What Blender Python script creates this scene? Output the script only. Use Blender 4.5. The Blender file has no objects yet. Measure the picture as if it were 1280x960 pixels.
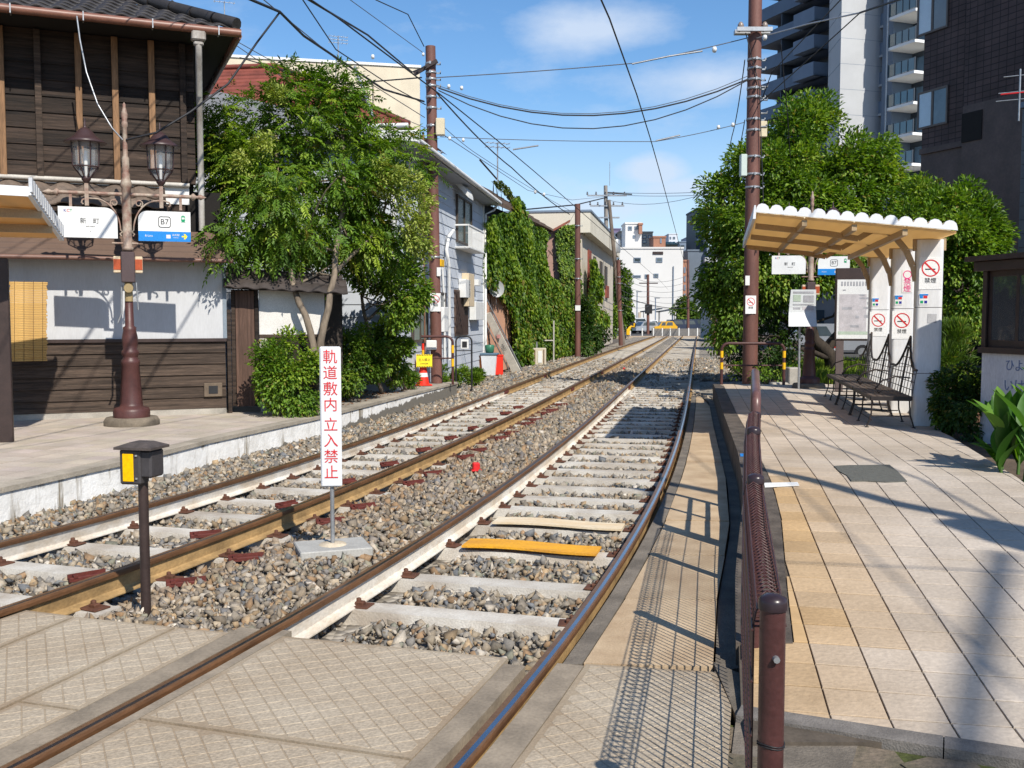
import bpy, math, random
import numpy as np
from mathutils import Vector, Matrix
R = math.radians
random.seed(7)
rng = np.random.default_rng(7)
S = bpy.context.scene
C = S.collection

# ------------------------------------------------------------------ camera, sky, sun, exposure
F, EYE = 1260.0, 1.72                       # focal length in px of a 1280 px wide picture, eye height over the rail heads
PT = math.atan(83 / F)
cd = bpy.data.cameras.new('camera'); cam = bpy.data.objects.new('camera', cd); C.objects.link(cam)
cd.sensor_width = 36; cd.lens = 36 * F / 1280; cd.clip_end = 4000; cd.clip_start = 0.05
cam.location = (0, 0, EYE); cam.rotation_euler = (R(90) - PT, 0, 0)
S.camera = cam
SUN_EL, SUN_DIR = R(44), (0.47, -0.88)      # towards the sun, seen from above
az = math.atan2(SUN_DIR[0], SUN_DIR[1])
W = bpy.data.worlds.new('World'); S.world = W; W.use_nodes = True
nt = W.node_tree; nt.nodes.clear()
def wn(t, **k):
    n = nt.nodes.new(t)
    for a, b in k.items(): setattr(n, a, b)
    return n
wo = wn('ShaderNodeOutputWorld'); bg = wn('ShaderNodeBackground'); bg2 = wn('ShaderNodeBackground'); mx = wn('ShaderNodeMixShader')
sk = wn('ShaderNodeTexSky', sky_type='NISHITA', sun_disc=False, sun_elevation=SUN_EL, sun_rotation=az)
sk.air_density = 1.0; sk.dust_density = 0.3; sk.ozone_density = 4.0
hs = wn('ShaderNodeHueSaturation'); hs.inputs['Saturation'].default_value = 1.16
tcw = wn('ShaderNodeTexCoord'); mp = wn('ShaderNodeMapping'); mp.inputs['Scale'].default_value = (2.6, 2.6, 6.0); mp.inputs['Location'].default_value = (0.35, 0.1, 0.42)
nz = wn('ShaderNodeTexNoise'); nz.inputs['Scale'].default_value = 1.7; nz.inputs['Detail'].default_value = 9; nz.inputs['Roughness'].default_value = 0.55
L = nt.links.new
nz.inputs['Roughness'].default_value = 0.62; nz.inputs['Scale'].default_value = 3.0
def wmath(op, a, b=None, c=None):
    m = wn('ShaderNodeMath', operation=op)
    for i, q in enumerate((a, b, c)):
        if q is None: continue
        if isinstance(q, (int, float)): m.inputs[i].default_value = q
        else: L(q, m.inputs[i])
    return m.outputs[0]
L(tcw.outputs['Generated'], mp.inputs[0]); L(mp.outputs[0], nz.inputs[0])
sx = wn('ShaderNodeSeparateXYZ'); L(tcw.outputs['Generated'], sx.inputs[0]); ux, uy, uz = sx.outputs
azm = wmath('ARCTAN2', ux, uy); el = wmath('ARCSINE', uz)
bank = None      # cloud banks: azimuth, elevation, half width, half height (radians), weight
for a0, e0, wa, we, wt in ((.085, .270, .10, .034, .74), (.185, .226, .13, .030, .74), (.138, .140, .050, .024, 1.15), (.165, .125, .10, .020, .9), (.07, .105, .26, .045, .62), (.0, .07, .4, .04, .5), (-.36, .35, .10, .03, .40), (.22, .10, .10, .06, .5), (-.05, .33, .10, .02, .38), (-1.1, .25, .4, .06, .6), (1.3, .3, .4, .07, .6), (2.6, .3, .5, .08, .6), (-2.2, .35, .5, .08, .6)):
    d = wmath('SQRT', wmath('ADD', wmath('POWER', wmath('DIVIDE', wmath('SUBTRACT', azm, a0), wa), 2), wmath('POWER', wmath('DIVIDE', wmath('SUBTRACT', el, e0), we), 2)))
    q = wmath('MULTIPLY', wmath('MAXIMUM', wmath('SUBTRACT', 1.0, d), 0.0), wt)
    bank = q if bank is None else wmath('MAXIMUM', bank, q)
cl = wmath('ADD', bank, wmath('MULTIPLY', wmath('SUBTRACT', nz.outputs[0], .5), 1.25))
rp = wn('ShaderNodeValToRGB'); rp.color_ramp.elements[0].position = 0.03; rp.color_ramp.elements[1].position = 0.70; rp.color_ramp.elements[1].color = (.82, .82, .82, 1); L(cl, rp.inputs[0])
low = wn('ShaderNodeMapRange'); low.inputs[1].default_value = 0.0; low.inputs[2].default_value = 0.21; low.inputs[3].default_value = 0.72; low.inputs[4].default_value = 0.0; L(el, low.inputs[0])
mxm = wmath('MAXIMUM', rp.outputs[0], low.outputs[0])
L(sk.outputs[0], hs.inputs['Color']); L(hs.outputs[0], bg.inputs[0]); bg.inputs[1].default_value = 0.125
bg2.inputs[0].default_value = (0.72, 0.83, 1.0, 1); bg2.inputs[1].default_value = 0.80
L(mxm, mx.inputs[0]); L(bg.outputs[0], mx.inputs[1]); L(bg2.outputs[0], mx.inputs[2]); L(mx.outputs[0], wo.inputs[0])
sl = bpy.data.lights.new('sun', 'SUN'); so = bpy.data.objects.new('sun', sl); C.objects.link(so)
sl.energy = 5.0; sl.angle = R(0.55); sl.color = (1, 0.94, 0.84)
sv = Vector((SUN_DIR[0] * math.cos(SUN_EL), SUN_DIR[1] * math.cos(SUN_EL), math.sin(SUN_EL)))
so.rotation_euler = sv.to_track_quat('Z', 'Y').to_euler(); so.location = (30, -40, 50)
S.view_settings.view_transform = 'Standard'; S.view_settings.look = 'None'; S.view_settings.exposure = 0.28; S.view_settings.gamma = 1
S.cycles.max_bounces = 6; S.cycles.transparent_max_bounces = 8; S.cycles.caustics_reflective = False; S.cycles.caustics_refractive = False

# ------------------------------------------------------------------ survey: points measured on the photograph put at their real distance
cP, sP = math.cos(PT), math.sin(PT)
def ray(px, py):
    u, v = px - 640, 480 - py
    return np.array([u, F * cP + v * sP, -F * sP + v * cP])
def G(px, py, z=0.0):
    d = ray(px, py); t = (z - EYE) / d[2]
    return np.array([d[0] * t, d[1] * t, z])
def A(px, py, Y):
    d = ray(px, py); t = Y / d[1]
    return np.array([d[0] * t, Y, EYE + d[2] * t])
class FR:
    """upright frame: x along a facade, y into it; off counts towards the viewer"""
    def __init__(s, o, ang):
        s.o = np.array([o[0], o[1], o[2] if len(o) > 2 else 0.0]); s.a = ang
        s.x = np.array([math.cos(ang), math.sin(ang), 0]); s.y = np.array([-math.sin(ang), math.cos(ang), 0])
    def hit(s, px, py, off=0.0):
        d = ray(px, py); c = np.array([0, 0, EYE])
        t = (-off - (c - s.o) @ s.y) / (d @ s.y); p = c + d * t - s.o
        return p @ s.x, p[2]
    def w(s, x, y, z): return s.o + s.x * x + s.y * y + np.array([0, 0, z])

# ------------------------------------------------------------------ materials
MATS = {}
def M(name, col, rough=0.8, var=0.25, scale=6, col2=None, bump=0.0, bscale=60, metal=0.0, rnd=0.0, space='P', stretch=(1, 1, 1), spec=0.4, detail=6, objcol=False, fine=0.12):
    if name in MATS: return MATS[name]
    m = bpy.data.materials.new(name); m.use_nodes = True; MATS[name] = m
    t = m.node_tree; n = t.nodes; l = t.links.new; b = n['Principled BSDF']
    if space == 'P': g = n.new('ShaderNodeNewGeometry'); src = g.outputs['Position']
    else: g = n.new('ShaderNodeTexCoord'); src = g.outputs['Object']
    mpp = n.new('ShaderNodeMapping'); mpp.inputs['Scale'].default_value = stretch; l(src, mpp.inputs[0])
    no = n.new('ShaderNodeTexNoise'); no.inputs['Scale'].default_value = scale; no.inputs['Detail'].default_value = detail; no.inputs['Roughness'].default_value = 0.6
    l(mpp.outputs[0], no.inputs[0])
    cr = n.new('ShaderNodeValToRGB'); cr.color_ramp.elements[0].position = 0.36; cr.color_ramp.elements[1].position = 0.66
    c2 = col2 or tuple(c * (1 - var) for c in col)
    cr.color_ramp.elements[0].color = (*c2, 1); cr.color_ramp.elements[1].color = (*col, 1); l(no.outputs[0], cr.inputs[0])
    out = cr.outputs[0]
    nf = n.new('ShaderNodeTexNoise'); nf.inputs['Scale'].default_value = bscale; nf.inputs['Detail'].default_value = 4; l(mpp.outputs[0], nf.inputs[0])
    if fine:
        mr = n.new('ShaderNodeMapRange'); mr.inputs[1].default_value = 0.3; mr.inputs[2].default_value = 0.7; mr.inputs[3].default_value = 1 - fine; mr.inputs[4].default_value = 1 + fine
        l(nf.outputs[0], mr.inputs[0]); mm = n.new('ShaderNodeMix'); mm.data_type = 'RGBA'; mm.blend_type = 'MULTIPLY'; mm.inputs[0].default_value = 1
        l(out, mm.inputs[6]); l(mr.outputs[0], mm.inputs[7]); out = mm.outputs[2]
    if rnd or objcol:
        oi = n.new('ShaderNodeObjectInfo')
        if rnd:
            mr = n.new('ShaderNodeMapRange'); mr.inputs[3].default_value = 1 - rnd; mr.inputs[4].default_value = 1 + rnd; l(oi.outputs['Random'], mr.inputs[0])
            mm = n.new('ShaderNodeMix'); mm.data_type = 'RGBA'; mm.blend_type = 'MULTIPLY'; mm.inputs[0].default_value = 1
            l(out, mm.inputs[6]); l(mr.outputs[0], mm.inputs[7]); out = mm.outputs[2]
        if objcol:
            mm = n.new('ShaderNodeMix'); mm.data_type = 'RGBA'; mm.blend_type = 'MULTIPLY'; mm.inputs[0].default_value = 1
            l(out, mm.inputs[6]); l(oi.outputs['Color'], mm.inputs[7]); out = mm.outputs[2]
    l(out, b.inputs['Base Color'])
    b.inputs['Roughness'].default_value = rough; b.inputs['Metallic'].default_value = metal; b.inputs['Specular IOR Level'].default_value = spec
    if bump:
        bp = n.new('ShaderNodeBump'); bp.inputs['Strength'].default_value = bump; bp.inputs['Distance'].default_value = 0.02
        l(nf.outputs[0], bp.inputs['Height']); l(bp.outputs[0], b.inputs['Normal'])
    m['out'] = 1
    return m
def attr_mat(name, rough=0.8, trans=0.0, gain=(1, 1, 1), spec=0.3, noise=0.0, nscale=20):
    m = bpy.data.materials.new(name); m.use_nodes = True; MATS[name] = m
    t = m.node_tree; n = t.nodes; l = t.links.new; b = n['Principled BSDF']
    a = n.new('ShaderNodeAttribute'); a.attribute_name = 'tint'
    out = a.outputs['Color']
    if noise:
        g = n.new('ShaderNodeNewGeometry'); no = n.new('ShaderNodeTexNoise'); no.inputs['Scale'].default_value = nscale; no.inputs['Detail'].default_value = 5; l(g.outputs['Position'], no.inputs[0])
        mr = n.new('ShaderNodeMapRange'); mr.inputs[1].default_value = 0.3; mr.inputs[2].default_value = 0.7; mr.inputs[3].default_value = 1 - noise; mr.inputs[4].default_value = 1 + noise; l(no.outputs[0], mr.inputs[0])
        mm = n.new('ShaderNodeMix'); mm.data_type = 'RGBA'; mm.blend_type = 'MULTIPLY'; mm.inputs[0].default_value = 1
        l(out, mm.inputs[6]); l(mr.outputs[0], mm.inputs[7]); out = mm.outputs[2]
    l(out, b.inputs['Base Color']); b.inputs['Roughness'].default_value = rough; b.inputs['Specular IOR Level'].default_value = spec
    if trans:
        tr = n.new('ShaderNodeBsdfTranslucent'); mm = n.new('ShaderNodeMix'); mm.data_type = 'RGBA'; mm.blend_type = 'MULTIPLY'; mm.inputs[0].default_value = 1
        mm.inputs[7].default_value = (1.5, 1.6, 0.5, 1); l(out, mm.inputs[6]); l(mm.outputs[2], tr.inputs[0])
        ms = n.new('ShaderNodeMixShader'); ms.inputs[0].default_value = trans; l(b.outputs[0], ms.inputs[1]); l(tr.outputs[0], ms.inputs[2])
        l(ms.outputs[0], n['Material Output'].inputs[0])
    return m
def glass_mat(name, col=(0.05, 0.07, 0.08), rough=0.06):
    m = bpy.data.materials.new(name); m.use_nodes = True; MATS[name] = m; b = m.node_tree.nodes['Principled BSDF']
    b.inputs['Base Color'].default_value = (*col, 1); b.inputs['Roughness'].default_value = rough; b.inputs['Specular IOR Level'].default_value = 0.9; b.inputs['IOR'].default_value = 1.7
    return m
def clear_mat(name, f=0.35):
    m = bpy.data.materials.new(name); m.use_nodes = True; MATS[name] = m; t = m.node_tree; n = t.nodes; b = n['Principled BSDF']
    b.inputs['Base Color'].default_value = (0.7, 0.75, 0.78, 1); b.inputs['Roughness'].default_value = 0.05
    tr = n.new('ShaderNodeBsdfTransparent'); ms = n.new('ShaderNodeMixShader'); ms.inputs[0].default_value = f
    t.links.new(tr.outputs[0], ms.inputs[1]); t.links.new(b.outputs[0], ms.inputs[2]); t.links.new(ms.outputs[0], n['Material Output'].inputs[0])
    return m

# ------------------------------------------------------------------ mesh builder
class MB:
    def __init__(s): s.v = []; s.f = []; s.m = []; s.s = []
    def add(s, v, f, mi=0, sm=False):
        k = len(s.v); s.v += [tuple(map(float, p)) for p in v]
        for q in f: s.f.append([k + i for i in q]); s.m.append(mi); s.s.append(sm)
        return s
    def box(s, c, d, rz=0.0, ch=0.0, mi=0, mat=None):
        x, y, z = (a / 2 for a in d); ch = min(ch, x * .8, y * .8, z * .8)
        if ch <= 0:
            v = [(i * x, j * y, k * z) for k in (-1, 1) for j in (-1, 1) for i in (-1, 1)]
            f = [(0, 2, 3, 1), (4, 5, 7, 6), (0, 1, 5, 4), (2, 6, 7, 3), (0, 4, 6, 2), (1, 3, 7, 5)]
        else:
            v = []; f = []; idx = {}
            for k in (-1, 1):
                for j in (-1, 1):
                    for i in (-1, 1):
                        for ax in range(3):
                            p = [i * (x - ch), j * (y - ch), k * (z - ch)]; p[ax] = (i * x, j * y, k * z)[ax]
                            idx[i, j, k, ax] = len(v); v.append(tuple(p))
            for ax in range(3):
                o = [a for a in range(3) if a != ax]
                for sg in (-1, 1):
                    q = []
                    for a, b in ((-1, -1), (1, -1), (1, 1), (-1, 1)):
                        e = [0, 0, 0]; e[ax] = sg; e[o[0]] = a; e[o[1]] = b; q.append(idx[e[0], e[1], e[2], ax])
                    if (sg > 0) == (ax == 1): q.reverse()
                    f.append(q)
            for ax in range(3):
                o = [a for a in range(3) if a != ax]
                for a in (-1, 1):
                    for b in (-1, 1):
                        e0 = [0, 0, 0]; e0[o[0]] = a; e0[o[1]] = b; e1 = list(e0); e0[ax] = -1; e1[ax] = 1
                        q = [idx[(*e0, o[0])], idx[(*e1, o[0])], idx[(*e1, o[1])], idx[(*e0, o[1])]]
                        f.append(q)
            for i in (-1, 1):
                for j in (-1, 1):
                    for k in (-1, 1): f.append([idx[i, j, k, 0], idx[i, j, k, 1], idx[i, j, k, 2]])
        cc, ss = math.cos(rz), math.sin(rz)
        if mat is not None: v = [tuple(mat @ Vector(p)) for p in v]
        v = [(c[0] + p[0] * cc - p[1] * ss, c[1] + p[0] * ss + p[1] * cc, c[2] + p[2]) for p in v]
        return s.add(v, f, mi)
    def b2(s, x0, x1, y0, y1, z0, z1, ch=0.0, mi=0):
        return s.box(((x0 + x1) / 2, (y0 + y1) / 2, (z0 + z1) / 2), (abs(x1 - x0), abs(y1 - y0), abs(z1 - z0)), 0, ch, mi)
    def tube(s, pts, r, n=8, mi=0, sm=True, caps=True):
        P = [np.array(p, float) for p in pts]; k = len(P); rr = r if hasattr(r, '__len__') else [r] * k
        v = []; up = None
        for i in range(k):
            t = P[min(i + 1, k - 1)] - P[max(i - 1, 0)]; t = t / (np.linalg.norm(t) + 1e-9)
            if up is None: up = np.array([0, 0, 1.]) if abs(t[2]) < .9 else np.array([1., 0, 0])
            a = np.cross(t, up); a /= np.linalg.norm(a) + 1e-9; b = np.cross(a, t); up = b
            for j in range(n):
                w = 2 * math.pi * j / n; v.append(P[i] + rr[i] * (math.cos(w) * a + math.sin(w) * b))
        f = [(i * n + j, i * n + (j + 1) % n, (i + 1) * n + (j + 1) % n, (i + 1) * n + j) for i in range(k - 1) for j in range(n)]
        s.add(v, f, mi, sm)
        if caps: s.add(v[:n], [tuple(range(n))[::-1]], mi); s.add(v[-n:], [tuple(range(n))], mi)
        return s
    def bar(s, a, b, w, h, mi=0):
        """square bar from a to b, w across, h along the upright-ish side"""
        a, b = np.array(a, float), np.array(b, float); t = b - a; t /= np.linalg.norm(t) + 1e-9
        up = np.array([0, 0, 1.]) if abs(t[2]) < .95 else np.array([0, 1., 0])
        x = np.cross(t, up); x /= np.linalg.norm(x); y = np.cross(x, t)
        v = [p + x * i * w / 2 + y * j * h / 2 for p in (a, b) for i, j in ((-1, -1), (1, -1), (1, 1), (-1, 1))]
        return s.add(v, [(3, 2, 1, 0), (4, 5, 6, 7), (0, 1, 5, 4), (1, 2, 6, 5), (2, 3, 7, 6), (3, 0, 4, 7)], mi)
    def lathe(s, prof, n=16, o=(0, 0, 0), mi=0, sm=True, flute=None):
        v = []
        for r, z in prof:
            for j in range(n):
                w = 2 * math.pi * j / n; q = r
                if flute and flute[0] <= z <= flute[1] and j % 2: q = r * .9
                v.append((o[0] + q * math.cos(w), o[1] + q * math.sin(w), o[2] + z))
        k = len(prof)
        f = [(i * n + j, i * n + (j + 1) % n, (i + 1) * n + (j + 1) % n, (i + 1) * n + j) for i in range(k - 1) for j in range(n)]
        s.add(v, f, mi, sm); s.add(v[:n], [tuple(range(n))[::-1]], mi); s.add(v[-n:], [tuple(range(n))], mi)
        return s
    def prism(s, poly, t0, t1, plane='xz', mi=0):
        """polygon (a,b) extruded from t0 to t1 along the third axis"""
        n = len(poly)
        def mk(p, t):
            return {'xz': (p[0], t, p[1]), 'xy': (p[0], p[1], t), 'yz': (t, p[0], p[1])}[plane]
        v = [mk(p, t0) for p in poly] + [mk(p, t1) for p in poly]
        f = [tuple(range(n)), tuple(range(2 * n - 1, n - 1, -1))] + [(i, n + i, n + (i + 1) % n, (i + 1) % n) for i in range(n)]
        return s.add(v, f, mi)
    def quad(s, a, b, c, d, mi=0): return s.add([a, b, c, d], [(0, 1, 2, 3)], mi)
    def mesh(s, name, mats):
        me = bpy.data.meshes.new(name); me.from_pydata(s.v, [], s.f)
        for m in (mats if isinstance(mats, (list, tuple)) else [mats]): me.materials.append(m)
        me.polygons.foreach_set('material_index', s.m); me.polygons.foreach_set('use_smooth', s.s)
        import bmesh
        bm = bmesh.new(); bm.from_mesh(me); bmesh.ops.recalc_face_normals(bm, faces=bm.faces); bm.to_mesh(me); bm.free()
        me.update(); return me
    def build(s, name, mats, parent=None): return obj(name, s.mesh(name, mats), parent)
def obj(name, me, parent=None, loc=(0, 0, 0), rz=0.0):
    o = bpy.data.objects.new(name, me); C.objects.link(o); o.location = loc; o.rotation_euler = (0, 0, rz)
    if parent: o.parent = parent
    return o
def T(o, label=None, cat=None, group=None, kind=None):
    if label: o['label'] = label
    if cat: o['category'] = cat
    if group: o['group'] = group
    if kind: o['kind'] = kind
    return o
def E(name, loc, rz, label, cat, group=None):
    o = bpy.data.objects.new(name, None); C.objects.link(o); o.location = tuple(map(float, loc)); o.rotation_euler = (0, 0, rz); o.empty_display_size = .2
    return T(o, label, cat, group)
def ST(o): o['kind'] = 'structure'; return o
def copy_tree(o, parent=None):
    c = o.copy(); C.objects.link(c)
    if parent: c.parent = parent
    for ch in list(o.children): copy_tree(ch, c)
    return c
def np_mesh(name, v, f, mats, tint=None, parent=None, smooth=False):
    """v (n,3), f (m,k); tint (n,3) point colours"""
    me = bpy.data.meshes.new(name); v = np.asarray(v, np.float32); f = np.asarray(f, np.int32); k = f.shape[1]
    me.vertices.add(len(v)); me.vertices.foreach_set('co', v.ravel())
    me.loops.add(f.size); me.loops.foreach_set('vertex_index', f.ravel())
    me.polygons.add(len(f)); me.polygons.foreach_set('loop_start', np.arange(0, f.size, k, dtype=np.int32)); me.polygons.foreach_set('loop_total', np.full(len(f), k, np.int32))
    if smooth: me.polygons.foreach_set('use_smooth', np.ones(len(f), bool))
    if tint is not None:
        a = me.attributes.new('tint', 'FLOAT_COLOR', 'POINT'); t = np.ones((len(v), 4), np.float32); t[:, :3] = tint; a.data.foreach_set('color', t.ravel())
    me.update(calc_edges=True)
    for m in (mats if isinstance(mats, (list, tuple)) else [mats]): me.materials.append(m)
    return obj(name, me, parent)
TXT = {}
def text_me(body, size, mat, sp=1.0, ext=0.0012):
    key = (body, size, mat.name, sp)
    if key not in TXT:
        fc = bpy.data.curves.new('lettering', 'FONT'); fc.body = body; fc.size = size; fc.align_x = 'CENTER'; fc.align_y = 'CENTER'; fc.space_line = sp; fc.extrude = ext; fc.resolution_u = 3
        o = bpy.data.objects.new('lettering', fc); C.objects.link(o)
        me = bpy.data.meshes.new_from_object(o); bpy.data.objects.remove(o); me.materials.clear(); me.materials.append(mat); TXT[key] = me
    return TXT[key]
def letter(body, size, mat, parent, loc, rz=0.0, sp=1.0, sx=1.0, name='lettering'):
    o = obj(name, text_me(body, size, mat, sp), parent, loc); o.rotation_euler = (R(90), 0, rz); o.scale = (sx, 1, 1); return o

# ------------------------------------------------------------------ shared materials
m_white = M('white_paint', (0.72, 0.72, 0.70), 0.5, 0.12, 3, fine=.05)
m_black = M('black_paint', (0.02, 0.02, 0.022), 0.5)
m_brown = M('brown_paint', (0.088, 0.034, 0.030), 0.45, 0.35, 5, bump=.1)
m_dbrown = M('dark_brown_paint', (0.045, 0.028, 0.024), 0.5, 0.3, 6)
m_pole = M('brown_pole_paint', (0.17, 0.075, 0.058), 0.6, 0.35, 3, bump=.15, stretch=(1, 1, .3))
m_galv = M('galvanised_steel', (0.42, 0.43, 0.44), 0.4, 0.25, 8, metal=.6)
m_red = M('red_print', (0.60, 0.02, 0.025), 0.5, 0.1)
m_pink = M('pink_print', (0.75, 0.03, 0.22), 0.5, 0.1)
m_blue = M('blue_print', (0.005, 0.20, 0.58), 0.5, 0.05)
m_dblue = M('dark_blue_print', (0.01, 0.02, 0.25), 0.5, 0.05)
m_green = M('green_print', (0.0, 0.30, 0.12), 0.5, 0.05)
m_yellow = M('yellow_paint', (0.80, 0.45, 0.01), 0.5, 0.15, 10)
m_yprint = M('yellow_print', (0.85, 0.65, 0.02), 0.5, 0.05)
m_rust = M('rusty_steel', (0.20, 0.078, 0.03), 0.75, 0.5, 14, bump=.3)
m_redrust = M('red_oxide_steel', (0.13, 0.026, 0.018), 0.7, 0.4, 14, bump=.2)
m_conc = M('concrete', (0.42, 0.39, 0.34), 0.9, 0.3, 3, bump=.25, bscale=90)
m_cable = M('black_cable', (0.025, 0.025, 0.028), 0.6)
m_wire = M('grey_wire', (0.10, 0.10, 0.11), 0.5)
m_cream = M('cream_plaster', (0.66, 0.58, 0.44), 0.9, 0.12, 1.2)
m_ins = M('white_porcelain', (0.7, 0.7, 0.68), 0.25, 0.05)
m_glass = glass_mat('window_glass'); m_glass_b = glass_mat('blue_glass', (0.10, 0.16, 0.22), .1)
m_clear = clear_mat('lantern_glass', .16)
m_wood = M('dark_weathered_wood', (0.050, 0.033, 0.024), 0.85, 0.75, 1.0, space='O', stretch=(1.2, 20, 26), bump=.5, bscale=6, rnd=.5, detail=9, fine=.3)
m_woodg = M('grey_weathered_wood', (0.098, 0.068, 0.050), 0.9, 0.66, 1.0, space='O', stretch=(1.4, 20, 30), bump=.5, bscale=6, rnd=.25, detail=9, fine=.3)
m_woodn = M('bare_new_wood', (0.27, 0.15, 0.075), 0.8, 0.35, 1.0, space='O', stretch=(30, 30, 2), bump=.3, bscale=4, rnd=.2, fine=.2)
m_kawara = M('grey_roof_tile', (0.038, 0.034, 0.033), 0.5, 0.35, 6, bump=.1, rnd=.3)
m_kawarab = M('brown_grey_roof_tile', (0.17, 0.125, 0.095), 0.7, 0.4, 8, bump=.2, rnd=.3)
m_leaf = attr_mat('leaf', 0.5, 0.32, spec=.35)
m_leafm = attr_mat('matt_leaf', 0.6, 0.25, spec=.3)
m_bark = M('bark', (0.24, 0.19, 0.14), 0.95, 0.5, 8, bump=.8, bscale=20, stretch=(1, 1, .35))
m_barkd = M('dark_bark', (0.055, 0.042, 0.032), 0.95, 0.5, 8, bump=.8, bscale=20, stretch=(1, 1, .35))
# ------------------------------------------------------------------ rails as measured: X over Y
RC = {1: (-5.6296, 0.2, -5.8794, 2.1079), 2: (-3.2877, 0.1885, -2.8789, 0.0652), 3: (-2.0237, 0.1902, -1.9964, 0.3888), 4: (-0.3063, 0.1865, -1.6994, 0.2259)}
def _X(c, Y): return c[0] + c[1] * Y + c[2] * np.exp(-Y / 5) + c[3] * np.exp(-Y / 20)
def _S(c, Y): return c[1] - c[2] / 5 * np.exp(-Y / 5) - c[3] / 20 * np.exp(-Y / 20)
def RX(i, Y):
    c = RC[i]; Y = np.asarray(Y, float); y = np.maximum(Y, 3.2)
    return np.where(Y >= 3.2, _X(c, y), _X(c, 3.2) + (Y - 3.2) * _S(c, 3.2))
def RS(i, Y): return _S(RC[i], np.maximum(np.asarray(Y, float), 3.2))
def CX(t, Y): return (RX(2 * t - 1, Y) + RX(2 * t, Y)) / 2 if False else RX(2 * t, Y) - 0.75 * np.sqrt(1 + RS(2 * t, Y) ** 2)
TRACK_END = 96.0

# ------------------------------------------------------------------ ground sheet
m_earth = M('bare_earth', (0.16, 0.13, 0.10), 0.95, 0.4, 0.6, bump=.4, bscale=14)
m_asph = M('asphalt', (0.075, 0.073, 0.070), 0.9, 0.3, 2, bump=.3, bscale=120)
ST(MB().b2(-900, 900, -200, 1800, -.60, -.30).build('ground', m_earth))
ST(MB().b2(-90, 90, 97.5, 128, -.32, -.06).build('cross_road', m_asph))

# ------------------------------------------------------------------ ballast: a sheet for the far part, stones for the near part
def gravel_mat():
    m = bpy.data.materials.new('ballast_sheet'); m.use_nodes = True; t = m.node_tree; n = t.nodes; l = t.links.new; b = n['Principled BSDF']
    g = n.new('ShaderNodeNewGeometry'); v = n.new('ShaderNodeTexVoronoi'); v.inputs['Scale'].default_value = 17; l(g.outputs['Position'], v.inputs['Vector'])
    cr = n.new('ShaderNodeValToRGB'); e = cr.color_ramp.elements
    e[0].color = (0.08, 0.068, 0.055, 1); e[1].color = (0.40, 0.36, 0.30, 1); x = cr.color_ramp.elements.new(.45); x.color = (0.22, 0.19, 0.15, 1)
    sp = n.new('ShaderNodeSeparateColor'); l(v.outputs['Color'], sp.inputs[0]); l(sp.outputs[0], cr.inputs[0])
    l(cr.outputs[0], b.inputs['Base Color']); b.inputs['Roughness'].default_value = .9
    bp = n.new('ShaderNodeBump'); bp.invert = True; bp.inputs['Strength'].default_value = .9; bp.inputs['Distance'].default_value = .04; l(v.outputs['Distance'], bp.inputs['Height']); l(bp.outputs[0], b.inputs['Normal'])
    return m
m_gravel = gravel_mat()
def XL(Y):     # left edge of the ballast: the platform wall, then the foot of the houses
    Y = np.asarray(Y, float)
    return np.interp(Y, [-8, 8.93, 12.47, 15.41, 16.34, 23.8, 24.0, 33, 45, 60, 96], [-9.2, -4.58, -3.78, -3.0, -2.78, -1.31, -2.2, -0.4, 2.0, 5.2, 11.6])
def XR(Y):
    Y = np.asarray(Y, float)
    return np.where(Y < 19.3, RX(4, Y) + .11, RX(4, Y) + np.interp(Y, [19.3, 21.8, 22, 50, 96], [0.9, .95, 2.0, 2.3, 2.0]))
# front line of the level crossing
CRX = [(-200, 752), (30, 762), (95, 770), (290, 790), (355, 794), (645, 822), (695, 827), (905, 840)]
CR = np.array([G(px, py, -.01)[:2] for px, py in CRX])
def YC(X): return np.interp(X, CR[:, 0], CR[:, 1])
def bz(X, Y):
    """ballast height"""
    d1, d2, d3, d4 = (X - RX(i, Y) for i in (1, 2, 3, 4))
    z = np.full_like(X, -.155)
    z = np.where((d1 > -.1) & (d2 < .1), -.214, z); z = np.where((d3 > -.1) & (d4 < .1), -.214, z)
    mid = (d2 > .1) & (d3 < -.1); w = np.clip((np.minimum(d2, -d3) - .22) / .45, 0, 1); z = np.where(mid, -.200 + .085 * w, z)
    z = np.where(d1 < -.1, -.185 + .06 * np.clip(-d1 / .6, 0, 1), z)
    return z + .012 * np.sin(X * 5.1 + Y * 3.3) * np.sin(Y * 4.7 - X * 2.1)
ys = np.concatenate([np.linspace(3.5, 30, 107), np.linspace(30.8, 99, 60)]); us = np.linspace(0, 1, 60)
YY, UU = np.meshgrid(ys, us, indexing='ij'); XX = XL(YY) * (1 - UU) + np.where(YY < 22, np.maximum(XR(YY), RX(4, YY) + .15), XR(YY)) * UU
ZZ = bz(XX, YY) - np.where(YY < 44, .030, .012)
ZZ = np.where(YY < YC(XX) + .1, -.29, ZZ)
n1, n2 = YY.shape; ii = np.arange(n1 * n2).reshape(n1, n2)
ff = np.stack([ii[:-1, :-1], ii[:-1, 1:], ii[1:, 1:], ii[1:, :-1]], -1).reshape(-1, 4)
ST(np_mesh('ballast_bed', np.stack([XX, YY, ZZ], -1).reshape(-1, 3), ff, m_gravel, smooth=True))

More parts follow.
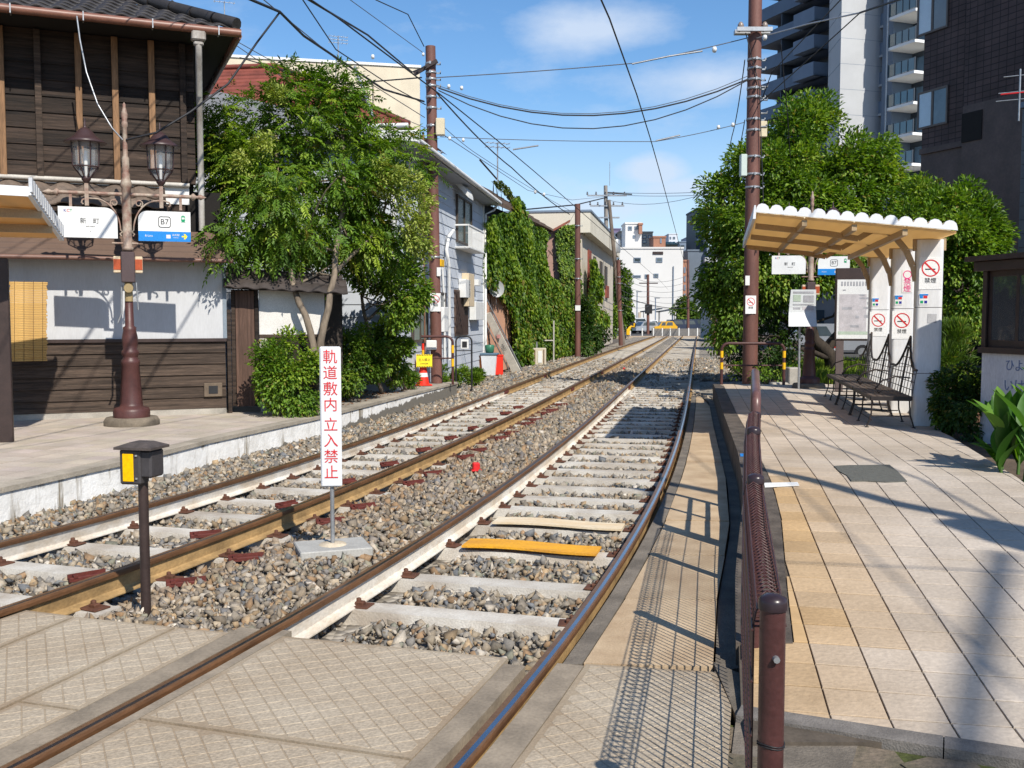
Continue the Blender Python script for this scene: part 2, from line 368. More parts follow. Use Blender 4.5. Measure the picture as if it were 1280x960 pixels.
# sleepers: middle Y of each
slp = {2: [6.25, 7.05, 8.02, 8.95], 1: []}
y = 9.72
while y < 95: slp[2].append(y); y += .64
y = 6.0
while y < 95: slp[1].append(y); y += .70 if y < 18 else .64
NEARSL = 36.0
def scatter():
    out = []
    for y0, y1, sz in ((4.3, 8, .043), (8, 13, .047), (13, 20, .054), (20, 30, .064), (30, 46, .085)):
        n = int((9.5 if y0 < 30 else 11.5) * (y1 - y0) / (sz * sz) * 1.6)
        X = rng.uniform(-5.2, 4.6, n) if y0 < 30 else rng.uniform(-.8, 10.8, n); Y = rng.uniform(y0, y1, n)
        ok = (X > XL(Y) + .02) & (X < XR(Y) - .02) & (Y > YC(X) + .03) & ((X - 640 * 0) > -.62 * Y)
        out.append(np.stack([X[ok], Y[ok], sz * (.42 + 1.15 * rng.random(ok.sum()) ** 1.3) * np.where(rng.random(ok.sum()) < .03, 1.3, 1)], 1))
    P = np.concatenate(out); X, Y, s = P.T
    keep = np.ones(len(X), bool)
    for t in (1, 2):
        th = np.arctan(RS(2 * t, Y)); u = (X - CX(t, Y)) * np.cos(th); yc = Y + u * np.sin(th)
        ls = np.array(slp[t]); k = np.clip(np.searchsorted(ls, yc), 1, len(ls) - 1)
        d = np.minimum(abs(yc - ls[k - 1]), abs(yc - ls[k])) / np.cos(th)
        ins = abs(u) < .80
        keep &= ~(ins & (d < .115)) | (ins & (d < .115) & (rng.random(len(X)) < .012))
        keep &= ~((abs(u) > .66) & (abs(u) < .84))
        keep &= ~((abs(u) >= .8) & (abs(u) < .98) & (d < .10) & (np.sin(ls[k] * 37) > -.2))
    sp_ = G(416, 686, -.11); keep &= np.hypot(X - sp_[0], (Y - sp_[1]) * 1.25) > .27
    X, Y, s = X[keep], Y[keep], s[keep]; n = len(X)
    Z = bz(X, Y) + rng.uniform(-.022, .008, n) + .1 * s
    base = np.array([(1, 0, 0), (-1, 0, 0), (0, 1, 0), (0, -1, 0), (0, 0, 1), (0, 0, -1)], float)
    jit = rng.uniform(.7, 1.15, (n, 6, 1)) * base[None] + rng.uniform(-.36, .36, (n, 6, 3))
    jit *= rng.uniform(.38, 1.3, (n, 1, 3)) * s[:, None, None] * .74
    q = rng.normal(size=(n, 4)); q /= np.linalg.norm(q, axis=1)[:, None]; a, b, c, d = q.T
    Rm = np.stack([np.stack([1 - 2 * (c * c + d * d), 2 * (b * c - a * d), 2 * (b * d + a * c)], -1), np.stack([2 * (b * c + a * d), 1 - 2 * (b * b + d * d), 2 * (c * d - a * b)], -1), np.stack([2 * (b * d - a * c), 2 * (c * d + a * b), 1 - 2 * (b * b + c * c)], -1)], 1)
    V = np.einsum('nij,nkj->nki', Rm, jit) + np.stack([X, Y, Z], -1)[:, None]
    fq = np.array([(0, 2, 4), (2, 1, 4), (1, 3, 4), (3, 0, 4), (2, 0, 5), (1, 2, 5), (3, 1, 5), (0, 3, 5)])
    Fc = (np.arange(n)[:, None, None] * 6 + fq[None]).reshape(-1, 3)
    pal = np.array([(.27, .235, .19), (.215, .20, .18), (.33, .275, .205), (.36, .30, .22), (.19, .165, .13), (.42, .37, .30), (.29, .19, .11), (.16, .165, .17), (.35, .255, .155), (.24, .235, .18), (.52, .47, .40)])
    pw = np.array([.15, .13, .15, .12, .10, .07, .08, .06, .08, .05, .02]); ci = rng.choice(len(pal), n, p=pw / pw.sum())
    col = pal[ci] * rng.uniform(.62, 1.22, (n, 1)) * .92
    d2 = np.abs(X - RX(2, Y) - .15); rustw = np.exp(-(d2 / .5) ** 2) * rng.uniform(.2, 1, n)
    rustw = np.maximum(rustw, .5 * np.exp(-((Y - 11) / 6) ** 2) * (np.abs(X - RX(3, Y) + .6) < .7) * rng.uniform(0, 1, n))
    col = col * (1 - .55 * rustw[:, None]) + np.array([.25, .145, .065]) * .55 * rustw[:, None]
    np_mesh('ballast_stones', V.reshape(-1, 3), Fc, attr_mat('ballast_stone', .9, noise=.18, nscale=90), np.repeat(col, 6, 0))['kind'] = 'stuff'
scatter()

# ------------------------------------------------------------------ tracks
m_rail = M('rail_rust', (0.155, 0.072, 0.03), 0.6, 0.45, 9, bump=.15, stretch=(1, .15, 1))
m_pol = M('polished_rail_head', (0.40, 0.42, 0.46), 0.20, 0.2, 3, metal=1.0, fine=.05)
m_pold = M('dark_rail_head', (0.10, 0.085, 0.08), 0.3, 0.3, 6, metal=.8)
m_polr = M('worn_rail_head', (0.20, 0.105, 0.047), 0.42, 0.3, 9, metal=.25)
m_webw = M('white_painted_web', (0.68, 0.65, 0.59), 0.8, 0.22, 5, col2=(0.50, 0.42, 0.32), stretch=(1, .4, 1), bump=.1)
m_webo = M('ochre_rusty_web', (0.42, 0.27, 0.115), 0.85, 0.45, 7, stretch=(1, .6, 1), bump=.2)
m_slp = M('pale_concrete_sleeper', (0.58, 0.55, 0.49), 0.85, 0.28, 2.2, col2=(0.36, 0.31, 0.25), bump=.25, bscale=80, rnd=.08)
HP = [(-.033, 0, 1), (-.004, .001, 2), (.019, .001, 1), (.030, -.001, 0), (.034, -.014, 0), (.033, -.036, 0), (.010, -.046, 3), (.009, -.128, 3), (.02, -.138, 4), (.064, -.150, 4), (.064, -.158, 4), (-.064, -.158, 4), (-.064, -.150, 4), (-.02, -.138, 3), (-.009, -.128, 3), (-.010, -.046, 0), (-.033, -.036, 0), (-.034, -.012, 0)]
def rail(i, y0, y1, mats, parent, flip=1):
    Y = np.concatenate([np.arange(y0, min(y1, 30), .4), np.arange(max(y0, 30), y1, 1.5), [y1]]); Y = np.unique(Y)
    X = RX(i, Y); s = RS(i, Y); nl = np.sqrt(1 + s * s); nx, ny = 1 / nl, -s / nl
    mb = MB(); k = len(HP); v = []
    for a in range(len(Y)):
        for (p, z, _m) in HP: v.append((X[a] + nx[a] * p * flip, Y[a] + ny[a] * p * flip, z))
    f = []; mi = []
    for a in range(len(Y) - 1):
        for j in range(k):
            jn = (j + 1) % k; mb.f.append([a * k + j, a * k + jn, (a + 1) * k + jn, (a + 1) * k + j]); mb.m.append(HP[j][2]); mb.s.append(False)
    mb.v = v; mb.f += [list(range(k)), list(range((len(Y) - 1) * k, len(Y) * k))]; mb.m += [0, 0]; mb.s += [False, False]
    return mb.build('rail', mats, parent)
tr1 = E('railway_track', (0, 0, 0), 0, 'left tram track beside the white platform wall under the old wooden house', 'track', 'tram tracks')
tr2 = E('railway_track', (0, 0, 0), 0, 'right tram track with a yellow board, curving past the red railing', 'track', 'tram tracks')
for (i, ys_, par, flip, w) in ((1, (2, 24.5, 31, TRACK_END), tr1, 1, m_webw), (2, (-2, 25.5, 33, TRACK_END), tr1, 1, m_webo), (3, (-6, 26.0, 33, TRACK_END), tr2, 1, m_webw), (4, (-6, 24, TRACK_END), tr2, 1, m_webo)):
    for a, (y0, y1) in enumerate(zip(ys_[:-1], ys_[1:])):
        ww = w if a == 0 else m_webo
        rail(i, y0 + .006, y1 - .006, [m_rail, m_polr, m_pol if i == 4 else m_pold, ww, ww], par, flip)
    for yj in ys_[1:-1]:
        x = float(RX(i, yj)); th = -math.atan(float(RS(i, yj)))
        for sd in (-1, 1): MB().box((x + .022 * sd, yj, -.088), (.022, .5, .075), th, .006).build('joint_bar', m_redrust if sd > 0 else m_rust, par)
# sleepers: a tapered concrete beam shared by all
sb = MB(); prof = [(-.125, -.16), (-.10, 0), (.10, 0), (.125, -.16)]
v = [(x, p, z - .004 * (abs(x) < .3)) for x in (-1.0, -.35, .35, 1.0) for p, z in prof]
sb.add(v, [(a * 4 + j, a * 4 + (j + 1) % 4, a * 4 + 4 + (j + 1) % 4, a * 4 + 4 + j) for a in range(3) for j in range(4)] + [(0, 1, 2, 3), (15, 14, 13, 12)])
me_slp = sb.mesh('sleeper', m_slp)
clip = MB().box((0, 0, .006), (.17, .13, .012), 0, .004).box((.01, 0, .02), (.06, .05, .03), 0, .006).lathe([(.018, .03), (.018, .05), (.012, .056)], 6)
me_clip = clip.mesh('rail_clip', M('brown_clip_rust', (0.12, 0.048, 0.026), .8, .4, 14, bump=.2))
bar = MB().box((0, 0, .018), (.27, .04, .035), 0, .005).box((0, .024, .036), (.27, .01, .04)).box((-.09, 0, .04), (.03, .05, .02))
me_bar = bar.mesh('steel_bar', m_redrust)
for t, par in ((1, tr1), (2, tr2)):
    st = MB()
    for k, yc in enumerate(slp[t]):
        xc = float(CX(t, yc)); th = -math.atan(float(RS(2 * t, yc))) + random.uniform(-.015, .015)
        if yc < NEARSL:
            obj('sleeper', me_slp, par, (xc, yc, -.160 + random.uniform(-.004, .004)), th)
            if yc < 22:
                for r in (2 * t - 1, 2 * t):
                    for sd in (-1, 1):
                        if r == 4 and sd > 0: continue
                        c_, s_ = math.cos(th), math.sin(th); off = (-.75 if r == 2 * t - 1 else .75) + sd * .115
                        if r == 2 * t - 1:    # seat the clip on its rail whatever the gauge there
                            off = (float(RX(r, yc)) - xc) / max(.2, c_) * .985 + sd * .115
                        o = obj('rail_clip', me_clip, par, (xc + off * c_, yc + off * s_, -.158), th + (math.pi if sd < 0 else 0) + random.uniform(-.15, .15))
                if t == 1 and yc > 6.5:
                    c_, s_ = math.cos(th), math.sin(th)
                    if k % 2 == 0: obj('steel_bar', me_bar, par, (xc + .25 * c_ - .02, yc + .25 * s_ - .13, -.175), th + 1.0 + random.uniform(-.3, .3))
                    obj('steel_bar', me_bar, par, (xc + 1.05 * c_, yc + 1.05 * s_ - .10, -.165), th + .75 + random.uniform(-.25, .25)) if k % 3 != 1 else None
        else: st.box((xc, yc, -.238), (2.0, .20, .15), th, 0)
    st.build('sleeper', m_slp, par)['kind'] = 'stuff'
# yellow and white boards over two sleepers
def board(yc, dx0, dx1, mat, name, label, wid, z=-.148):
    xc = float(CX(2, yc)); th = -math.atan(float(RS(4, yc))); mb = MB(); n = 8; v = []
    for a in range(n + 1):
        x = dx0 + (dx1 - dx0) * a / n; w = .006 * math.sin(a / n * 5.5)
        for yv, zz in ((-wid / 2, 0), (wid / 2, 0), (wid / 2, .018), (-wid / 2, .018)): v.append((x, yv + .012 * math.sin(a * .6), zz + w + .014))
    mb.add(v, [(a * 4 + j, a * 4 + (j + 1) % 4, a * 4 + 4 + (j + 1) % 4, a * 4 + 4 + j) for a in range(n) for j in range(4)] + [(0, 1, 2, 3), (n * 4 + 3, n * 4 + 2, n * 4 + 1, n * 4)])
    o = mb.build(name, mat); o.location = (xc, yc, z); o.rotation_euler = (0, 0, th); return T(o, label, 'board')
m_ybd = M('yellow_painted_board', (0.76, 0.37, 0.02), 0.7, 0.12, 3, col2=(.58, .27, .03), bump=.2, stretch=(.6, 2, 1), fine=.15); m_wbd = M('pale_painted_board', (0.70, 0.62, 0.47), 0.7, 0.25, 3, col2=(.62, .46, .27), stretch=(.4, 2, 2))
board(slp[2][2], -.62, .48, m_ybd, 'yellow_board', 'warped yellow painted board lying across a sleeper of the right track', .27)
board(slp[2][3], -.62, .55, m_wbd, 'pale_board', 'warped cream painted board on the sleeper behind the yellow board', .25)
for px, py, lab in ((595, 588, 'small red marker block on the ballast between the two tracks, nearer one'), (780, 463, 'small red marker block on the ballast between the tracks, farther one')):
    p = G(px, py, -.10); mb = MB().box((0, 0, .05), (.085, .085, .09), .2, .012).box((0, 0, .005), (.12, .12, .02), .2, .004)
    o = mb.build('marker_block', M('red_marker', (0.62, 0.02, 0.02), .5, .1)); o.location = p; T(o, lab, 'marker', 'red marker blocks between the tracks')

# ------------------------------------------------------------------ level crossing panels with a cast tread
m_pan = M('worn_crossing_panel', (0.35, 0.29, 0.21), 0.9, 0.25, 1.3, col2=(0.27, 0.20, 0.13), bump=.2, bscale=70, rnd=.05)
m_trd = M('cast_tread', (0.40, 0.338, 0.255), 0.85, 0.2, 1.3, col2=(0.32, 0.255, 0.18), bump=.3, bscale=70, fine=.2)
m_strip = M('steel_edge_strip', (0.30, 0.245, 0.18), 0.75, 0.35, 4, bump=.15)
def clip_poly(poly, p, d):
    """keep what lies left of the line p + t d"""
    out = []; n = len(poly)
    sd = [d[0] * (q[1] - p[1]) - d[1] * (q[0] - p[0]) for q in poly]
    for i in range(n):
        a, b, sa, sb_ = poly[i], poly[(i + 1) % n], sd[i], sd[(i + 1) % n]
        if sa >= 0: out.append(a)
        if (sa >= 0) != (sb_ >= 0): t = sa / (sa - sb_); out.append((a[0] + (b[0] - a[0]) * t, a[1] + (b[1] - a[1]) * t))
    return out
def inside(poly, P, mg):
    s = 0.5 * sum(poly[i][0] * poly[(i + 1) % len(poly)][1] - poly[(i + 1) % len(poly)][0] * poly[i][1] for i in range(len(poly))); sg = 1 if s > 0 else -1
    ins = np.zeros(len(P), bool); n = len(poly); dm = np.full(len(P), 9.)
    for i in range(n):
        a, b = np.array(poly[i]), np.array(poly[(i + 1) % n]); e = b - a
        c = ((a[1] > P[:, 1]) != (b[1] > P[:, 1])) & (P[:, 0] < (b[0] - a[0]) * (P[:, 1] - a[1]) / (b[1] - a[1] + 1e-12) + a[0]); ins ^= c
        t = np.clip(((P - a) @ e) / (e @ e), 0, 1); dm = np.minimum(dm, np.linalg.norm(P - a - t[:, None] * e, axis=1))
    return ins & (dm > mg)
cross = E('level_crossing', (0, 4, 0), 0, 'level crossing of cast panels in the foreground', 'crossing'); cross['kind'] = 'structure'
def railside(i, off, y0, y1, n=14):
    Y = np.linspace(y0, y1, n); s = RS(i, Y); l_ = np.sqrt(1 + s * s); return [(float(a), float(b)) for a, b in zip(RX(i, Y) + off / l_, Y - off * s / l_)]
def panel(poly, ang, u=.098, wv=.078, tread=True):
    p = [(x, y - 4) for x, y in poly]
    o = MB().prism(p, -.16, -.012, 'xy').build('panel', m_pan, cross)
    if not tread: return
    e1 = np.array([math.cos(R(24)), math.sin(R(24))]); e2 = np.array([math.cos(R(-64)), math.sin(R(-64))]); u = .092; wv = .0736
    c0 = np.mean(p, 0); ij = np.array([(i, j) for i in range(-60, 61) for j in range(-60, 61)], float)
    P = c0 + ij[:, :1] * u * e1 + ij[:, 1:] * wv * 1.25 * e2
    q_ = p if sum(p[i][0] * p[(i + 1) % len(p)][1] - p[(i + 1) % len(p)][0] * p[i][1] for i in range(len(p))) > 0 else p[::-1]
    a, b = e1 * u * .5, e2 * wv * 1.25 * .5; full = inside(p, P, .085); near = inside(p, P, -.001) & ~full; V, Fc = [], []
    lines = []
    for i in range(len(q_)):
        A_, B_ = np.array(q_[i]), np.array(q_[(i + 1) % len(q_)]); d = B_ - A_; l_ = np.linalg.norm(d)
        if l_ > .02: d /= l_; lines.append((A_ + np.array([-d[1], d[0]]) * .028, d, l_))
    def cell(c, pl):
        if len(pl) < 3: return
        m_ = np.mean(pl, 0); n = len(pl); k = len(V)
        V.extend([(x, y, -.0125) for x, y in pl]); V.extend([(m_[0] + (x - m_[0]) * .95, m_[1] + (y - m_[1]) * .95, -.0098) for x, y in pl])
        Fc.append([k + n + j for j in range(n)]); Fc.extend([(k + j, k + (j + 1) % n, k + n + (j + 1) % n, k + n + j) for j in range(n)])
    for c in P[full | near]:
        pl = [tuple(c + a * s1 * .95 + b * s2 * .95) for s1, s2 in ((-1, -1), (-1, 1), (1, 1), (1, -1))]
        if np.cross(e1, e2) > 0: pl = pl[::-1]
        for A_, d, l_ in lines:
            t_ = (c - A_) @ d
            if -.15 < t_ < l_ + .15 and abs(d[0] * (c - A_)[1] - d[1] * (c - A_)[0]) < .15 and len(pl) > 2: pl = clip_poly(pl, tuple(A_), tuple(d))
        cell(c, pl)
    if Fc:
        me = bpy.data.meshes.new('tread'); me.from_pydata(V, [], Fc); me.materials.append(m_trd); me.update(); obj('tread', me, o)['kind'] = 'stuff'
def g2(px, py): return tuple(G(px, py, -.012)[:2])
yl = lambda x: float(YC(x)) - .005
def crossrow(ax, ay, bx, by): return g2(ax, ay), g2(bx, by)
# between the rails of the right track: far panel and near panel, seam from (177,899) to (535,952)
A0, A1 = g2(177, 899), g2(560, 956); d = (A1[0] - A0[0], A1[1] - A0[1])
base = railside(3, .13, -4, 5.75, 24) + railside(4, -.20, -4, 5.0, 24)[::-1]
fl = (tuple(CR[4]), (CR[5][0] - CR[4][0], CR[5][1] - CR[4][1]))
base = clip_poly(base, (fl[0][0], fl[0][1] - .012), (-fl[1][0], -fl[1][1]))
panel(clip_poly(base, (A0[0], A0[1] + .012), d), .1); panel(clip_poly(base, (A0[0], A0[1] - .012), (-d[0], -d[1])), .1)
# left of rail 3: strip C (two panels), wide D, E beside rail 2
s1a, s1b = g2(0, 887), g2(225, 782); s2a, s2b = g2(0, 809), g2(95, 770)
def line_at(a, b, y): t = (y - a[1]) / (b[1] - a[1]); return a[0] + (b[0] - a[0]) * t
def off(poly): return poly
frontL = (tuple(CR[2]), (CR[3][0] - CR[2][0], CR[3][1] - CR[2][1]))
c_ = railside(3, -.19, -4, 6.2, 22) + [(line_at(s1a, s1b, y) + .012, y) for y in (6.4, 4, 2, -4)]
c_ = clip_poly(c_, (frontL[0][0], frontL[0][1] - .01), (-frontL[1][0], -frontL[1][1]))
q0, q1 = g2(31, 878), g2(106, 889); dq = (q1[0] - q0[0], q1[1] - q0[1])
panel(clip_poly(c_, (q0[0], q0[1] + .01), dq), -.5); panel(clip_poly(c_, (q0[0], q0[1] - .01), (-dq[0], -dq[1])), -.5)
d_ = [(line_at(s1a, s1b, y) - .012, y) for y in (-4, 2, 4, 6.6)] + [(line_at(s2a, s2b, y) + .012, y) for y in (6.6, 4, 2, -4)]
panel(clip_poly(d_, (frontL[0][0], frontL[0][1] - .01), (-frontL[1][0], -frontL[1][1])), -.3, .085, .06)
e_ = [(line_at(s2a, s2b, y) - .012, y) for y in (-4, 2, 4, 6.6)] + railside(2, .13, -2, 6.6, 14)[::-1]
panel(clip_poly(e_, (CR[1][0], CR[1][1]), (CR[1][0] - CR[2][0], CR[1][1] - CR[2][1])), -.3)
f_ = railside(4, .20, -4, 5.4, 22) + [(1.02, 5.4), (.98, 4.4), (.62, 2.9), (-1.1, -4)]
frontR = (tuple(CR[6]), (CR[7][0] - CR[6][0], CR[7][1] - CR[6][1]))
panel(clip_poly(f_, frontR[0], (-frontR[1][0], -frontR[1][1])), .15, .125, .085)
for i, o0, o1, y1, z in ((3, -.185, -.06, 5.50, -.012), (3, .07, .125, 5.52, -.012), (4, -.195, -.085, 4.90, -.014), (4, .06, .195, 4.98, -.012)):
    a = railside(i, o0, -6, y1, 20); b = railside(i, o1, -6, y1, 20)
    MB().prism([(x, y - 4) for x, y in a + b[::-1]], -.15, z, 'xy').build('steel_edge', m_strip, cross)

# ------------------------------------------------------------------ slabs of the path between rail and platform
m_slab = M('stained_path_slab', (0.50, 0.38, 0.245), 0.85, 0.3, 2.5, col2=(0.36, 0.255, 0.155), bump=.25, bscale=110, rnd=.1)
m_dconc = M('dark_old_concrete', (0.20, 0.17, 0.135), 0.95, 0.45, 3, bump=.4, bscale=70)
path = E('slab_path', (0, 0, 0), 0, 'path of stained concrete slabs between the rail and the platform', 'path'); path['kind'] = 'structure'
PE = [(893, 481), (902.7, 510), (913, 537), (924.6, 568), (929, 595), (932, 618)]   # outer edge of the right platform
RAMP0, RAMP1, PZ = 4.2, 8.9, .28
def rz(Y): return np.clip((np.asarray(Y, float) - RAMP0) * PZ / (RAMP1 - RAMP0), 0, PZ)
def GR(px, py):
    z = .2
    for _ in range(12): p = G(px, py, z); z = float(rz(p[1]))
    return G(px, py, z)
pe = sorted([tuple(GR(*p)[:2]) for p in PE] + [(1.43, 6.3), (1.19, 5.2), (.96, 4.1)], key=lambda p: p[1])
PEx, PEy = [p[0] for p in pe], [p[1] for p in pe]
def XE(Y): return np.interp(Y, PEy, PEx)
KI = [(905, 483), (922.5, 520), (936, 543), (968, 614), (976.7, 647.5), (985, 740), (996, 832)]
ki = sorted([tuple(GR(*p)[:2]) for p in KI], key=lambda p: p[1])
KIx, KIy = [p[0] for p in ki], [p[1] for p in ki]
def XK(Y): return np.interp(Y, KIy, KIx)
ysl = [float(G(800, q, -.03)[1]) for q in (829, 747, 692, 650, 595, 577, 560, 536, 525, 507, 495)]
def slab_l(y): return float(RX(4, y)) + .185
for a, b in zip(ysl[:-1], ysl[1:]):
    q = [(slab_l(a), a + .008), (float(XE(a)) - .14, a - .05 + .008), (float(XE(b)) - .14, b - .05 - .008), (slab_l(b), b - .008)]
    MB().prism(q, -.16, -.03 + random.uniform(-.004, .004), 'xy').build('slab', m_slab, path)
yy = np.linspace(ysl[0] + .0, ysl[-1], 30)
MB().prism([(float(RX(4, y)) + .075, y) for y in yy] + [(slab_l(y) - .012, y) for y in yy[::-1]], -.16, -.035, 'xy').build('edge_strip', m_dconc, path)
MB().prism([(float(XE(y)) - .13, y - .05) for y in yy] + [(float(XE(y)) - .002, y) for y in yy[::-1]], -.16, -.055, 'xy').build('gutter', m_dconc, path)
MB().prism([(.60, 2.9), (.98, 4.3), (1.02, 5.0), (1.5, 4.2), (.9, 2.9)], -.16, -.02, 'xy').build('edge_strip', m_dconc, path)

# ------------------------------------------------------------------ right platform: kerb, tiles, front kerb
m_tile = M('platform_tile', (0.485, 0.42, 0.35), 0.85, 0.1, 1.1, col2=(.37, .31, .245), bump=.25, bscale=38, objcol=True, fine=.10)
m_tilea = attr_mat('platform_tile_far', .8, noise=.12, nscale=9)
m_grout = M('dark_joint', (0.10, 0.08, 0.06), .95, .4, 10)
rpf = E('right_platform', (0, 0, 0), 0, 'tiled tram platform with a ramp on the right', 'platform'); rpf['kind'] = 'structure'
HA = R(10.3); e1 = np.array([math.cos(HA), -math.sin(HA)]); e2 = np.array([math.sin(HA), math.cos(HA)]); O = np.array([1.13, 4.30])
TW, TD = .247, .275
FA, FB = G(985, 893, 0)[:2], G(1280, 938, 0)[:2]; FD = FB - FA
def rightX(Y): return 4.62 + (Y - 9.3) * .243
END = 21.7
# body under the tiles
ysb = list(np.arange(4.0, END, .35)) + [END]
v = []; f = []
for y in ysb:
    z = float(rz(y)); yr = y - .18 * (rightX(y) - 1)
    v += [(float(XE(y)), y, z - .004), (rightX(y), y, z - .012), (rightX(y), y, -.35), (float(XE(y)), y, -.35)]
n = len(ysb)
f = [(a * 4 + j, a * 4 + (j + 1) % 4, a * 4 + 4 + (j + 1) % 4, a * 4 + 4 + j) for a in range(n - 1) for j in range(4)] + [(0, 1, 2, 3), (n * 4 - 1, n * 4 - 2, n * 4 - 3, n * 4 - 4)]
m_kerb = M('stained_dark_kerb', (0.12, 0.098, 0.078), 0.9, 0.5, 4, col2=(0.05, 0.04, 0.032), bump=.4, bscale=40)
# (the body carries the dark joints; its ramp starts at the front kerb)
v = [(x, max(y, 4.0), z) for x, y, z in v]
MB().add(v, f).build('platform_body', m_grout, rpf)
# kerb stones
ky = list(np.arange(5.05, END - .1, 1.05)) + [END]
for a, b in zip(ky[:-1], ky[1:]):
    mb = MB(); nn = 3; vv = []
    for y in np.linspace(a + .004, b - .004, nn):
        z = float(rz(y)) + .012; vv += [(float(XE(y)) - .015, y, z), (float(XK(y)) - .008, y, z), (float(XK(y)) - .008, y, z - .2), (float(XE(y)) - .015, y, -.3)]
    mb.add(vv, [(q * 4 + j, q * 4 + (j + 1) % 4, q * 4 + 4 + (j + 1) % 4, q * 4 + 4 + j) for q in range(nn - 1) for j in range(4)] + [(0, 1, 2, 3), (nn * 4 - 1, nn * 4 - 2, nn * 4 - 3, nn * 4 - 4)])
    mb.build('kerb_stone', m_kerb, rpf)
tiles = []
PATCH = [GR(*p)[:2] for p in ((1042, 584), (1113, 583), (1133, 604), (1065, 603))]
for r in range(-8, 66):
    for c in range(-7, 26):
        g = .0035
        q = [O + e1 * ((c + i) * TW + (g if i == 0 else -g)) + e2 * ((r + j) * TD + (.0072 if j == 0 else -.0072)) for i, j in ((0, 0), (1, 0), (1, 1), (0, 1))]
        m_ = sum(q) / 4
        if m_[1] > END + .2 or m_[0] > rightX(m_[1]) + .1: continue
        p = [tuple(a) for a in q]
        p = clip_poly(p, tuple(FA), tuple(FD))
        if len(p) > 2: p = clip_poly(p, (0, END), (-1, 0))
        kx = float(XK(m_[1])) if m_[1] > 5.03 else float(np.interp(m_[1], [3, 4.3, 5.05], [.70, 1.03, 1.17]))
        k2 = float(XK(m_[1] + .3)) if m_[1] > 5.03 else kx + .3 * .22
        if len(p) > 2: p = clip_poly(p, (kx, m_[1]), (kx - k2, -.3))
        if len(p) > 2: p = clip_poly(p, (rightX(m_[1]), m_[1]), (.243, 1))
        if len(p) < 3: continue
        ar = abs(sum(p[i][0] * p[(i + 1) % len(p)][1] - p[(i + 1) % len(p)][0] * p[i][1] for i in range(len(p)))) / 2
        if ar < .0015: continue
        cx, cy = np.mean(p, 0)
        dk = (cx - kx); st = min(1, math.exp(-(max(dk, 0) / .55) ** 1.7) * random.uniform(.8, 1.1)) * (1.0 if cy < 8.6 else max(.35, 1 - (cy - 8.6) * .5))
        br = random.uniform(.90, 1.06)
        col = np.array([1, 1, 1.]) * br * (1 - st) + np.array([1.02, .79, .48]) * br * st
        if random.random() < .05: col *= .93
        tiles.append((cy / max(.3, ar / (TW * TD)), p, col, ar))
tiles.sort(key=lambda t: t[0])
sv_, sf_, sc_ = [], [], []
tiles = [t for t in tiles if not inside([tuple(a) for a in PATCH], np.array([np.mean(t[1], 0)]), -1)[0] or True]
for k, (key, p, col, ar) in enumerate(tiles):
    zc = random.uniform(-.0012, .0012); mb = MB(); n = len(p)
    cx, cy = np.mean(p, 0)
    top = [(cx + (x - cx) * .985, cy + (y - cy) * .985) for x, y in p]
    vv = [(x, y, float(rz(y)) - .010) for x, y in p] + [(x, y, float(rz(y)) + .0035 + zc) for x, y in p] + [(x, y, float(rz(y)) + .006 + zc) for x, y in top]
    ff = [(i, (i + 1) % n, n + (i + 1) % n, n + i) for i in range(n)] + [(n + i, n + (i + 1) % n, 2 * n + (i + 1) % n, 2 * n + i) for i in range(n)] + [tuple(range(2 * n, 3 * n))]
    if k < 300:
        vv = [(x - cx, y - cy, z) for x, y, z in vv]
        me = bpy.data.meshes.new('tile'); me.from_pydata(vv, [], ff); me.materials.append(m_tile); me.update()
        o = obj('tile', me, rpf, (cx, cy, 0)); o.color = (*col, 1)
    else:
        b0 = len(sv_); sv_ += vv; sf_ += [[b0 + i for i in q] for q in ff]; sc_ += [tuple(col * np.array([.46, .395, .325]))] * len(vv)
me = bpy.data.meshes.new('tile'); me.from_pydata(sv_, [], sf_); me.materials.append(m_tilea)
at = me.attributes.new('tint', 'FLOAT_COLOR', 'POINT'); at.data.foreach_set('color', np.concatenate([np.array(sc_, np.float32), np.ones((len(sc_), 1), np.float32)], 1).ravel()); me.update()
obj('tile', me, rpf)['kind'] = 'stuff'
# asphalt patch and worn sticker strips on the tiles
p = [PATCH[0] + (np.array(PATCH[1]) - PATCH[0]) * t for t in (0, .3, .6, 1)] + [PATCH[1] + (np.array(PATCH[2]) - PATCH[1]) * t for t in (.5, 1)] + [PATCH[2] + (np.array(PATCH[3]) - PATCH[2]) * t for t in (.4, .75, 1)] + [PATCH[3] + (np.array(PATCH[0]) - PATCH[3]) * t for t in (.3, .6)]
p = [(x + random.uniform(-.015, .015), y + random.uniform(-.03, .03)) for x, y in p]
mb = MB(); vv = [(x, y, float(rz(y)) + .016) for x, y in p] + [(x, y, float(rz(y))) for x, y in p]; n = len(p)
mb.add(vv, [tuple(range(n))] + [(i, (i + 1) % n, n + (i + 1) % n, n + i) for i in range(n)]).build('asphalt_patch', M('grey_patch', (0.115, 0.115, 0.10), .95, .25, 20, bump=.5, bscale=90), rpf)
for pts, mat, nm in ((((955, 606), (997, 605), (999, 609), (956, 611)), m_white, 'white_sticker'), (((925, 569), (938, 569), (938, 572), (925.5, 572)), m_blue, 'blue_sticker')):
    q = [GR(*a) for a in pts]; MB().add([(a[0], a[1], a[2] + .018) for a in q] + [(a[0], a[1], a[2] + .012) for a in q], [(0, 1, 2, 3), (0, 4, 5, 1), (1, 5, 6, 2), (2, 6, 7, 3), (3, 7, 4, 0)]).build(nm, mat, rpf)
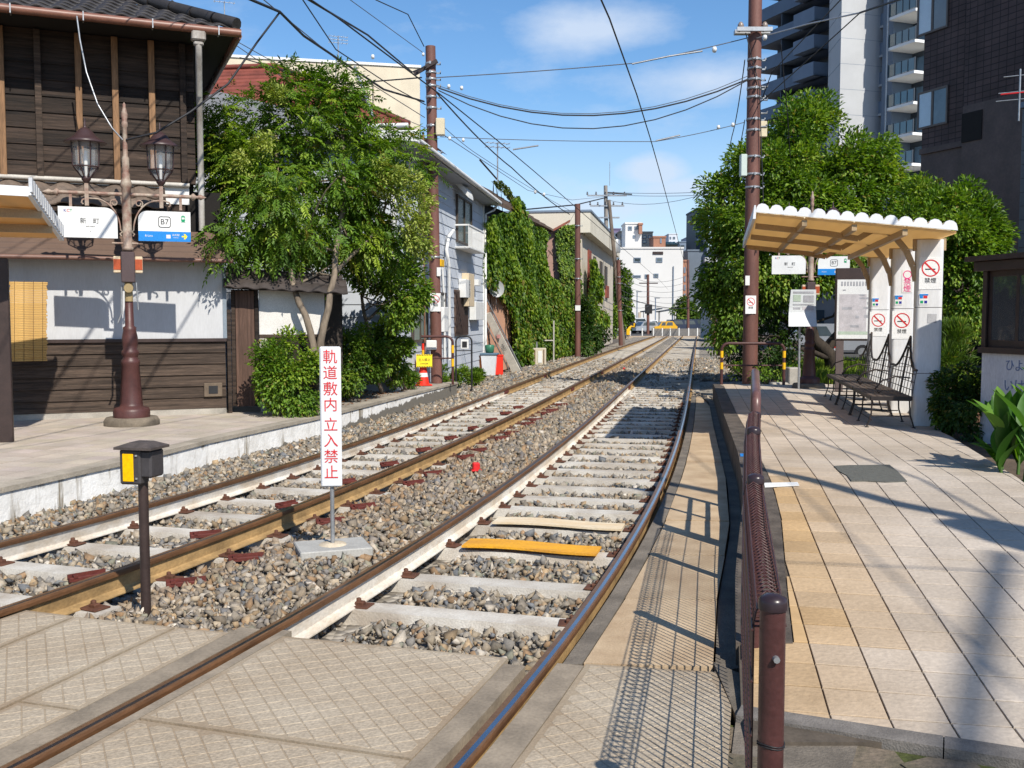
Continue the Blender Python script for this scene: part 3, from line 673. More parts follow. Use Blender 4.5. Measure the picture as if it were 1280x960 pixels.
# granite front kerb and mossy stone paving before it
m_gran = M('grey_granite', (0.20, 0.18, 0.16), 0.85, 0.35, 8, bump=.3, bscale=120, rnd=.15)
fu = FD / np.linalg.norm(FD); fn = np.array([fu[1], -fu[0]])
fn = fn if fn[1] < 0 else -fn
for a, b in ((-.20, .62), (.625, 1.45), (1.455, 2.3), (2.305, 3.2), (3.205, 4.1)):
    q = [FA + fu * a + fn * .004, FA + fu * b + fn * .004, FA + fu * b + fn * .13, FA + fu * a + fn * .13]
    MB().prism([tuple(x) for x in q], -.2, .012, 'xy').build('front_kerb', m_gran, rpf)
m_cob = M('mossy_paving_stone', (0.17, 0.13, 0.095), 0.95, 0.4, 5, col2=(0.10, 0.085, 0.055), bump=.5, bscale=40, rnd=.15)
m_moss = M('moss', (0.07, 0.085, 0.02), 0.95, 0.5, 12, bump=.8, bscale=40)
pav = E('stone_pavement', (0, 0, 0), 0, 'mossy pavement of irregular stones before the platform', 'pavement'); pav['kind'] = 'structure'
q = [FA - fu * .3 + fn * .13, FA + fu * 4.2 + fn * .13, FA + fu * 4.2 + fn * 3, FA - fu * .3 + fn * 3]
MB().prism([tuple(x) for x in q], -.2, -.035, 'xy').build('moss_bed', m_moss, pav)
for r in range(9):
    for c in range(15):
        o_ = FA + fu * (-.28 + c * .31 + (r % 2) * .155) + fn * (.30 + r * .27)
        hx = [(math.cos(w), math.sin(w)) for w in (R(a) for a in (0, 60, 120, 180, 240, 300))]
        pl = [tuple(o_ + fu * (x * .175 + random.uniform(-.02, .02)) + fn * (yy_ * .15 + random.uniform(-.015, .015))) for x, yy_ in hx]
        if r == 0: pl = clip_poly(pl, tuple(FA + fn * .135), tuple(-fu)) if False else pl
        if o_[1] > .5: MB().prism(pl, -.1, -.022 + random.uniform(-.008, .008), 'xy').build('paving_stone', m_cob, pav)

# ------------------------------------------------------------------ left platform
m_tileL = M('left_platform_tile', (0.47, 0.41, 0.35), 0.85, 0.18, 2, bump=.25, bscale=60, objcol=True)
lpf = E('left_platform', (0, 0, 0), 0, 'tiled tram platform with a stained white wall on the left', 'platform'); lpf['kind'] = 'structure'
LE = [(0, 610), (83, 591.7), (146.7, 578), (260, 550), (396, 521), (424, 514), (500, 495), (560, 480.5), (571, 477.5)]
le = [tuple(G(a, b, .2)[:2]) for a, b in LE]; d0 = np.array(le[1]) - le[0]; le = [tuple(np.array(le[0]) - d0 * 5)] + le
def wallmat():
    m = bpy.data.materials.new('stained_whitewash'); m.use_nodes = True; t = m.node_tree; n = t.nodes; l = t.links.new; b = n['Principled BSDF']; b.inputs['Roughness'].default_value = .9
    g = n.new('ShaderNodeNewGeometry')
    def noise(sc, st, det=7):
        mp_ = n.new('ShaderNodeMapping'); mp_.inputs['Scale'].default_value = st; l(g.outputs['Position'], mp_.inputs[0]); no = n.new('ShaderNodeTexNoise'); no.inputs['Scale'].default_value = sc; no.inputs['Detail'].default_value = det; no.inputs['Roughness'].default_value = .65; l(mp_.outputs[0], no.inputs[0]); return no.outputs[0]
    def ramp(x, a, c, ca=(0, 0, 0, 1), cb=(1, 1, 1, 1)):
        r_ = n.new('ShaderNodeValToRGB'); r_.color_ramp.elements[0].position = a; r_.color_ramp.elements[1].position = c; r_.color_ramp.elements[0].color = ca; r_.color_ramp.elements[1].color = cb; l(x, r_.inputs[0]); return r_.outputs[0]
    def mix(fac, a, c):
        x = n.new('ShaderNodeMix'); x.data_type = 'RGBA'
        for s_, q in ((0, fac), (6, a), (7, c)):
            if isinstance(q, tuple): x.inputs[s_].default_value = q
            else: l(q, x.inputs[s_])
        return x.outputs[2]
    base = mix(ramp(noise(2.5, (1, 1, 1)), .35, .6), (.66, .64, .60, 1), (.84, .83, .80, 1))
    st = mix(ramp(noise(4.0, (1, 1, .10)), .545, .63), base, (.22, .18, .12, 1))
    sz = n.new('ShaderNodeSeparateXYZ'); l(g.outputs['Position'], sz.inputs[0])
    ad = n.new('ShaderNodeMath'); ad.operation = 'MULTIPLY_ADD'; l(noise(5, (1, 1, .6)), ad.inputs[0]); ad.inputs[1].default_value = .55; l(sz.outputs[2], ad.inputs[2])
    st2 = mix(ramp(ad.outputs[0], .415, .50), st, (.19, .16, .12, 1))
    # bare dark concrete low down where the whitewash has gone at the far end
    ay = n.new('ShaderNodeMath'); ay.operation = 'MULTIPLY_ADD'; l(sz.outputs[1], ay.inputs[0]); ay.inputs[1].default_value = .032; ay.inputs[2].default_value = -.52
    dz = n.new('ShaderNodeMath'); dz.operation = 'SUBTRACT'; l(ay.outputs[0], dz.inputs[0]); l(sz.outputs[2], dz.inputs[1])
    dn = n.new('ShaderNodeMath'); dn.operation = 'MULTIPLY_ADD'; l(noise(4, (1, 1, 1)), dn.inputs[0]); dn.inputs[1].default_value = .3; l(dz.outputs[0], dn.inputs[2])
    out = mix(ramp(dn.outputs[0], .20, .215), st2, (.16, .145, .12, 1))
    l(out, b.inputs['Base Color']); bp = n.new('ShaderNodeBump'); bp.inputs['Strength'].default_value = .4; bp.inputs['Distance'].default_value = .03; l(noise(14, (1, 1, 1)), bp.inputs['Height']); l(bp.outputs[0], b.inputs['Normal'])
    return m
m_wwash = wallmat()
back = [(x - .25, y + .02) for x, y in le]
MB().prism(le + back[::-1], -.4, .155, 'xy').build('wall', m_wwash, lpf)
for a in range(len(le) - 1):
    (xa, ya), (xb, yb) = le[a], le[a + 1]
    MB().prism([(xa + .02, ya), (xb + .02, yb - .006), (xb - .2, yb + .02 - .006), (xa - .2, ya + .02)], .156, .204, 'xy').build('coping', M('worn_coping', (0.40, 0.35, 0.28), .9, .35, 3, bump=.3), lpf)
m_pavs = M('worn_concrete_paving', (0.34, 0.30, 0.25), .9, .3, 1.5, bump=.3, bscale=80)
bk = [(-3.2, 23.8), (-5.5, 22), (-14, 18), (-14, -2)]
MB().prism([(x - .21, y + .02) for x, y in le] + bk, -.4, .188, 'xy').build('paving_bed', m_pavs, lpf)
HL = R(13.7); f1 = np.array([math.cos(HL), -math.sin(HL)]); f2 = np.array([math.sin(HL), math.cos(HL)]); OL = np.array(le[1])
lt = []
for r in range(-3, 27):
    for c in range(1, 16):
        q = [OL - f1 * (.22 + (c - 1 + i) * .295) + f2 * ((r + j) * .295) for i, j in ((.015, .015), (.985, .015), (.985, .985), (.015, .985))]
        p = [tuple(a) for a in q]; cx, cy = np.mean(p, 0)
        if cy > 16.2 or cx < -.56 * cy: continue
        ed = np.interp(cy, [a[1] for a in le], [a[0] for a in le])
        lt.append((cy, p))
lt.sort(key=lambda t: t[0]); mbst = MB()
for k, (cy, p) in enumerate(lt):
    cx, c2 = np.mean(p, 0); mb = MB() if k < 300 else mbst; o_ = (cx, c2) if k < 300 else (0, 0)
    mb.prism([(x - o_[0], y - o_[1]) for x, y in p], .185, .197 + random.uniform(-.0015, .0015), 'xy')
    if k < 300:
        o = mb.build('tile', m_tileL, lpf); o.location = (cx, c2, 0); b = random.uniform(.9, 1.08); o.color = (b, b * random.uniform(.96, 1), b * random.uniform(.9, 1), 1)
if mbst.f: mbst.build('tile', m_tileL, lpf)['kind'] = 'stuff'
# ================================================================== LEFT SIDE
HF = FR((-4.57, 16.06, .19), R(23))
hx = lambda px, py, off=0.0: HF.hit(px, py, off)
house = E('wooden_house', HF.o, HF.a, 'old dark wooden house with a curved tile roof and brown awning behind the lamp post', 'house')
XLft = -10.5
zs0 = hx(200, 512)[1]; zs1 = hx(200, 427)[1]; zaw = hx(150, 292)[1]; zup0 = hx(150, 226)[1]
# inner body so that nothing shows through
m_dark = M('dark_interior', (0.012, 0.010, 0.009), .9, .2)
MB().b2(XLft, -.02, .12, 5.2, 0, zup0 - .1).b2(XLft, hx(243, 150)[0] - .02, .12, 5.2, zup0 - .1, 5.7).build('wall', m_dark, house)
MB().b2(XLft, .0, -.03, .12, -.25, zs0).build('footing', m_conc, house)
nb = 6
for k in range(nb):            # lower clapboards
    z0 = zs0 + (zs1 - zs0) * k / nb; z1 = zs0 + (zs1 - zs0) * (k + 1) / nb
    mb = MB(); mb.add([(XLft, -.038, z0), (0, -.038, z0), (0, -.012, z1 + .02), (XLft, -.012, z1 + .02), (XLft, .1, z0), (0, .1, z0), (0, .1, z1 + .02), (XLft, .1, z1 + .02)], [(0, 1, 2, 3), (0, 4, 5, 1), (1, 5, 6, 2), (3, 2, 6, 7), (0, 3, 7, 4)])
    mb.build('clapboard', m_woodg, house)
MB().b2(XLft, .02, -.06, .1, zs1 - .005, zs1 + .045).build('sill', m_dbrown, house)
m_pan_w = M('grey_white_panel', (0.53, 0.54, 0.56), 0.8, 0.12, 2.2, col2=(.47, .475, .485), stretch=(1, 1, .18), fine=.05)
zg = hx(150, 322)[1]
for x0, x1 in ((XLft, hx(47, 380)[0] - .01), (hx(47, 380)[0] + .01 - .02, -.03)):
    MB().b2(x0, x1, -.02, .1, zs1 + .046, zg + .1).build('wall_panel', m_pan_w, house)
MB().b2(-.03, .03, -.03, .1, zs1 + .046, zg + .1).build('corner_trim', M('blue_grey_trim', (0.20, 0.24, 0.28), .6, .1), house)
MB().b2(.03, .09, -.04, .1, -.1, zs1 + .5).build('corner_post', m_wood, house)
# vent grille
vx, vz = hx(266, 487)
vg = MB().b2(vx - .14, vx + .14, -.065, -.03, vz - .11, vz + .11, .008).build('vent_grille', M('vent_wood', (.16, .12, .085), .8, .3, 6), house)
MB().b2(vx - .07, vx + .07, -.07, -.064, vz - .06, vz + .065).build('mesh', m_black, vg)
# brown metal awning with lapped strips
m_awn = M('brown_sheet_metal', (0.135, 0.088, 0.066), 0.5, 0.15, 3, fine=.05)
offA = .42
(xa, zb), (xb, zf) = hx(266, 291, .05), hx(289, 324, offA)
aw = MB().add([(XLft, -.05, zb), (xa, -.05, zb), (xb, -offA, zf), (XLft, -offA, zf), (XLft, -.05, zb - .06), (xa, -.05, zb - .06), (xb, -offA, zf - .05), (XLft, -offA, zf - .05)], [(0, 1, 2, 3), (4, 7, 6, 5), (3, 2, 6, 7), (1, 5, 6, 2)]).build('awning', m_awn, house)
ns = 5
for k in range(ns):
    t0, t1 = k / ns, (k + 1) / ns; f_ = lambda t, dz: [(XLft, -.05 - (offA - .05) * t, zb + (zf - zb) * t + dz), (xa + (xb - xa) * t, -.05 - (offA - .05) * t, zb + (zf - zb) * t + dz)]
    a0, a1 = f_(t0, .004); b1, b0 = f_(t1, .022)[::-1]; c0, c1 = f_(t1, 0.0)
    MB().add([a0, a1, b1, b0, c0, c1], [(0, 1, 2, 3), (3, 2, 5, 4)]).build('awning_strip', m_awn, aw)
MB().tube([(XLft, -offA - .03, zf - .03), (xb + .02, -offA - .03, zf - .03)], .035, 8).build('gutter', M('brown_gutter', (0.19, 0.10, 0.075), .5, .2), aw)
# recess, small tiled roof with plaster strip
(xh, zh1), (_, zh0) = hx(222, 258, .42), hx(150, 240, .42)
xh = hx(200, 258, .42)[0]
zt0 = hx(150, 259, .45)[1]; zt1 = zup0 - .02
MB().b2(XLft, xh + .12, -.47, -.40, zt0 - .09, zt0 - .03).build('eave_board', m_wood, house)
MB().b2(XLft, hx(232, 300)[0], -.05, .12, zaw - .02, zt0 + .1).build('shadow_board', m_wood, house)
def wave_tile(w, l, amp=.045, th=.018, n=8):
    """one curved roof tile: w across, l down the slope (towards -y)"""
    mb = MB(); v = []
    for y in (0, -l):
        for z0 in (0, -th):
            for i in range(n + 1):
                u = i / n; z = amp * (math.sin(u * 2 * math.pi - .6) * .6 + .35 * math.cos(u * 2 * math.pi)); v.append((u * w * 1.04, y, z + z0))
    m = n + 1
    f = [(i, i + 1, 2 * m + i + 1, 2 * m + i) for i in range(n)] + [(2 * m + i, 2 * m + i + 1, 3 * m + i + 1, 3 * m + i) for i in range(n)] + [(m + i, 3 * m + i, 3 * m + i + 1, m + i + 1) for i in range(n)]
    mb.add(v, f, 0, True); mb.s[n:2 * n] = [False] * n
    return mb
me_kb = wave_tile(.36, .34, .05).mesh('roof_tile', m_kawarab)
sm = math.atan2(zt1 - zt0, .42)
small = MB().add([(XLft, -.46, zt0 - .05), (xh + .1, -.46, zt0 - .05), (xh + .1, -.03, zt1 - .05), (XLft, -.03, zt1 - .05)], [(0, 1, 2, 3)]).build('small_roof', m_wood, house)
for r in range(2):
    x = XLft + .2
    while x < xh - .2:
        o = obj('roof_tile', me_kb, small, (x, -.03 - .20 * r, zt0 + (zt1 - zt0) * (1 - (r * .2 + 0) / .43) * .85 + .02 - r * 0)); o.rotation_euler = (sm * .75, 0, 0); x += .36
MB().b2(XLft, hx(236, 240)[0], -.045, .02, zt0 + .12, zup0 - .06).build('plaster_strip', m_white, house)
MB().tube([(XLft, -.09, zup0 - .03), (hx(236, 232)[0], -.09, zup0 - .03)], .035, 8).build('pipe', M('pale_pipe', (.5, .47, .42), .6, .2), house)
# upper boards and battens
ztop = 5.72; nb = 9; XU = hx(243, 150)[0]
for k in range(nb):
    z0 = zup0 + (ztop - zup0) * k / nb; z1 = zup0 + (ztop - zup0) * (k + 1) / nb
    for x0, x1 in ((XLft, hx(50, 150)[0] - .005), (hx(50, 150)[0] + .005, hx(145, 150)[0] - .005), (hx(145, 150)[0] + .005, XU)):
        MB().add([(x0, -.034, z0), (x1, -.034, z0), (x1, -.012, z1 + .015), (x0, -.012, z1 + .015), (x0, .1, z0), (x1, .1, z0), (x1, .1, z1 + .015), (x0, .1, z1 + .015)], [(0, 1, 2, 3), (0, 4, 5, 1), (1, 5, 6, 2), (3, 2, 6, 7), (0, 3, 7, 4)]).build('wall_board', m_wood, house)
for px, yb, mat in ((5, 219, m_woodn), (51, 222, m_woodg), (101, 205, m_woodn), (147, 227, m_woodn), (192, 212, m_woodn), (231, 232, m_wood)):
    x, z = hx(px, yb, .08); MB().b2(x - .045, x + .045, -.11, -.03, z, ztop, .006).build('batten', mat, house)
# main roof: eaves, soffit, curved tiles, hip
OV = .80; xe, zE = hx(296, 42, OV); _, zE2 = hx(4, 9, OV); zE = (zE + zE2) / 2
SL = R(24); ts = math.tan(SL); RUN = 3.2
ends = [(XLft, -OV, zE), (xe, -OV, zE)]
roof = MB().add([(XLft, -OV, zE + .03), (xe, -OV, zE + .03), (xe - RUN, -OV + RUN, zE + RUN * ts), (XLft, -OV + RUN, zE + RUN * ts), (xe, 6.0, zE + .03), (xe - RUN, 6.0, zE + RUN * ts), (XLft, -OV, zE - .03), (xe, -OV, zE - .03), (xe, 6.0, zE - .03), (XLft, 6.0, zE - .03)], [(0, 1, 2, 3), (1, 4, 5, 2), (6, 9, 8, 7), (0, 6, 7, 1), (1, 7, 8, 4)]).build('roof', m_dark, house)
me_kw = wave_tile(.275, .30, .038).mesh('roof_tile', m_kawara)
for r in range(9):
    y = -OV + .22 + r * .235; x = xe - .3 - r * .235
    while x > -8.6:
        o = obj('roof_tile', me_kw, roof, (x, y + .02, zE + .085 + (y + OV) * ts + random.uniform(-.004, .004))); o.rotation_euler = (SL - .03, 0, random.uniform(-.012, .012)); x -= .275
hp0, hp1 = np.array([xe, -OV, zE + .12]), np.array([xe - RUN, -OV + RUN, zE + RUN * ts + .12])
for k in range(11):
    a = hp0 + (hp1 - hp0) * (k * .088); b = hp0 + (hp1 - hp0) * (k * .088 + .092)
    MB().tube([a, b + (0, 0, .02)], [.105, .085], 10).build('ridge_tile', m_kawara, roof)
m_cop = M('copper_brown_gutter', (0.20, 0.085, 0.055), .45, .25, 6, spec=.5)
gt = MB(); gt.tube([(XLft, -OV - .07, zE - .02), (xe + .05, -OV - .07, zE - .02)], .062, 10); gt.build('gutter', m_cop, house)
x = -8.4
while x < xe: MB().b2(x - .008, x + .008, -OV - .14, -OV, zE - .09, zE + .04).build('gutter_bracket', m_galv, house); x += .92
MB().tube([(xe + .03, -OV + .05, zE - .03), (xe + .03, 5.5, zE - .03)], .055, 8).build('gutter', m_cop, house)
# hopper and downpipe at the corner
m_pipe = M('stained_white_pipe', (0.50, 0.49, 0.46), .6, .4, 3, col2=(.25, .22, .19), stretch=(1, 1, .5))
px_, pz_ = hx(247, 45, OV - .06)
hop = MB().b2(px_ - .10, px_ + .10, -OV - .12, -OV + .05, pz_ - .10, pz_ + .10, .02); hop.b2(px_ - .07, px_ + .07, -OV - .09, -OV + .02, pz_ - .17, pz_ - .1, .02)
hop.build('hopper', m_pipe, house)
xd, zd = hx(247, 110, .1)
MB().tube([(px_, -OV - .04, pz_ - .15), (px_, -OV - .04, pz_ - .3), (xd + .02, -.12, pz_ - .75), (xd + .02, -.12, 3.4), (xd + .02, -.12, zb + .02)], .048, 8).build('downpipe', m_pipe, house)

# bamboo blind hanging under the awning edge
m_bam = M('bamboo_slats', (0.62, 0.40, 0.13), .7, .35, 3, col2=(.40, .22, .06), space='O', stretch=(1.5, 1, 60), bump=.3, bscale=3, fine=.25)
(bx0, bz1), (bx1, bz0) = hx(12, 352, .34), hx(62, 451, .34)
bl = E('bamboo_blind', HF.w(0, 0, 0), HF.a, 'yellow bamboo blind hanging on the grey wall beside the left shelter', 'blind')
nsl = 46
for k in range(nsl):
    z = bz0 + (bz1 - bz0) * (k + .5) / nsl; w = .05 * math.sin((1 - k / nsl) * 1.4) * random.uniform(.8, 1.1)
    o = MB().box((0, 0, 0), ((bx1 - bx0) + random.uniform(-.02, .02), .012, (bz1 - bz0) / nsl * .93), 0, .003).build('bamboo_slat', m_bam, bl); o.location = ((bx0 + bx1) / 2 - w * .6, -.34 - w, z)
for t in (.15, .4, .65, .9):
    x = bx0 + (bx1 - bx0) * t; MB().tube([(x, -.357, bz1 + .02), (x - .01, -.357, bz1), (x - .04, -.41, bz0)], .003, 4).build('string', M('twine', (.16, .10, .05), .9), bl)

# gate, garden wall with tiled coping
GF = FR(HF.w(.10, .12, 0), R(14))
gx = lambda px, py, off=0.0: GF.hit(px, py, off)
gate = E('lattice_gate', GF.o, GF.a, 'dark wooden lattice gate between the old house and the white garden wall', 'gate')
x0, x1 = .02, gx(324, 450)[0]; zt, zb_ = gx(300, 362)[1], gx(300, 510)[1] + .03
for x in (x0, x1 - .06): MB().b2(x, x + .06, -.05, .03, zb_, zt, .004).build('gate_post', m_wood, gate)
for z in (zb_ + .03, (zb_ + zt) / 2 - .02, zt - .08): MB().b2(x0 + .06, x1 - .06, .0, .03, z, z + .07).build('cross_rail', m_wood, gate)
m_gwood = M('brown_gate_wood', (0.125, 0.072, 0.052), .85, .4, 1, space='O', stretch=(20, 20, 1.2), bump=.4, bscale=5, rnd=.2, fine=.2)
nsl = 9
for k in range(nsl):
    x = x0 + .07 + (x1 - x0 - .14) * (k + .5) / nsl; MB().b2(x - .019, x + .019, -.035, -.002, zb_, zt - .02, .003).build('slat', m_gwood, gate)
MB().b2(x0, x1, .12, .15, zb_, zt).build('back_panel', m_dark, gate)
gw = E('garden_wall', GF.o, GF.a, 'white plastered garden wall under a dark tiled coping beside the lattice gate', 'wall')
wx0, wx1 = x1 + .01, gx(398, 400)[0] + .1; za, zc = gx(340, 363)[1], gx(340, 418)[1]
MB().b2(wx0, wx1, 0, .14, zc, za).build('plaster', M('garden_plaster', (0.70, 0.68, 0.64), .9, .15, 2), gw)
MB().b2(wx0, wx1, -.02, .13, -.1, zc - .05).build('wood_base', m_wood, gw); MB().b2(wx0, wx1, -.04, .15, zc - .05, zc).build('rail', m_woodg, gw)
MB().b2(wx0, wx0 + .12, -.03, .0, 0, zc - .06).build('stone', m_conc, gw)
tp = MB(); a, b = gx(284, 338, .2), gx(402, 372, .2); zr = max(a[1], za + .3)
cop = MB().add([(x0 - .1, -.30, za + .04), (wx1 + .3, -.30, za - .06), (wx1 + .3, .10, za + .16), (x0 - .1, .10, za + .26), (wx1 + .3, .5, za - .06), (x0 - .1, .5, za + .04)], [(0, 1, 2, 3), (3, 2, 4, 5), (0, 5, 4, 1)]).build('coping', m_dark, gw)
me_kt = wave_tile(.275, .26, .03).mesh('roof_tile', M('dark_brown_tile', (.045, .034, .030), .75, .4, 8, rnd=.3)); x = x0 - .1
while x < wx1 + .2:
    for r in range(2): o = obj('roof_tile', me_kt, cop, (x, .06 - .19 * r, za + .28 - r * .105 - .05 * (x - x0))); o.rotation_euler = (R(30), R(3), 0)
    x += .275
MB().tube([(x0 - .1, .1, za + .31), (wx1 + .3, .1, za + .20)], .06, 10).build('ridge', MATS['dark_brown_tile'], cop)
# low dark building behind the garden wall and tree
MB_ = MB().b2(x1 + .9, gx(428, 400, -1.6)[0], 1.6, 5.0, -.2, 2.3); T(MB_.build('shed', M('dark_shed_wall', (0.06, 0.048, 0.04), .9, .4, 3)), 'dark low shed behind the tree and bushes', 'shed').location = tuple(GF.o); bpy.data.objects['shed'].rotation_euler = (0, 0, GF.a)

# ------------------------------------------------------------------ left shelter (its corner reaches into the picture)
m_shw = M('white_shelter_steel', (0.74, 0.75, 0.76), .45, .08, 3, fine=.03)
def ivory_mat():
    m = bpy.data.materials.new('ivory_roof_sheet'); m.use_nodes = True; MATS['ivory'] = m; t = m.node_tree; n = t.nodes; b = n['Principled BSDF']
    b.inputs['Base Color'].default_value = (.62, .46, .26, 1); b.inputs['Roughness'].default_value = .6
    tr = n.new('ShaderNodeBsdfTranslucent'); tr.inputs[0].default_value = (.80, .52, .22, 1); ms = n.new('ShaderNodeMixShader'); ms.inputs[0].default_value = .42
    t.links.new(b.outputs[0], ms.inputs[1]); t.links.new(tr.outputs[0], ms.inputs[2]); t.links.new(ms.outputs[0], n['Material Output'].inputs[0]); return m
m_ivory = ivory_mat(); m_tan = M('tan_steel', (.42, .30, .17), .5, .1, 3)
ls = E('tram_shelter', (0, 0, 0), 0, 'white tram shelter with an ivory ceiling on the left platform', 'shelter')
U, Tt, U2, T2 = A(36, 240, 11.4), A(77, 298, 13.5), A(-420, 214, 9.3), A(-420, 288, 11.4)
up = np.array([0, 0, .06])
MB().add([U, U2, T2, Tt, U + up, U2 + up, T2 + up, Tt + up], [(0, 1, 2, 3), (7, 6, 5, 4), (0, 3, 7, 4), (1, 0, 4, 5)]).build('roof_sheet', m_ivory, ls)
u3 = np.array([0, -.02, .0]); hgt = np.array([0, 0, .05])
MB().add([U2 + u3 - hgt, U + u3 - hgt, U + u3 + up, U2 + u3 + up, U2 - hgt, U - hgt, U + up, U2 + up], [(0, 1, 2, 3), (7, 6, 5, 4), (0, 4, 5, 1), (1, 5, 6, 2), (3, 2, 6, 7)]).build('fascia', m_shw, ls)
rim = MB(); nT = 16; d_ = (Tt - U) / nT; ot = np.array([.05, -.02, 0])
for k in range(nT):
    a, b = U + d_ * k, U + d_ * (k + .62); rim.add([a + ot, b + ot, b + ot + (0, 0, .16), a + ot + (0, 0, .16), a, b, b + (0, 0, .16), a + (0, 0, .16)], [(0, 1, 2, 3), (7, 6, 5, 4), (0, 4, 5, 1), (1, 5, 6, 2), (2, 6, 7, 3), (3, 7, 4, 0)])
rim.bar(U, Tt, .05, .07); rim.build('toothed_rim', m_shw, ls)
for k in (.33, .66):
    a, b = U + (Tt - U) * k, U2 + (T2 - U2) * k; MB().bar(a - (0, 0, .06), b - (0, 0, .06), .06, .10).build('purlin', m_tan, ls)
nb_ = E('notice_stand', G(9, 553, .19), R(20), 'brown notice stand post with a white panel at the edge of the left platform', 'notice stand')
MB().b2(-.075, .075, -.06, .06, 0, 2.25, .008).build('post', m_dbrown, nb_)
MB().b2(-1.2, -.09, -.03, .03, .65, 2.2, .006).build('panel', m_white, nb_)

# ------------------------------------------------------------------ station lamp post, used on both platforms
m_postu = M('weathered_post_paint', (0.36, 0.30, 0.235), .6, .4, 9, col2=(.22, .12, .09), bump=.15)
m_lampb = M('lamp_brown_paint', (0.055, 0.030, 0.030), .4, .2, 5)
def plate(w, h, r, t, side):
    """sign plate with one large rounded upper corner"""
    p = [(-w / 2, -h / 2), (w / 2, -h / 2)]
    arc = lambda cx, cz, rr, a0, a1, n=8: [(cx + rr * math.cos(R(a0 + (a1 - a0) * i / n)), cz + rr * math.sin(R(a0 + (a1 - a0) * i / n))) for i in range(n + 1)]
    if side > 0: p += arc(w / 2 - r, h / 2 - r, r, 0, 90) + [(-w / 2, h / 2)]
    else: p += [(w / 2, h / 2)] + arc(-w / 2 + r, h / 2 - r, r, 90, 180)
    return MB().prism(p, -t / 2, t / 2, 'xz')
LD = 14.05; kx = LD / F
def lamp_post(loc, rz, label):
    t = E('station_lamp_post', loc, rz, label, 'lamp post', 'station lamp posts with name signs')
    MB().lathe([(.37, 0), (.37, .06), (.34, .11), (.24, .11)], 22).build('plinth', M('plinth_stone', (.19, .155, .115), .9, .4, 6), t)
    prof = [(.245, .10), (.245, .20), (.225, .24), (.155, .26), (.150, .30), (.117, .82), (.125, .86), (.125, .90), (.098, .93), (.10, .96), (.115, .99), (.115, 1.03), (.092, 1.06), (.105, 1.12), (.105, 1.22), (.085, 1.32), (.09, 1.36), (.06, 1.38), (.052, 1.9)]
    MB().lathe(prof, 24, flute=(.29, .83)).build('base', m_brown, t)
    MB().lathe([(.05, 1.85), (.05, 2.42), (.075, 2.42), (.078, 2.46), (.062, 2.48), (.062, 3.28), (.078, 3.30), (.07, 3.36), (.052, 3.42), (.055, 3.46), (.04, 3.5), (.05, 3.56), (.048, 3.68), (.033, 3.72), (.033, 4.10), (.045, 4.12), (.04, 4.17), (.03, 4.19), (.047, 4.27), (.03, 4.34), (.02, 4.38), (.022, 4.41), (.004, 4.44)], 14).build('shaft', m_postu, t)
    for sx in (-1, 1):
        arm = MB().tube([(sx * .05, 0, 3.19), (sx * .86, 0, 3.19)], .026, 8); arm.lathe([(0.001, -.01), (.05, .03), (.05, .05), (.02, .08), (.02, .1), (.04, .14), (.0, .22)], 8)
        for i in range(len(arm.v) - 72, len(arm.v)):
            x, y, z = arm.v[i]; arm.v[i] = (sx * (.84 + z), y, 3.19 + x)
        arm.build('arm', m_postu, t)
        c = MB()      # scroll bracket
        pts = [(sx * (.075 + .02 * math.sin(a * 2)), 0, 2.62 + .03 * a) for a in range(3)] + [(sx * (.085 + .33 * (1 - math.cos(R(a)))), 0, 2.70 + .42 * math.sin(R(a))) for a in range(0, 91, 10)] + [(sx * .50, 0, 3.12), (sx * .56, 0, 3.10), (sx * .575, 0, 3.06), (sx * .55, 0, 3.04)]
        c.tube(pts, .012, 6); c.tube([(sx * (.16 + .05 * math.cos(R(a)) * (1 - a / 700)), 0, 3.07 + .05 * math.sin(R(a)) * (1 - a / 700)) for a in range(-60, 400, 30)], .010, 6); c.build('scroll', m_postu, t)
        c = MB().tube([(sx * .06, 0, 2.52), (sx * .20, 0, 2.52)], .016, 6); c.build('stay', m_postu, t)
        # lantern
        X = sx * .475 + (-.02 if sx > 0 else -.03); z0 = 3.02
        MB().b2(X - .025, X + .025, -.025, .025, z0, z0 + .30).tube([(X, 0, z0 + .2), (X, 0, z0 + .36)], .018, 6).build('lantern_stem', m_postu, t)
        z1 = z0 + .33; pr = [(.045, z1), (.06, z1 + .05), (.17, z1 + .19), (.175, z1 + .21), (.19, z1 + .52)]
        fr = MB()
        for j in range(8):
            w = 2 * math.pi * (j + .5) / 8; fr.tube([(X + r * math.cos(w), r * math.sin(w), z) for r, z in pr[1:]], .009, 4)
        for r, z in (pr[2], pr[4]): fr.tube([(X + r * math.cos(2 * math.pi * (j + .5) / 8), r * math.sin(2 * math.pi * (j + .5) / 8), z) for j in range(9)], .01, 4)
        fr.lathe([(.03, z1 - .02), (.06, z1 + .02), (.065, z1 + .06), (.05, z1 + .065)], 10, (X, 0, 0)); fr.build('lantern_frame', m_lampb, t)
        MB().lathe([(r * .96, z) for r, z in pr[1:]], 8, (X, 0, 0), sm=False).build('lantern_glass', m_clear, t)
        MB().lathe([(.015, z1 + .06), (.02, z1 + .15), (.028, z1 + .3), (.02, z1 + .4), (.004, z1 + .42)], 10, (X, 0, 0)).build('bulb', m_white, t)
        z2 = z1 + .52
        MB().lathe([(.270, z2 - .012), (.275, z2), (.20, z2 + .045), (.14, z2 + .09), (.105, z2 + .14), (.05, z2 + .19), (.018, z2 + .20), (.022, z2 + .22), (.012, z2 + .25), (.012, z2 + .30), (.002, z2 + .33)], 18, (X, 0, 0)).build('lantern_cap', m_lampb, t)
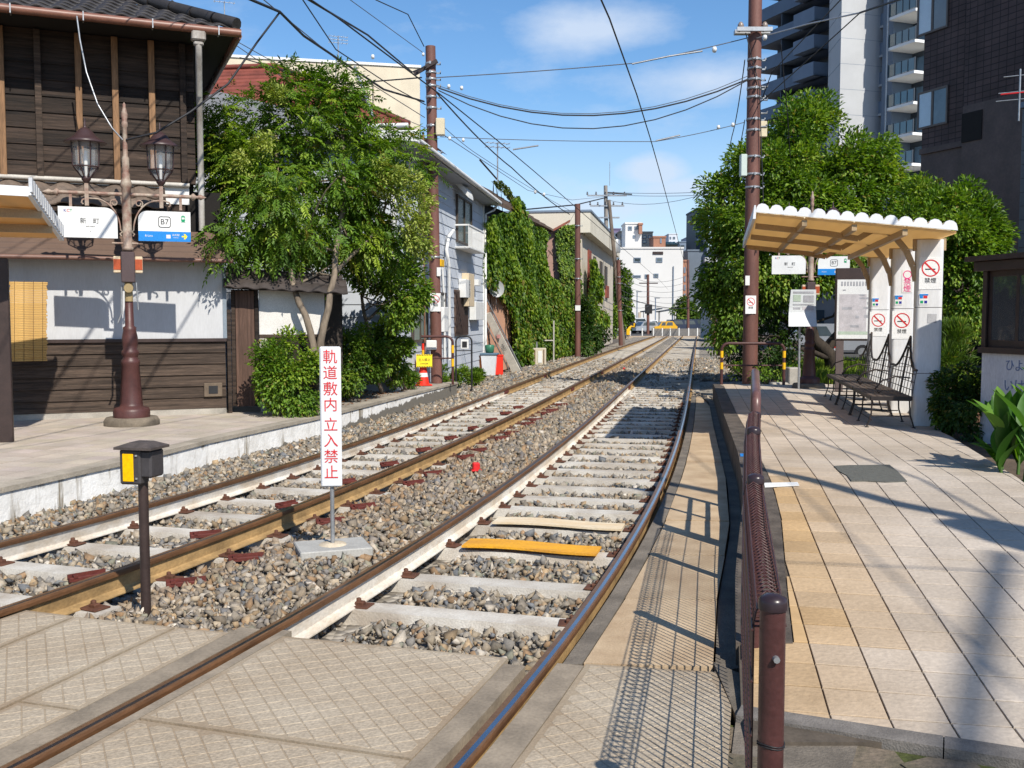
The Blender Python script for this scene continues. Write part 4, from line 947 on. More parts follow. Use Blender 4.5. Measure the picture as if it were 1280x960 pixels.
    # left name sign
    for sx in (-1, 1):
        for dx in (.62,) : MB().b2(sx * (dx + .09) - .018, sx * (dx + .09) + .018, -.012, .012, 3.0, 3.18).build('hanger', m_postu, t)
    s = plate(.745, .415, .16, .035, 1).build('name_sign', m_white, t); s.location = (-.495, -.03, 2.79)
    y = -.0195
    letter('新　町', .082, m_black, s, (.02, y, .015)); letter('SHIN MACHI', .020, m_black, s, (.03, y, -.055)); letter('B7', .014, m_black, s, (.03, y, -.12))
    for ch, mt, dx in (('K', m_dblue, -.285), ('C', m_red, -.245), ('T', m_green, -.21)): letter(ch, .058, mt, s, (dx, y, .15))
    s = plate(.69, .415, .12, .035, -1).build('line_sign', m_white, t); s.location = (.49, -.03, 2.765)
    MB().b2(-.345, .345, y - .001, y + .003, -.2075, -.07).build('blue_band', m_blue, s)
    ring = MB()
    def rr(w, h, r): return [(sx_ * (w / 2 - r) + r * math.cos(R(a)), sz_ * (h / 2 - r) + r * math.sin(R(a))) for sx_, sz_, a0 in ((1, -1, -90), (1, 1, 0), (-1, 1, 90), (-1, -1, 180)) for a in range(a0, a0 + 91, 18)]
    o_, i_ = rr(.165, .155, .035), rr(.147, .137, .028); n = len(o_)
    ring.add([(a, y - .0015, b + .06) for a, b in o_] + [(a, y - .0015, b + .06) for a, b in i_], [(k, (k + 1) % n, n + (k + 1) % n, n + k) for k in range(n)]).build('badge_ring', m_black, s)
    letter('B7', .105, m_black, s, (0, y, .06)); letter('B-Line', .040, m_white, s, (-.21, y - .002, -.135)); letter('浜寺駅', .034, m_white, s, (.145, y - .002, -.12)); letter('HAMADERA', .014, m_white, s, (.145, y - .002, -.155))
    MB().b2(.02, .075, y - .002, y, -.165, -.115).build('icon', M('pale_icon', (.7, .62, .62), .5, .05), s)
    MB().prism([(.225, -.145), (.265, -.145), (.25, -.172), (.272, -.172), (.30, -.136), (.272, -.10), (.25, -.10), (.265, -.127), (.225, -.127)], y - .003, y, 'xz').build('arrow', m_yprint, s)
    MB().b2(.22, .275, y - .002, y, .085, .145).b2(.23, .265, y - .002, y, .15, .156).prism([(.215, .065), (.235, .082), (.262, .082), (.28, .065)], y - .002, y, 'xz').build('tram_icon', m_green, s)
    MB().b2(.228, .267, y - .003, y, .105, .13).build('tram_icon_window', m_white, s)
    # loudspeakers and camera box on the shaft
    MB().b2(-.09, .09, -.11, .06, 1.98, 2.40, .01).build('control_box', M('box_brown', (.075, .05, .05), .5, .1), t)
    for sx in (-1, 1):
        b = MB().b2(sx * .10 - .05 + sx * .04, sx * .10 + .05 + sx * .04, -.05, .07, 2.11, 2.34, .01).build('speaker', M('cream_box', (.62, .5, .34), .6, .1), t)
        MB().b2(sx * .14 - .047, sx * .14 + .047, -.056, -.045, 2.155, 2.30).build('grille', M('orange_grille', (.42, .075, .02), .6, .2, 12), b)
    b = MB().tube([(0, -.02, 1.72), (0, -.02, 1.98)], .055, 10); b.lathe([(.062, 0), (.066, .02), (.06, .04)], 14, (0, 0, 0)); 
    for i in range(len(b.v) - 14 * 5, len(b.v)):
        x_, y_, z_ = b.v[i]; b.v[i] = (x_, -.09 - z_, 1.90 + y_)
    b.build('horn', M('brass_ring', (.32, .24, .12), .4, .2), t)
    MB().tube([(-.09, -.02, 1.95), (-.10, -.03, 1.55), (-.15, -.03, 1.42)], .014, 5).build('conduit', m_galv, t); MB().tube([(.1, -.02, 1.98), (.12, -.03, 1.6)], .012, 5).build('conduit', m_galv, t)
    return t
pl = A(165, 529, 14.3); pl[2] = .197
lp1 = lamp_post(pl, R(20), 'ornate brown lamp post with two lanterns and white name signs before the wooden house'); lp1.scale = (1.018, 1.018, 1.018)
g_ = A(1011, 478, 20.6); lp2 = copy_tree(lp1); lp2.scale = (.90, .90, .90); lp2.location = (g_[0], g_[1], PZ); lp2.rotation_euler = (0, 0, R(-8))
lp2['label'] = 'ornate brown lamp post with name signs behind the shelter on the right platform'

# ------------------------------------------------------------------ reflector post, keep-out sign
rpst = E('reflector_post', G(183, 776, -.16), R(-12), 'dark brown post with a capped box and yellow reflector beside the crossing panels', 'reflector post')
MB().tube([(0, 0, -.2), (0, 0, .90)], .030, 12).build('post', m_dbrown, rpst)
MB().b2(-.06, .10, -.07, .08, .905, 1.075, .012).b2(-.105, .035, -.085, .02, .865, 1.08, .01).build('box', M('grey_box_paint', (.055, .05, .052), .5, .25, 9), rpst)
MB().add([(-.125, -.11, 1.080), (.125, -.11, 1.080), (.125, .10, 1.080), (-.125, .10, 1.080), (-.125, -.11, 1.095), (.125, -.11, 1.095), (.125, .10, 1.095), (-.125, .10, 1.095), (-.05, -.05, 1.122), (.05, -.05, 1.122), (.05, .05, 1.122), (-.05, .05, 1.122)], [(0, 1, 5, 4), (1, 2, 6, 5), (2, 3, 7, 6), (3, 0, 4, 7), (4, 5, 9, 8), (5, 6, 10, 9), (6, 7, 11, 10), (7, 4, 8, 11), (8, 9, 10, 11), (3, 2, 1, 0)]).build('cap', M('weathered_cap', (.085, .068, .06), .7, .4, 14, bump=.2), rpst)
MB().b2(-.080, -.008, -.091, -.084, .885, 1.055, .002).build('reflector', M('yellow_reflector', (.90, .50, .0), .25, .04), rpst)
for z in (.9, 1.04): MB().lathe([(.008, 0), (.008, .01)], 8, (0, 0, 0)).build('screw', m_galv, rpst).location = (.012, -.088, z)
ws = E('keep_out_sign', G(416, 686, -.105), R(5), 'white upright sign with red characters standing between the tracks', 'sign')
MB().box((0, 0, .0), (.56, .42, .07), .25, .008).build('base_plate', M('pale_base_plate', (.40, .39, .36), .8, .2, 4), ws)
MB().lathe([(.11, .035), (.10, .045), (.02, .05)], 18).build('ring', M('rusty_ring', (.62, .52, .38), .8, .3, 10), ws)
MB().tube([(0, 0, .03), (0, 0, .55)], .017, 10).build('pole', m_galv, ws)
sg = MB().b2(-.082, .082, -.045, -.018, .50, 1.60, .012).build('board', M('white_sign_board', (.68, .69, .70), .45, .05, 3, fine=.02), ws)
for k, ch in enumerate('軌道敷内'): letter(ch, .115, m_red, sg, (0, -.0465, 1.515 - k * .125))
for k, ch in enumerate('立入禁止'): letter(ch, .115, m_red, sg, (0, -.0465, .985 - k * .125))
# ================================================================== foliage tools
def unit(a): return a / (np.linalg.norm(a, axis=-1, keepdims=True) + 1e-9)
def leaf_cards(P, D, N, Ln, Wd, fold=.25):
    """pointed folded leaves: P base, D long axis, N up side; returns verts, tris"""
    D = unit(D); X = unit(np.cross(D, N)); N = np.cross(X, D); Ln = Ln[:, None]; Wd = Wd[:, None]
    b = P; t = P + D * Ln - N * Ln * .12; m = P + D * Ln * .45
    l = m + X * Wd * .5 + N * Wd * fold; r = m - X * Wd * .5 + N * Wd * fold
    V = np.stack([b, l, t, r], 1).reshape(-1, 3)
    return V, (np.arange(len(P))[:, None, None] * 4 + np.array([(0, 2, 1), (0, 3, 2)])[None]).reshape(-1, 3)
def clumps(lobes, r, dens=1.0, shell=.5):
    """clump centres through ellipsoid lobes (centre, radii)"""
    out = []
    for c, rad in lobes:
        c, rad = np.array(c), np.array(rad); n = max(3, int(dens * (rad[0] * rad[1] + rad[1] * rad[2] + rad[0] * rad[2]) / (r * r) * 1.1))
        d = unit(rng.normal(size=(n, 3))); k = shell + (1 - shell) * rng.random((n, 1)) ** .6; out.append(c + d * rad * k * rng.uniform(.82, 1.08, (n, 1)))
    return np.concatenate(out)
GREENS = {'bright': ((.028, .070, .009), (.110, .205, .018), (.30, .38, .04)), 'dark': ((.012, .034, .006), (.034, .078, .012), (.085, .145, .02)), 'olive': ((.03, .045, .008), (.075, .105, .015), (.15, .17, .03)), 'yellow': ((.16, .22, .04), (.30, .36, .07), (.46, .48, .14)), 'mid': ((.024, .058, .008), (.090, .170, .017), (.24, .32, .036))}
def crown(name, lobes, n, L, Wd, kind, parent, r=.32, droop=.4, leaflets=1, mat=None, shell=.5, spread=1.0):
    cc = clumps(lobes, r, 1.0, shell); k = rng.integers(0, len(cc), n); ctr = np.mean([c for c, _ in lobes], 0)
    o = unit(rng.normal(size=(n, 3)) + np.array([0, 0, .25])); P = cc[k] + o * r * spread * rng.random((n, 1)) ** .5
    outw = unit(P - ctr); D = unit(o * .7 + outw * .6 + np.array([0, 0, -droop]) + rng.normal(size=(n, 3)) * .35)
    g = np.array(GREENS[kind]); ct = rng.beta(2.2, 2.2, len(cc))[k]
    q = np.clip(ct * .65 + rng.random(n) * .45 - .05, 0, 1)[:, None] * 2
    col = np.where(q < 1, g[0] * (1 - q) + g[1] * q, g[1] * (2 - q) + g[2] * (q - 1)); col *= rng.uniform(.8, 1.2, (n, 1)); dry = rng.random(n) < .03; col[dry] = np.array([.22, .19, .04]) * rng.uniform(.6, 1.2, (dry.sum(), 1))
    up = unit(np.array([0, 0, 1.]) + rng.normal(size=(n, 3)) * .45 + outw * .35)
    if leaflets > 1:
        S_ = leaflets; j = np.arange(S_); side = np.where(j % 2, 1, -1); t = (j // 2 + 1) / (S_ // 2 + 1); X = unit(np.cross(D, up))
        ln = L * 2.6 * rng.uniform(.7, 1.2, (n, 1, 1))
        PP = P[:, None] + D[:, None] * ln * t[None, :, None] - np.array([0, 0, 1.]) * (ln * .25) * (t ** 2)[None, :, None]
        DD = D[:, None] * .55 + X[:, None] * (side * .9)[None, :, None] + np.array([0, 0, -.25]); DD[:, -1] = D
        P = PP.reshape(-1, 3); D = DD.reshape(-1, 3) + rng.normal(size=(n * S_, 3)) * .12; up = np.repeat(up, S_, 0); col = np.repeat(col, S_, 0) * rng.uniform(.85, 1.15, (n * S_, 1)); n = n * S_
    V, Fc = leaf_cards(P, D, up, L * rng.uniform(.7, 1.25, n), Wd * rng.uniform(.75, 1.2, n))
    return np_mesh(name, V, Fc, mat or m_leaf, np.repeat(col, 4, 0), parent)
def lobe(px, py, D, rx, ry, rd=None):
    s = D / F; return (A(px, py, D), (rx * s, (rd or rx) * s, ry * s))
def limb(mb, pts, r0, r1, wob=.05):
    P = [np.array(p, float) for p in pts]; Q = []
    for a, b in zip(P[:-1], P[1:]):
        for t in (0, .33, .66): Q.append(a + (b - a) * t + rng.normal(size=3) * wob * np.linalg.norm(b - a) * .3 * (t > 0))
    Q.append(P[-1]); mb.tube(Q, list(np.linspace(r0, r1, len(Q))), 8); return Q
def tree(name, label, cat, base, stems, lobes, n, L, Wd, kind, group=None, bark=None, branch=14, **k):
    t = E(name, (0, 0, 0), 0, label, cat, group); mb = MB(); ends = []
    for st, r0, r1 in stems: ends.append((limb(mb, st, r0, r1), r1))
    cs = clumps(lobes, .6, .5, .2)
    for c in cs[rng.choice(len(cs), min(branch, len(cs)), False)]:
        q, r = ends[rng.integers(len(ends))]; a = q[rng.integers(len(q) // 2, len(q))]; m_ = (a + c) / 2 + np.array([0, 0, -.1]) + rng.normal(size=3) * .12
        limb(mb, [a, m_, c], r * .7, .008, .12)
    mb.build('trunk', bark or m_bark, t); crown('crown', lobes, n, L, Wd, kind, t, **k); return t

# ------------------------------------------------------------------ the tree and bushes between the old house and the grey house
D_ = 17.5
lobes = [lobe(*a) for a in ((325, 185, D_, 78, 62), (425, 195, D_, 72, 72), (352, 125, D_, 26, 30), (428, 118, D_, 18, 34), (385, 140, D_, 60, 36), (472, 250, D_, 52, 66), (285, 180, D_ - .4, 38, 40), (292, 255, D_ - .6, 42, 52), (380, 255, D_ - .9, 85, 55), (300, 305, D_ - .7, 40, 26), (400, 300, D_ - .2, 95, 32), (262, 190, D_ - .4, 26, 36), (268, 270, D_ - .5, 26, 34), (505, 200, D_, 26, 30), (300, 312, 16.2, 36, 22))]
b = A(401, 500, 16.15); b[2] = .19
t1 = tree('street_tree', 'tall twin-stemmed tree with narrow leaves and yellow seed clusters beside the garden wall', 'tree', b,
     [([b, A(398, 470, 16.15), A(388, 415, 16.15), A(367, 358, 16.3), A(350, 280, 17.0), A(345, 170, 17.5)], .075, .03), ([A(399, 472, 16.15), A(405, 405, 16.2), A(418, 345, 16.4), A(430, 250, 17), A(430, 150, 17.5)], .068, .03), ([A(420, 340, 16.6), A(470, 290, 17.3), A(490, 240, 17.4)], .04, .015)],
     lobes, 5600, .09, .034, 'bright', leaflets=11, droop=.5, r=.36, shell=.35, spread=1.1)
crown('seed_cluster', [lobe(*a) for a in ((516, 262, D_ - .4, 20, 38), (525, 300, D_ - .5, 14, 22), (487, 222, D_ - .6, 24, 20), (302, 203, D_ - 1.4, 8, 8), (328, 178, D_ - 1.2, 8, 8), (350, 122, D_ - .6, 12, 10))], 4200, .07, .035, 'yellow', t1, r=.16, mat=m_leafm, droop=.1)
def bush(label, base, lobes, n, L, Wd, kind, name='bush', cat='bush', **k):
    t = E(name, (0, 0, 0), 0, label, cat); mb = MB()
    for c, rad in lobes:
        for _ in range(3): limb(mb, [np.array(base) + rng.normal(size=3) * (.1, .1, 0), np.array(c) + rng.normal(size=3) * np.array(rad) * .4], .014, .004, .1)
    mb.build('stem', m_bark, t); crown('foliage', lobes, n, L, Wd, kind, t, **k); return t
bush('bright green weedy bush at the foot of the lattice gate', G(360, 518, .19), [lobe(*a) for a in ((345, 480, 15.5, 24, 38), (372, 490, 15.5, 26, 28), (352, 448, 15.7, 20, 24), (385, 465, 15.7, 16, 36), (336, 450, 15.7, 12, 20))], 7000, .062, .042, 'bright', r=.25, shell=.2)
bush('dark leafy bush right behind the keep-out sign', G(440, 495, .19), [lobe(*a) for a in ((430, 480, 18.3, 24, 24), (452, 445, 18.8, 36, 32), (425, 455, 18.6, 20, 24))], 7000, .07, .045, 'mid', r=.2)
bush('glossy green bush left of the traffic cone', G(500, 488, .19), [lobe(*a) for a in ((482, 428, 20, 30, 26), (495, 458, 20.5, 13, 20), (470, 445, 19.6, 24, 30))], 5500, .075, .05, 'mid', r=.2)
b = G(478, 492, .19)
tree('small_tree', 'small broad-leaved tree leaning before the grey clapboard house', 'tree', b, [([b, A(466, 430, 19.5), A(452, 370, 19.6), A(470, 320, 19.6)], .05, .02), ([A(460, 400, 19.5), A(505, 350, 19.5)], .03, .01)],
     [lobe(*a) for a in ((505, 350, 19.6, 32, 46), (475, 335, 19.6, 40, 32), (514, 378, 19.5, 18, 24), (495, 388, 19.3, 18, 18))], 6000, .095, .055, 'bright', r=.22)
for k, (px, py, D, s) in enumerate(((507, 474, 21.5, 10), (548, 470, 25.5, 13), (592, 478, 27, 6), (598, 466, 29, 5), (575, 470, 26, 12))):
    g0 = A(px, py + s, D); bush(('low weeds by the traffic cone', 'weeds behind the brown utility pole', 'grass tuft beside the black frame', 'tall weeds at the corner of the grey house', 'weeds between the two black legs')[k], g0, [lobe(px, py, D, s, s * .9)], 1300, .09, .025, 'bright', name='weed', cat='weed', r=.15, droop=-.4)
# leaf litter and a low ruined wall bit behind the bushes
m_lit = attr_mat('leaf_litter', .9)
n = 420; P = np.stack([rng.uniform(-3.6, -1.9, n), rng.uniform(17, 22.5, n), np.full(n, .205)], 1); P[:, 0] = np.interp(P[:, 1], [17, 22.5], [-3.0, -1.95]) + rng.uniform(-.9, .05, n)
V, Fc = leaf_cards(P, rng.normal(size=(n, 3)) * (1, 1, .1), np.tile([0, 0, 1.], (n, 1)), rng.uniform(.04, .08, n), rng.uniform(.02, .04, n)); np_mesh('fallen_leaves', V, Fc, m_lit, np.repeat(np.array([.22, .10, .04]) * rng.uniform(.5, 1.5, (n, 1)), 4, 0))['kind'] = 'stuff'

# ------------------------------------------------------------------ grey clapboard house along the track
a0, a1 = np.array([-2.42, 20.9, -.1]), np.array([-.92, 31.9, -.1]); ang = math.atan2(a1[1] - a0[1], a1[0] - a0[0]); LW = float(np.linalg.norm(a1 - a0))
GH = FR(a0, ang); m_sid = M('pale_grey_clapboard', (0.51, 0.545, 0.60), .6, .1, .8, fine=.04, rnd=.03); m_gdark = M('dark_window_frame', (.07, .055, .045), .5, .2)
gh = E('clapboard_house', GH.o, GH.a, 'pale grey clapboard house with a small balcony window beside the track', 'house')
ze = GH.hit(606, 242, .45)[1]; pitch = .262; k = 0; z = 0.0
MB().b2(0, LW, .02, 7, 0, ze + .05).build('wall', M('house_core', (.35, .37, .4), .8, .1), gh)
while z < ze - .05:
    z1 = min(z + pitch, ze)
    MB().add([(0, -.022, z), (LW, -.022, z), (LW, -.004, z1 + .02), (0, -.004, z1 + .02), (0, .02, z), (LW, .02, z), (LW, .02, z1 + .02), (0, .02, z1 + .02)], [(0, 1, 2, 3), (0, 4, 5, 1), (3, 2, 6, 7), (0, 3, 7, 4), (1, 5, 6, 2)]).build('clapboard', m_sid, gh)
    MB().add([(-.022, 0, z), (-.022, 7, z), (-.004, 7, z1 + .02), (-.004, 0, z1 + .02), (.02, 0, z), (.02, 7, z)], [(0, 3, 2, 1), (0, 1, 5, 4)]).build('clapboard', m_sid, gh)
    z = z1
MB().b2(LW - .05, LW + .05, -.05, .06, 0, ze).build('corner_trim', m_white, gh); MB().b2(-.05, .05, -.05, .05, 0, ze).build('corner_trim', m_white, gh)
m_groof = M('grey_sheet_roof', (.30, .31, .33), .5, .2)
MB().add([(-.5, -.45, ze + .02), (LW + .35, -.45, ze + .02), (LW + .35, 3.5, ze + 1.0), (-.5, 3.5, ze + 1.0), (LW + .35, 7.4, ze + .02), (-.5, 7.4, ze + .02), (-.5, -.45, ze - .05), (LW + .35, -.45, ze - .05), (LW + .35, .1, ze - .06), (-.5, .1, ze - .06)], [(0, 1, 2, 3), (3, 2, 4, 5), (0, 6, 7, 1), (6, 9, 8, 7), (0, 3, 5), (1, 4, 2)]).build('roof', m_groof, gh)
MB().tube([(-.5, -.5, ze + .03), (LW + .4, -.5, ze + .03)], .06, 8).tube([(LW + .3, -.46, ze + .02), (LW + .36, -.3, ze - .2), (LW + .02, -.09, ze - .35), (LW + .02, -.09, .3)], .035, 6).build('gutter', m_white, gh)
MB().b2(-.6, -.3, -.62, .4, ze - .12, ze + .12, .02).build('fascia', m_white, gh)
gw = lambda px, py, off=0.0: GH.hit(px, py, off)
def ghwin(x0, y0, x1, y1, lab='window', panes=2, mat=m_glass):
    (xa, za), (xb, zb) = gw(x0, y1), gw(x1, y0); w = MB(); t = .05
    for q in ((xa, xb, za, za + t), (xa, xb, zb - t, zb), (xa, xa + t, za + t, zb - t), (xb - t, xb, za + t, zb - t)): w.b2(q[0], q[1], -.08, -.02, q[2], q[3])
    if panes == 2: w.b2((xa + xb) / 2 - .03, (xa + xb) / 2 + .03, -.075, -.02, za + t, zb - t)
    o = w.build(lab, m_gdark, gh); MB().b2(xa + t, xb - t, -.045, -.03, za + t, zb - t).build('pane', mat, o); return o, xa, xb, za, zb
m_green_g = glass_mat('green_screen_glass', (.05, .075, .06), .25)
o, xa, xb, za, zb = ghwin(569, 254, 587, 302, mat=m_green_g)
bz0, bz1 = gw(575, 306, .3)[1], gw(588, 284, .3)[1]; ra = MB()
for z in (bz0, bz1): ra.b2(xa - .1, xb + .25, -.40, -.36, z - .02, z + .02); ra.b2(xa - .1, xa - .07, -.38, 0, z - .02, z + .02); ra.b2(xb + .22, xb + .25, -.38, 0, z - .02, z + .02)
x = xa - .1
while x < xb + .25: ra.b2(x - .006, x + .006, -.385, -.375, bz0, bz1); x += .09
ra.b2(xa - .1, xb + .25, -.38, 0, bz0 - .03, bz0); ra.build('window_railing', m_white, gh)
hxx, hz_ = gw(572, 243, .2); hd = MB(); n = 8
pts = [(hxx - .05 + .0, 0)] ; v = []
for x in (xa - .35, xa + .35):
    for i in range(n + 1): w = R(90 * i / n); v.append((x, -.02 - .42 * math.sin(w), hz_ + .42 * math.cos(w) - .05))
hd.add(v, [(i, i + 1, n + 2 + i, n + 1 + i) for i in range(n)] + [tuple(range(n + 1)) , tuple(range(2 * n + 1, n, -1))]).build('window_hood', m_white, gh)
ghwin(522, 222, 536, 300); ghwin(513, 352, 531, 428, mat=glass_mat('pale_green_glass', (.20, .26, .22), .3)); ghwin(547, 366, 554, 414, panes=1)
(xa, za), (xb, zb) = gw(567, 420), gw(583, 364)
dr = MB().b2(xa, xb, -.06, -.01, za, zb, .01).build('door', M('brown_shutter', (.10, .062, .045), .6, .25, 8), gh)
k = 0; x = xa + .08
while x < xb - .05: MB().b2(x, x + .04, -.075, -.06, za + .05, zb - .05).build('slat', m_dbrown, dr); x += .14
def gtube(pts, r, mat=m_white, name='pipe'): MB().tube([(gw(px, py, o)[0], -o, gw(px, py, o)[1]) for px, py, o in pts], r, 6).build(name, mat, gh)
gtube([(567, 288, .1), (561, 296, .1), (558, 312, .1), (561, 330, .1), (562, 450, .1)], .045); gtube([(553, 335, .06), (555, 372, .06), (556, 448, .06)], .03)
gtube([(529, 165, .1), (531, 440, .1)], .02, M('rusty_pipe', (.22, .1, .06), .6, .3))
for x0, y0, x1, y1, nm, mt in ((583, 343, 590, 383, 'meter_box', M('cream_box', (.62, .5, .34))), (592, 378, 602, 400, 'water_heater', m_white), (548, 325, 552, 333, 'bell', m_yellow), (595, 350, 598, 357, 'lamp', m_white), (552, 384, 557, 415, 'meter_box', m_white), (579, 350, 585, 372, 'label_plate', m_white)):
    (xa, za), (xb, zb) = gw(x0, y1, .15), gw(x1, y0, .15); MB().b2(xa, xb, -.22, -.02, za, zb, .01).build(nm, mt, gh)

# ------------------------------------------------------------------ houses behind the tree
rh = E('red_roof_house', A(250, 397, 31), R(-8), 'white walled house with a red tiled hip roof behind the tree', 'house')
m_redt = M('red_roof_tile', (0.23, 0.062, 0.042), .7, .3, 3, rnd=.15)
RF = FR(rh.location, R(-8)); p0 = RF.hit(262, 88, -2.5); pr_ = RF.hit(345, 97, -2.5); pe = RF.hit(512, 162, 0); zr, zl = p0[1], RF.hit(470, 158, 0)[1]
MB().b2(-3, pe[0] - .5, .5, 6, -2.2, zl - .05).build('wall', m_white, rh)
rf = MB().add([(-3, -.1, zl), (pe[0], -.1, zl), (pr_[0], 2.5, zr), (-3, 2.5, zr), (pe[0], 5.5, zl)], [(0, 1, 2, 3), (1, 4, 2)]).build('roof', m_redt, rh)
nr, L_ = 16, 0
for r in range(nr):
    t0, t1 = r / nr, (r + 1) / nr; y0, y1 = -.1 + 2.6 * t0, -.1 + 2.6 * t1; z0, z1 = zl + (zr - zl) * t0, zl + (zr - zl) * t1; xe0, xe1 = pe[0] + (pr_[0] - pe[0]) * t0, pe[0] + (pr_[0] - pe[0]) * t1
    MB().add([(-3, y0 - .01, z0 + .05), (xe0, y0 - .01, z0 + .05), (xe1, y1, z1 + .012), (-3, y1, z1 + .012), (-3, y0 - .01, z0), (xe0, y0 - .01, z0)], [(0, 1, 2, 3), (0, 4, 5, 1)]).build('tile_course', m_redt, rf)
MB().tube([(pe[0], -.1, zl + .05), (pr_[0], 2.5, zr + .08), (-3, 2.5, zr + .08)], .09, 6).build('ridge', m_redt, rf)
MB().tube([(-3, -.18, zl - .02), (pe[0], -.18, zl - .02)], .07, 6).build('gutter', m_white, rh)
(ax, az_) = RF.hit(460, 150, .4); MB().tube([(ax, .2, zl + .3), (ax - .8, 1.0, zl + 2.0)], .05, 6).build('pole', m_galv, rh)
cb = FR(A(258, 397, 46), R(13)); c0 = cb.hit(258, 70)[1]; x1c, z1c = cb.hit(525, 99)
cr_ = E('cream_building', cb.o, cb.a, 'plain cream block with a recessed terrace behind the red roof', 'building')
xo0, zo0 = cb.hit(370, 146); xo1, zo1 = cb.hit(460, 110)
for q in ((-2, xo0, -2, c0), (xo1, x1c, -2, c0), (xo0, xo1, zo1, c0), (xo0, xo1, -2, zo0)): MB().b2(q[0], q[1], 0, .4, q[2], q[3]).build('wall', m_cream, cr_)
MB().b2(-2, x1c, .41, 8, -2, c0 - .02).build('wall', m_cream, cr_); bpy.data.objects[cr_.children[-1].name].location = (0, 1.2, 0)
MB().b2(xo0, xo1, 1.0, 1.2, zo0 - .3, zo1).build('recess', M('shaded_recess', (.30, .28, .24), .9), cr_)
MB().b2(-2, x1c + .05, -.06, .45, c0, c0 + .12).build('coping', m_white, cr_)
MB().b2(x1c - .02, x1c, .0, 1.6, -2, c0).build('wall', m_cream, cr_)
for px, r in ((436, .03), (467, .03), (430, .05)): x, z = cb.hit(px, 125, .1); MB().tube([(x, -.08, zo0 if r < .04 else zo0, ), (x, -.08, zo1 + .2)], r, 6).build('pipe', M('drain_pipe', (.40, .33, .25), .7), cr_)
def antenna(px, py0, py1, D, lab, arms=3):
    p = A(px, py0, D); h = float(A(px, py1, D)[2] - p[2]); t = E('roof_antenna', p, R(20), lab, 'antenna'); MB().tube([(0, 0, 0), (0, 0, h)], .025, 6).build('mast', m_galv, t)
    for k in range(arms):
        z = h * (.98 - .1 * k); MB().tube([(-.45, 0, z), (.45, 0, z)], .012, 4).build('arm', m_galv, t)
        for x in (-.4, -.2, 0, .2, .4): MB().tube([(x, -.22, z), (x, .22, z)], .008, 4).build('element', m_galv, t)
antenna(423, 84, 45, 47, 'thin aerial on top of the cream block'); antenna(622, 228, 178, 36, 'tall aerial above the ivy roof', 2)
antenna(281, 40, 2, 44, 'aerial behind the dark tile roof corner', 1)

# ------------------------------------------------------------------ utility poles
def ring_band(mb, r, z, h=.05): mb.lathe([(r, z), (r + .012, z), (r + .012, z + h), (r, z + h)], 12)
def util_pole(base, top, r0, r1, label, mat=None, group='brown utility poles along the tracks', name='utility_pole', bands=()):
    t = E(name, base, 0, label, 'utility pole', group); d = np.array(top) - np.array(base)
    mb = MB(); n = 6; mb.tube([d * (i / n) for i in range(n + 1)], list(np.linspace(r0, r1, n + 1)), 16); mb.build('pole', mat or m_pole, t)
    for z in bands:
        q = z / d[2]; b = MB(); ring_band(b, r0 + (r1 - r0) * q, 0); b.b2(-.02, .02, -(r0 + .07), -r0, -.015, .045).b2(r0, r0 + .09, -.02, .02, 0, .03).b2(r0 + .07, r0 + .09, -.02, .02, 0, .07); o = b.build('band', m_galv, t); o.location = tuple(d * q)
    return t
b = G(546, 479, .19); tp_ = A(538, 58, b[1])
pA = util_pole(b, tp_, .135, .115, 'thick brown utility pole with a no smoking notice before the grey clapboard house', bands=(1.9, 2.9, 5.3, 5.9, 6.3, 6.55, 6.8, 6.95, 7.1, 7.3))
def onpole(t, px, py, D, w, h, mat, name, dy=-.15, dp=.03):
    p = A(px, py, D) - np.array(t.location); return MB().b2(-w / 2, w / 2, -dp / 2, dp / 2, -h / 2, h / 2, .004).build(name, mat, t), p
def no_smoking(parent, loc, rz, d, words='禁煙', plate=None, wsize=None):
    """ring, bar and cigarette in red and black on a white card; returns the card"""
    w, h = plate or (d * 1.25, d * 1.75); s = MB().b2(-w / 2, w / 2, -.003, 0, -h / 2, h / 2).build('no_smoking_notice', M('notice_card', (.74, .74, .73), .5, .04), parent); s.location = loc; s.rotation_euler = (0, 0, rz)
    cz = h * .16; r0, r1 = d / 2, d / 2 * .86; n = 28; mb = MB(); y = -.005
    mb.add([(r * math.cos(2 * math.pi * k / n), y, cz + r * math.sin(2 * math.pi * k / n)) for r in (r0, r1) for k in range(n)], [(k, (k + 1) % n, n + (k + 1) % n, n + k) for k in range(n)])
    q = r1 * .72; e = d * .035; mb.add([(-q - e, y, cz + q - e), (-q + e, y, cz + q + e), (q + e, y, cz - q + e), (q - e, y, cz - q - e)], [(0, 1, 2, 3)]); mb.build('red_ring', m_red, s)
    MB().b2(-d * .30, d * .26, -.0042, -.0036, cz - d * .10, cz - d * .03).build('cigarette', m_black, s)
    letter(words, wsize or d * .30, m_black, s, (0, -.0045, cz - d * .5 - d * .24), 0)
    return s
p = A(545, 378, b[1]) - b; no_smoking(pA, (p[0], -.14, p[2]), 0, .19, plate=(.24, .42))
p = A(549, 340, b[1]) - b; MB().b2(-.045, .045, -.01, .01, -.10, .10).build('white_label', m_white, pA).location = (p[0], -.13, p[2])
p = A(540, 431, b[1]) - b; MB().b2(-.12, .12, -.08, .08, -.11, .11, .015).build('junction_box', m_white, pA).location = (p[0], -.16, p[2])
p = A(545.5, 160, b[1]) - b; MB().b2(-.10, .10, -.09, .09, -.19, .19, .012).build('junction_box', M('cream_steel_box', (.60, .52, .36), .6, .08), pA).location = (p[0] + .1, -.12, p[2])
p = A(532, 88, b[1]) - b; MB().bar((p[0] - .25, -.15, p[2] - .12), (p[0] + .28, -.15, p[2] + .18), .08, .08).build('bracket', m_dbrown, pA)
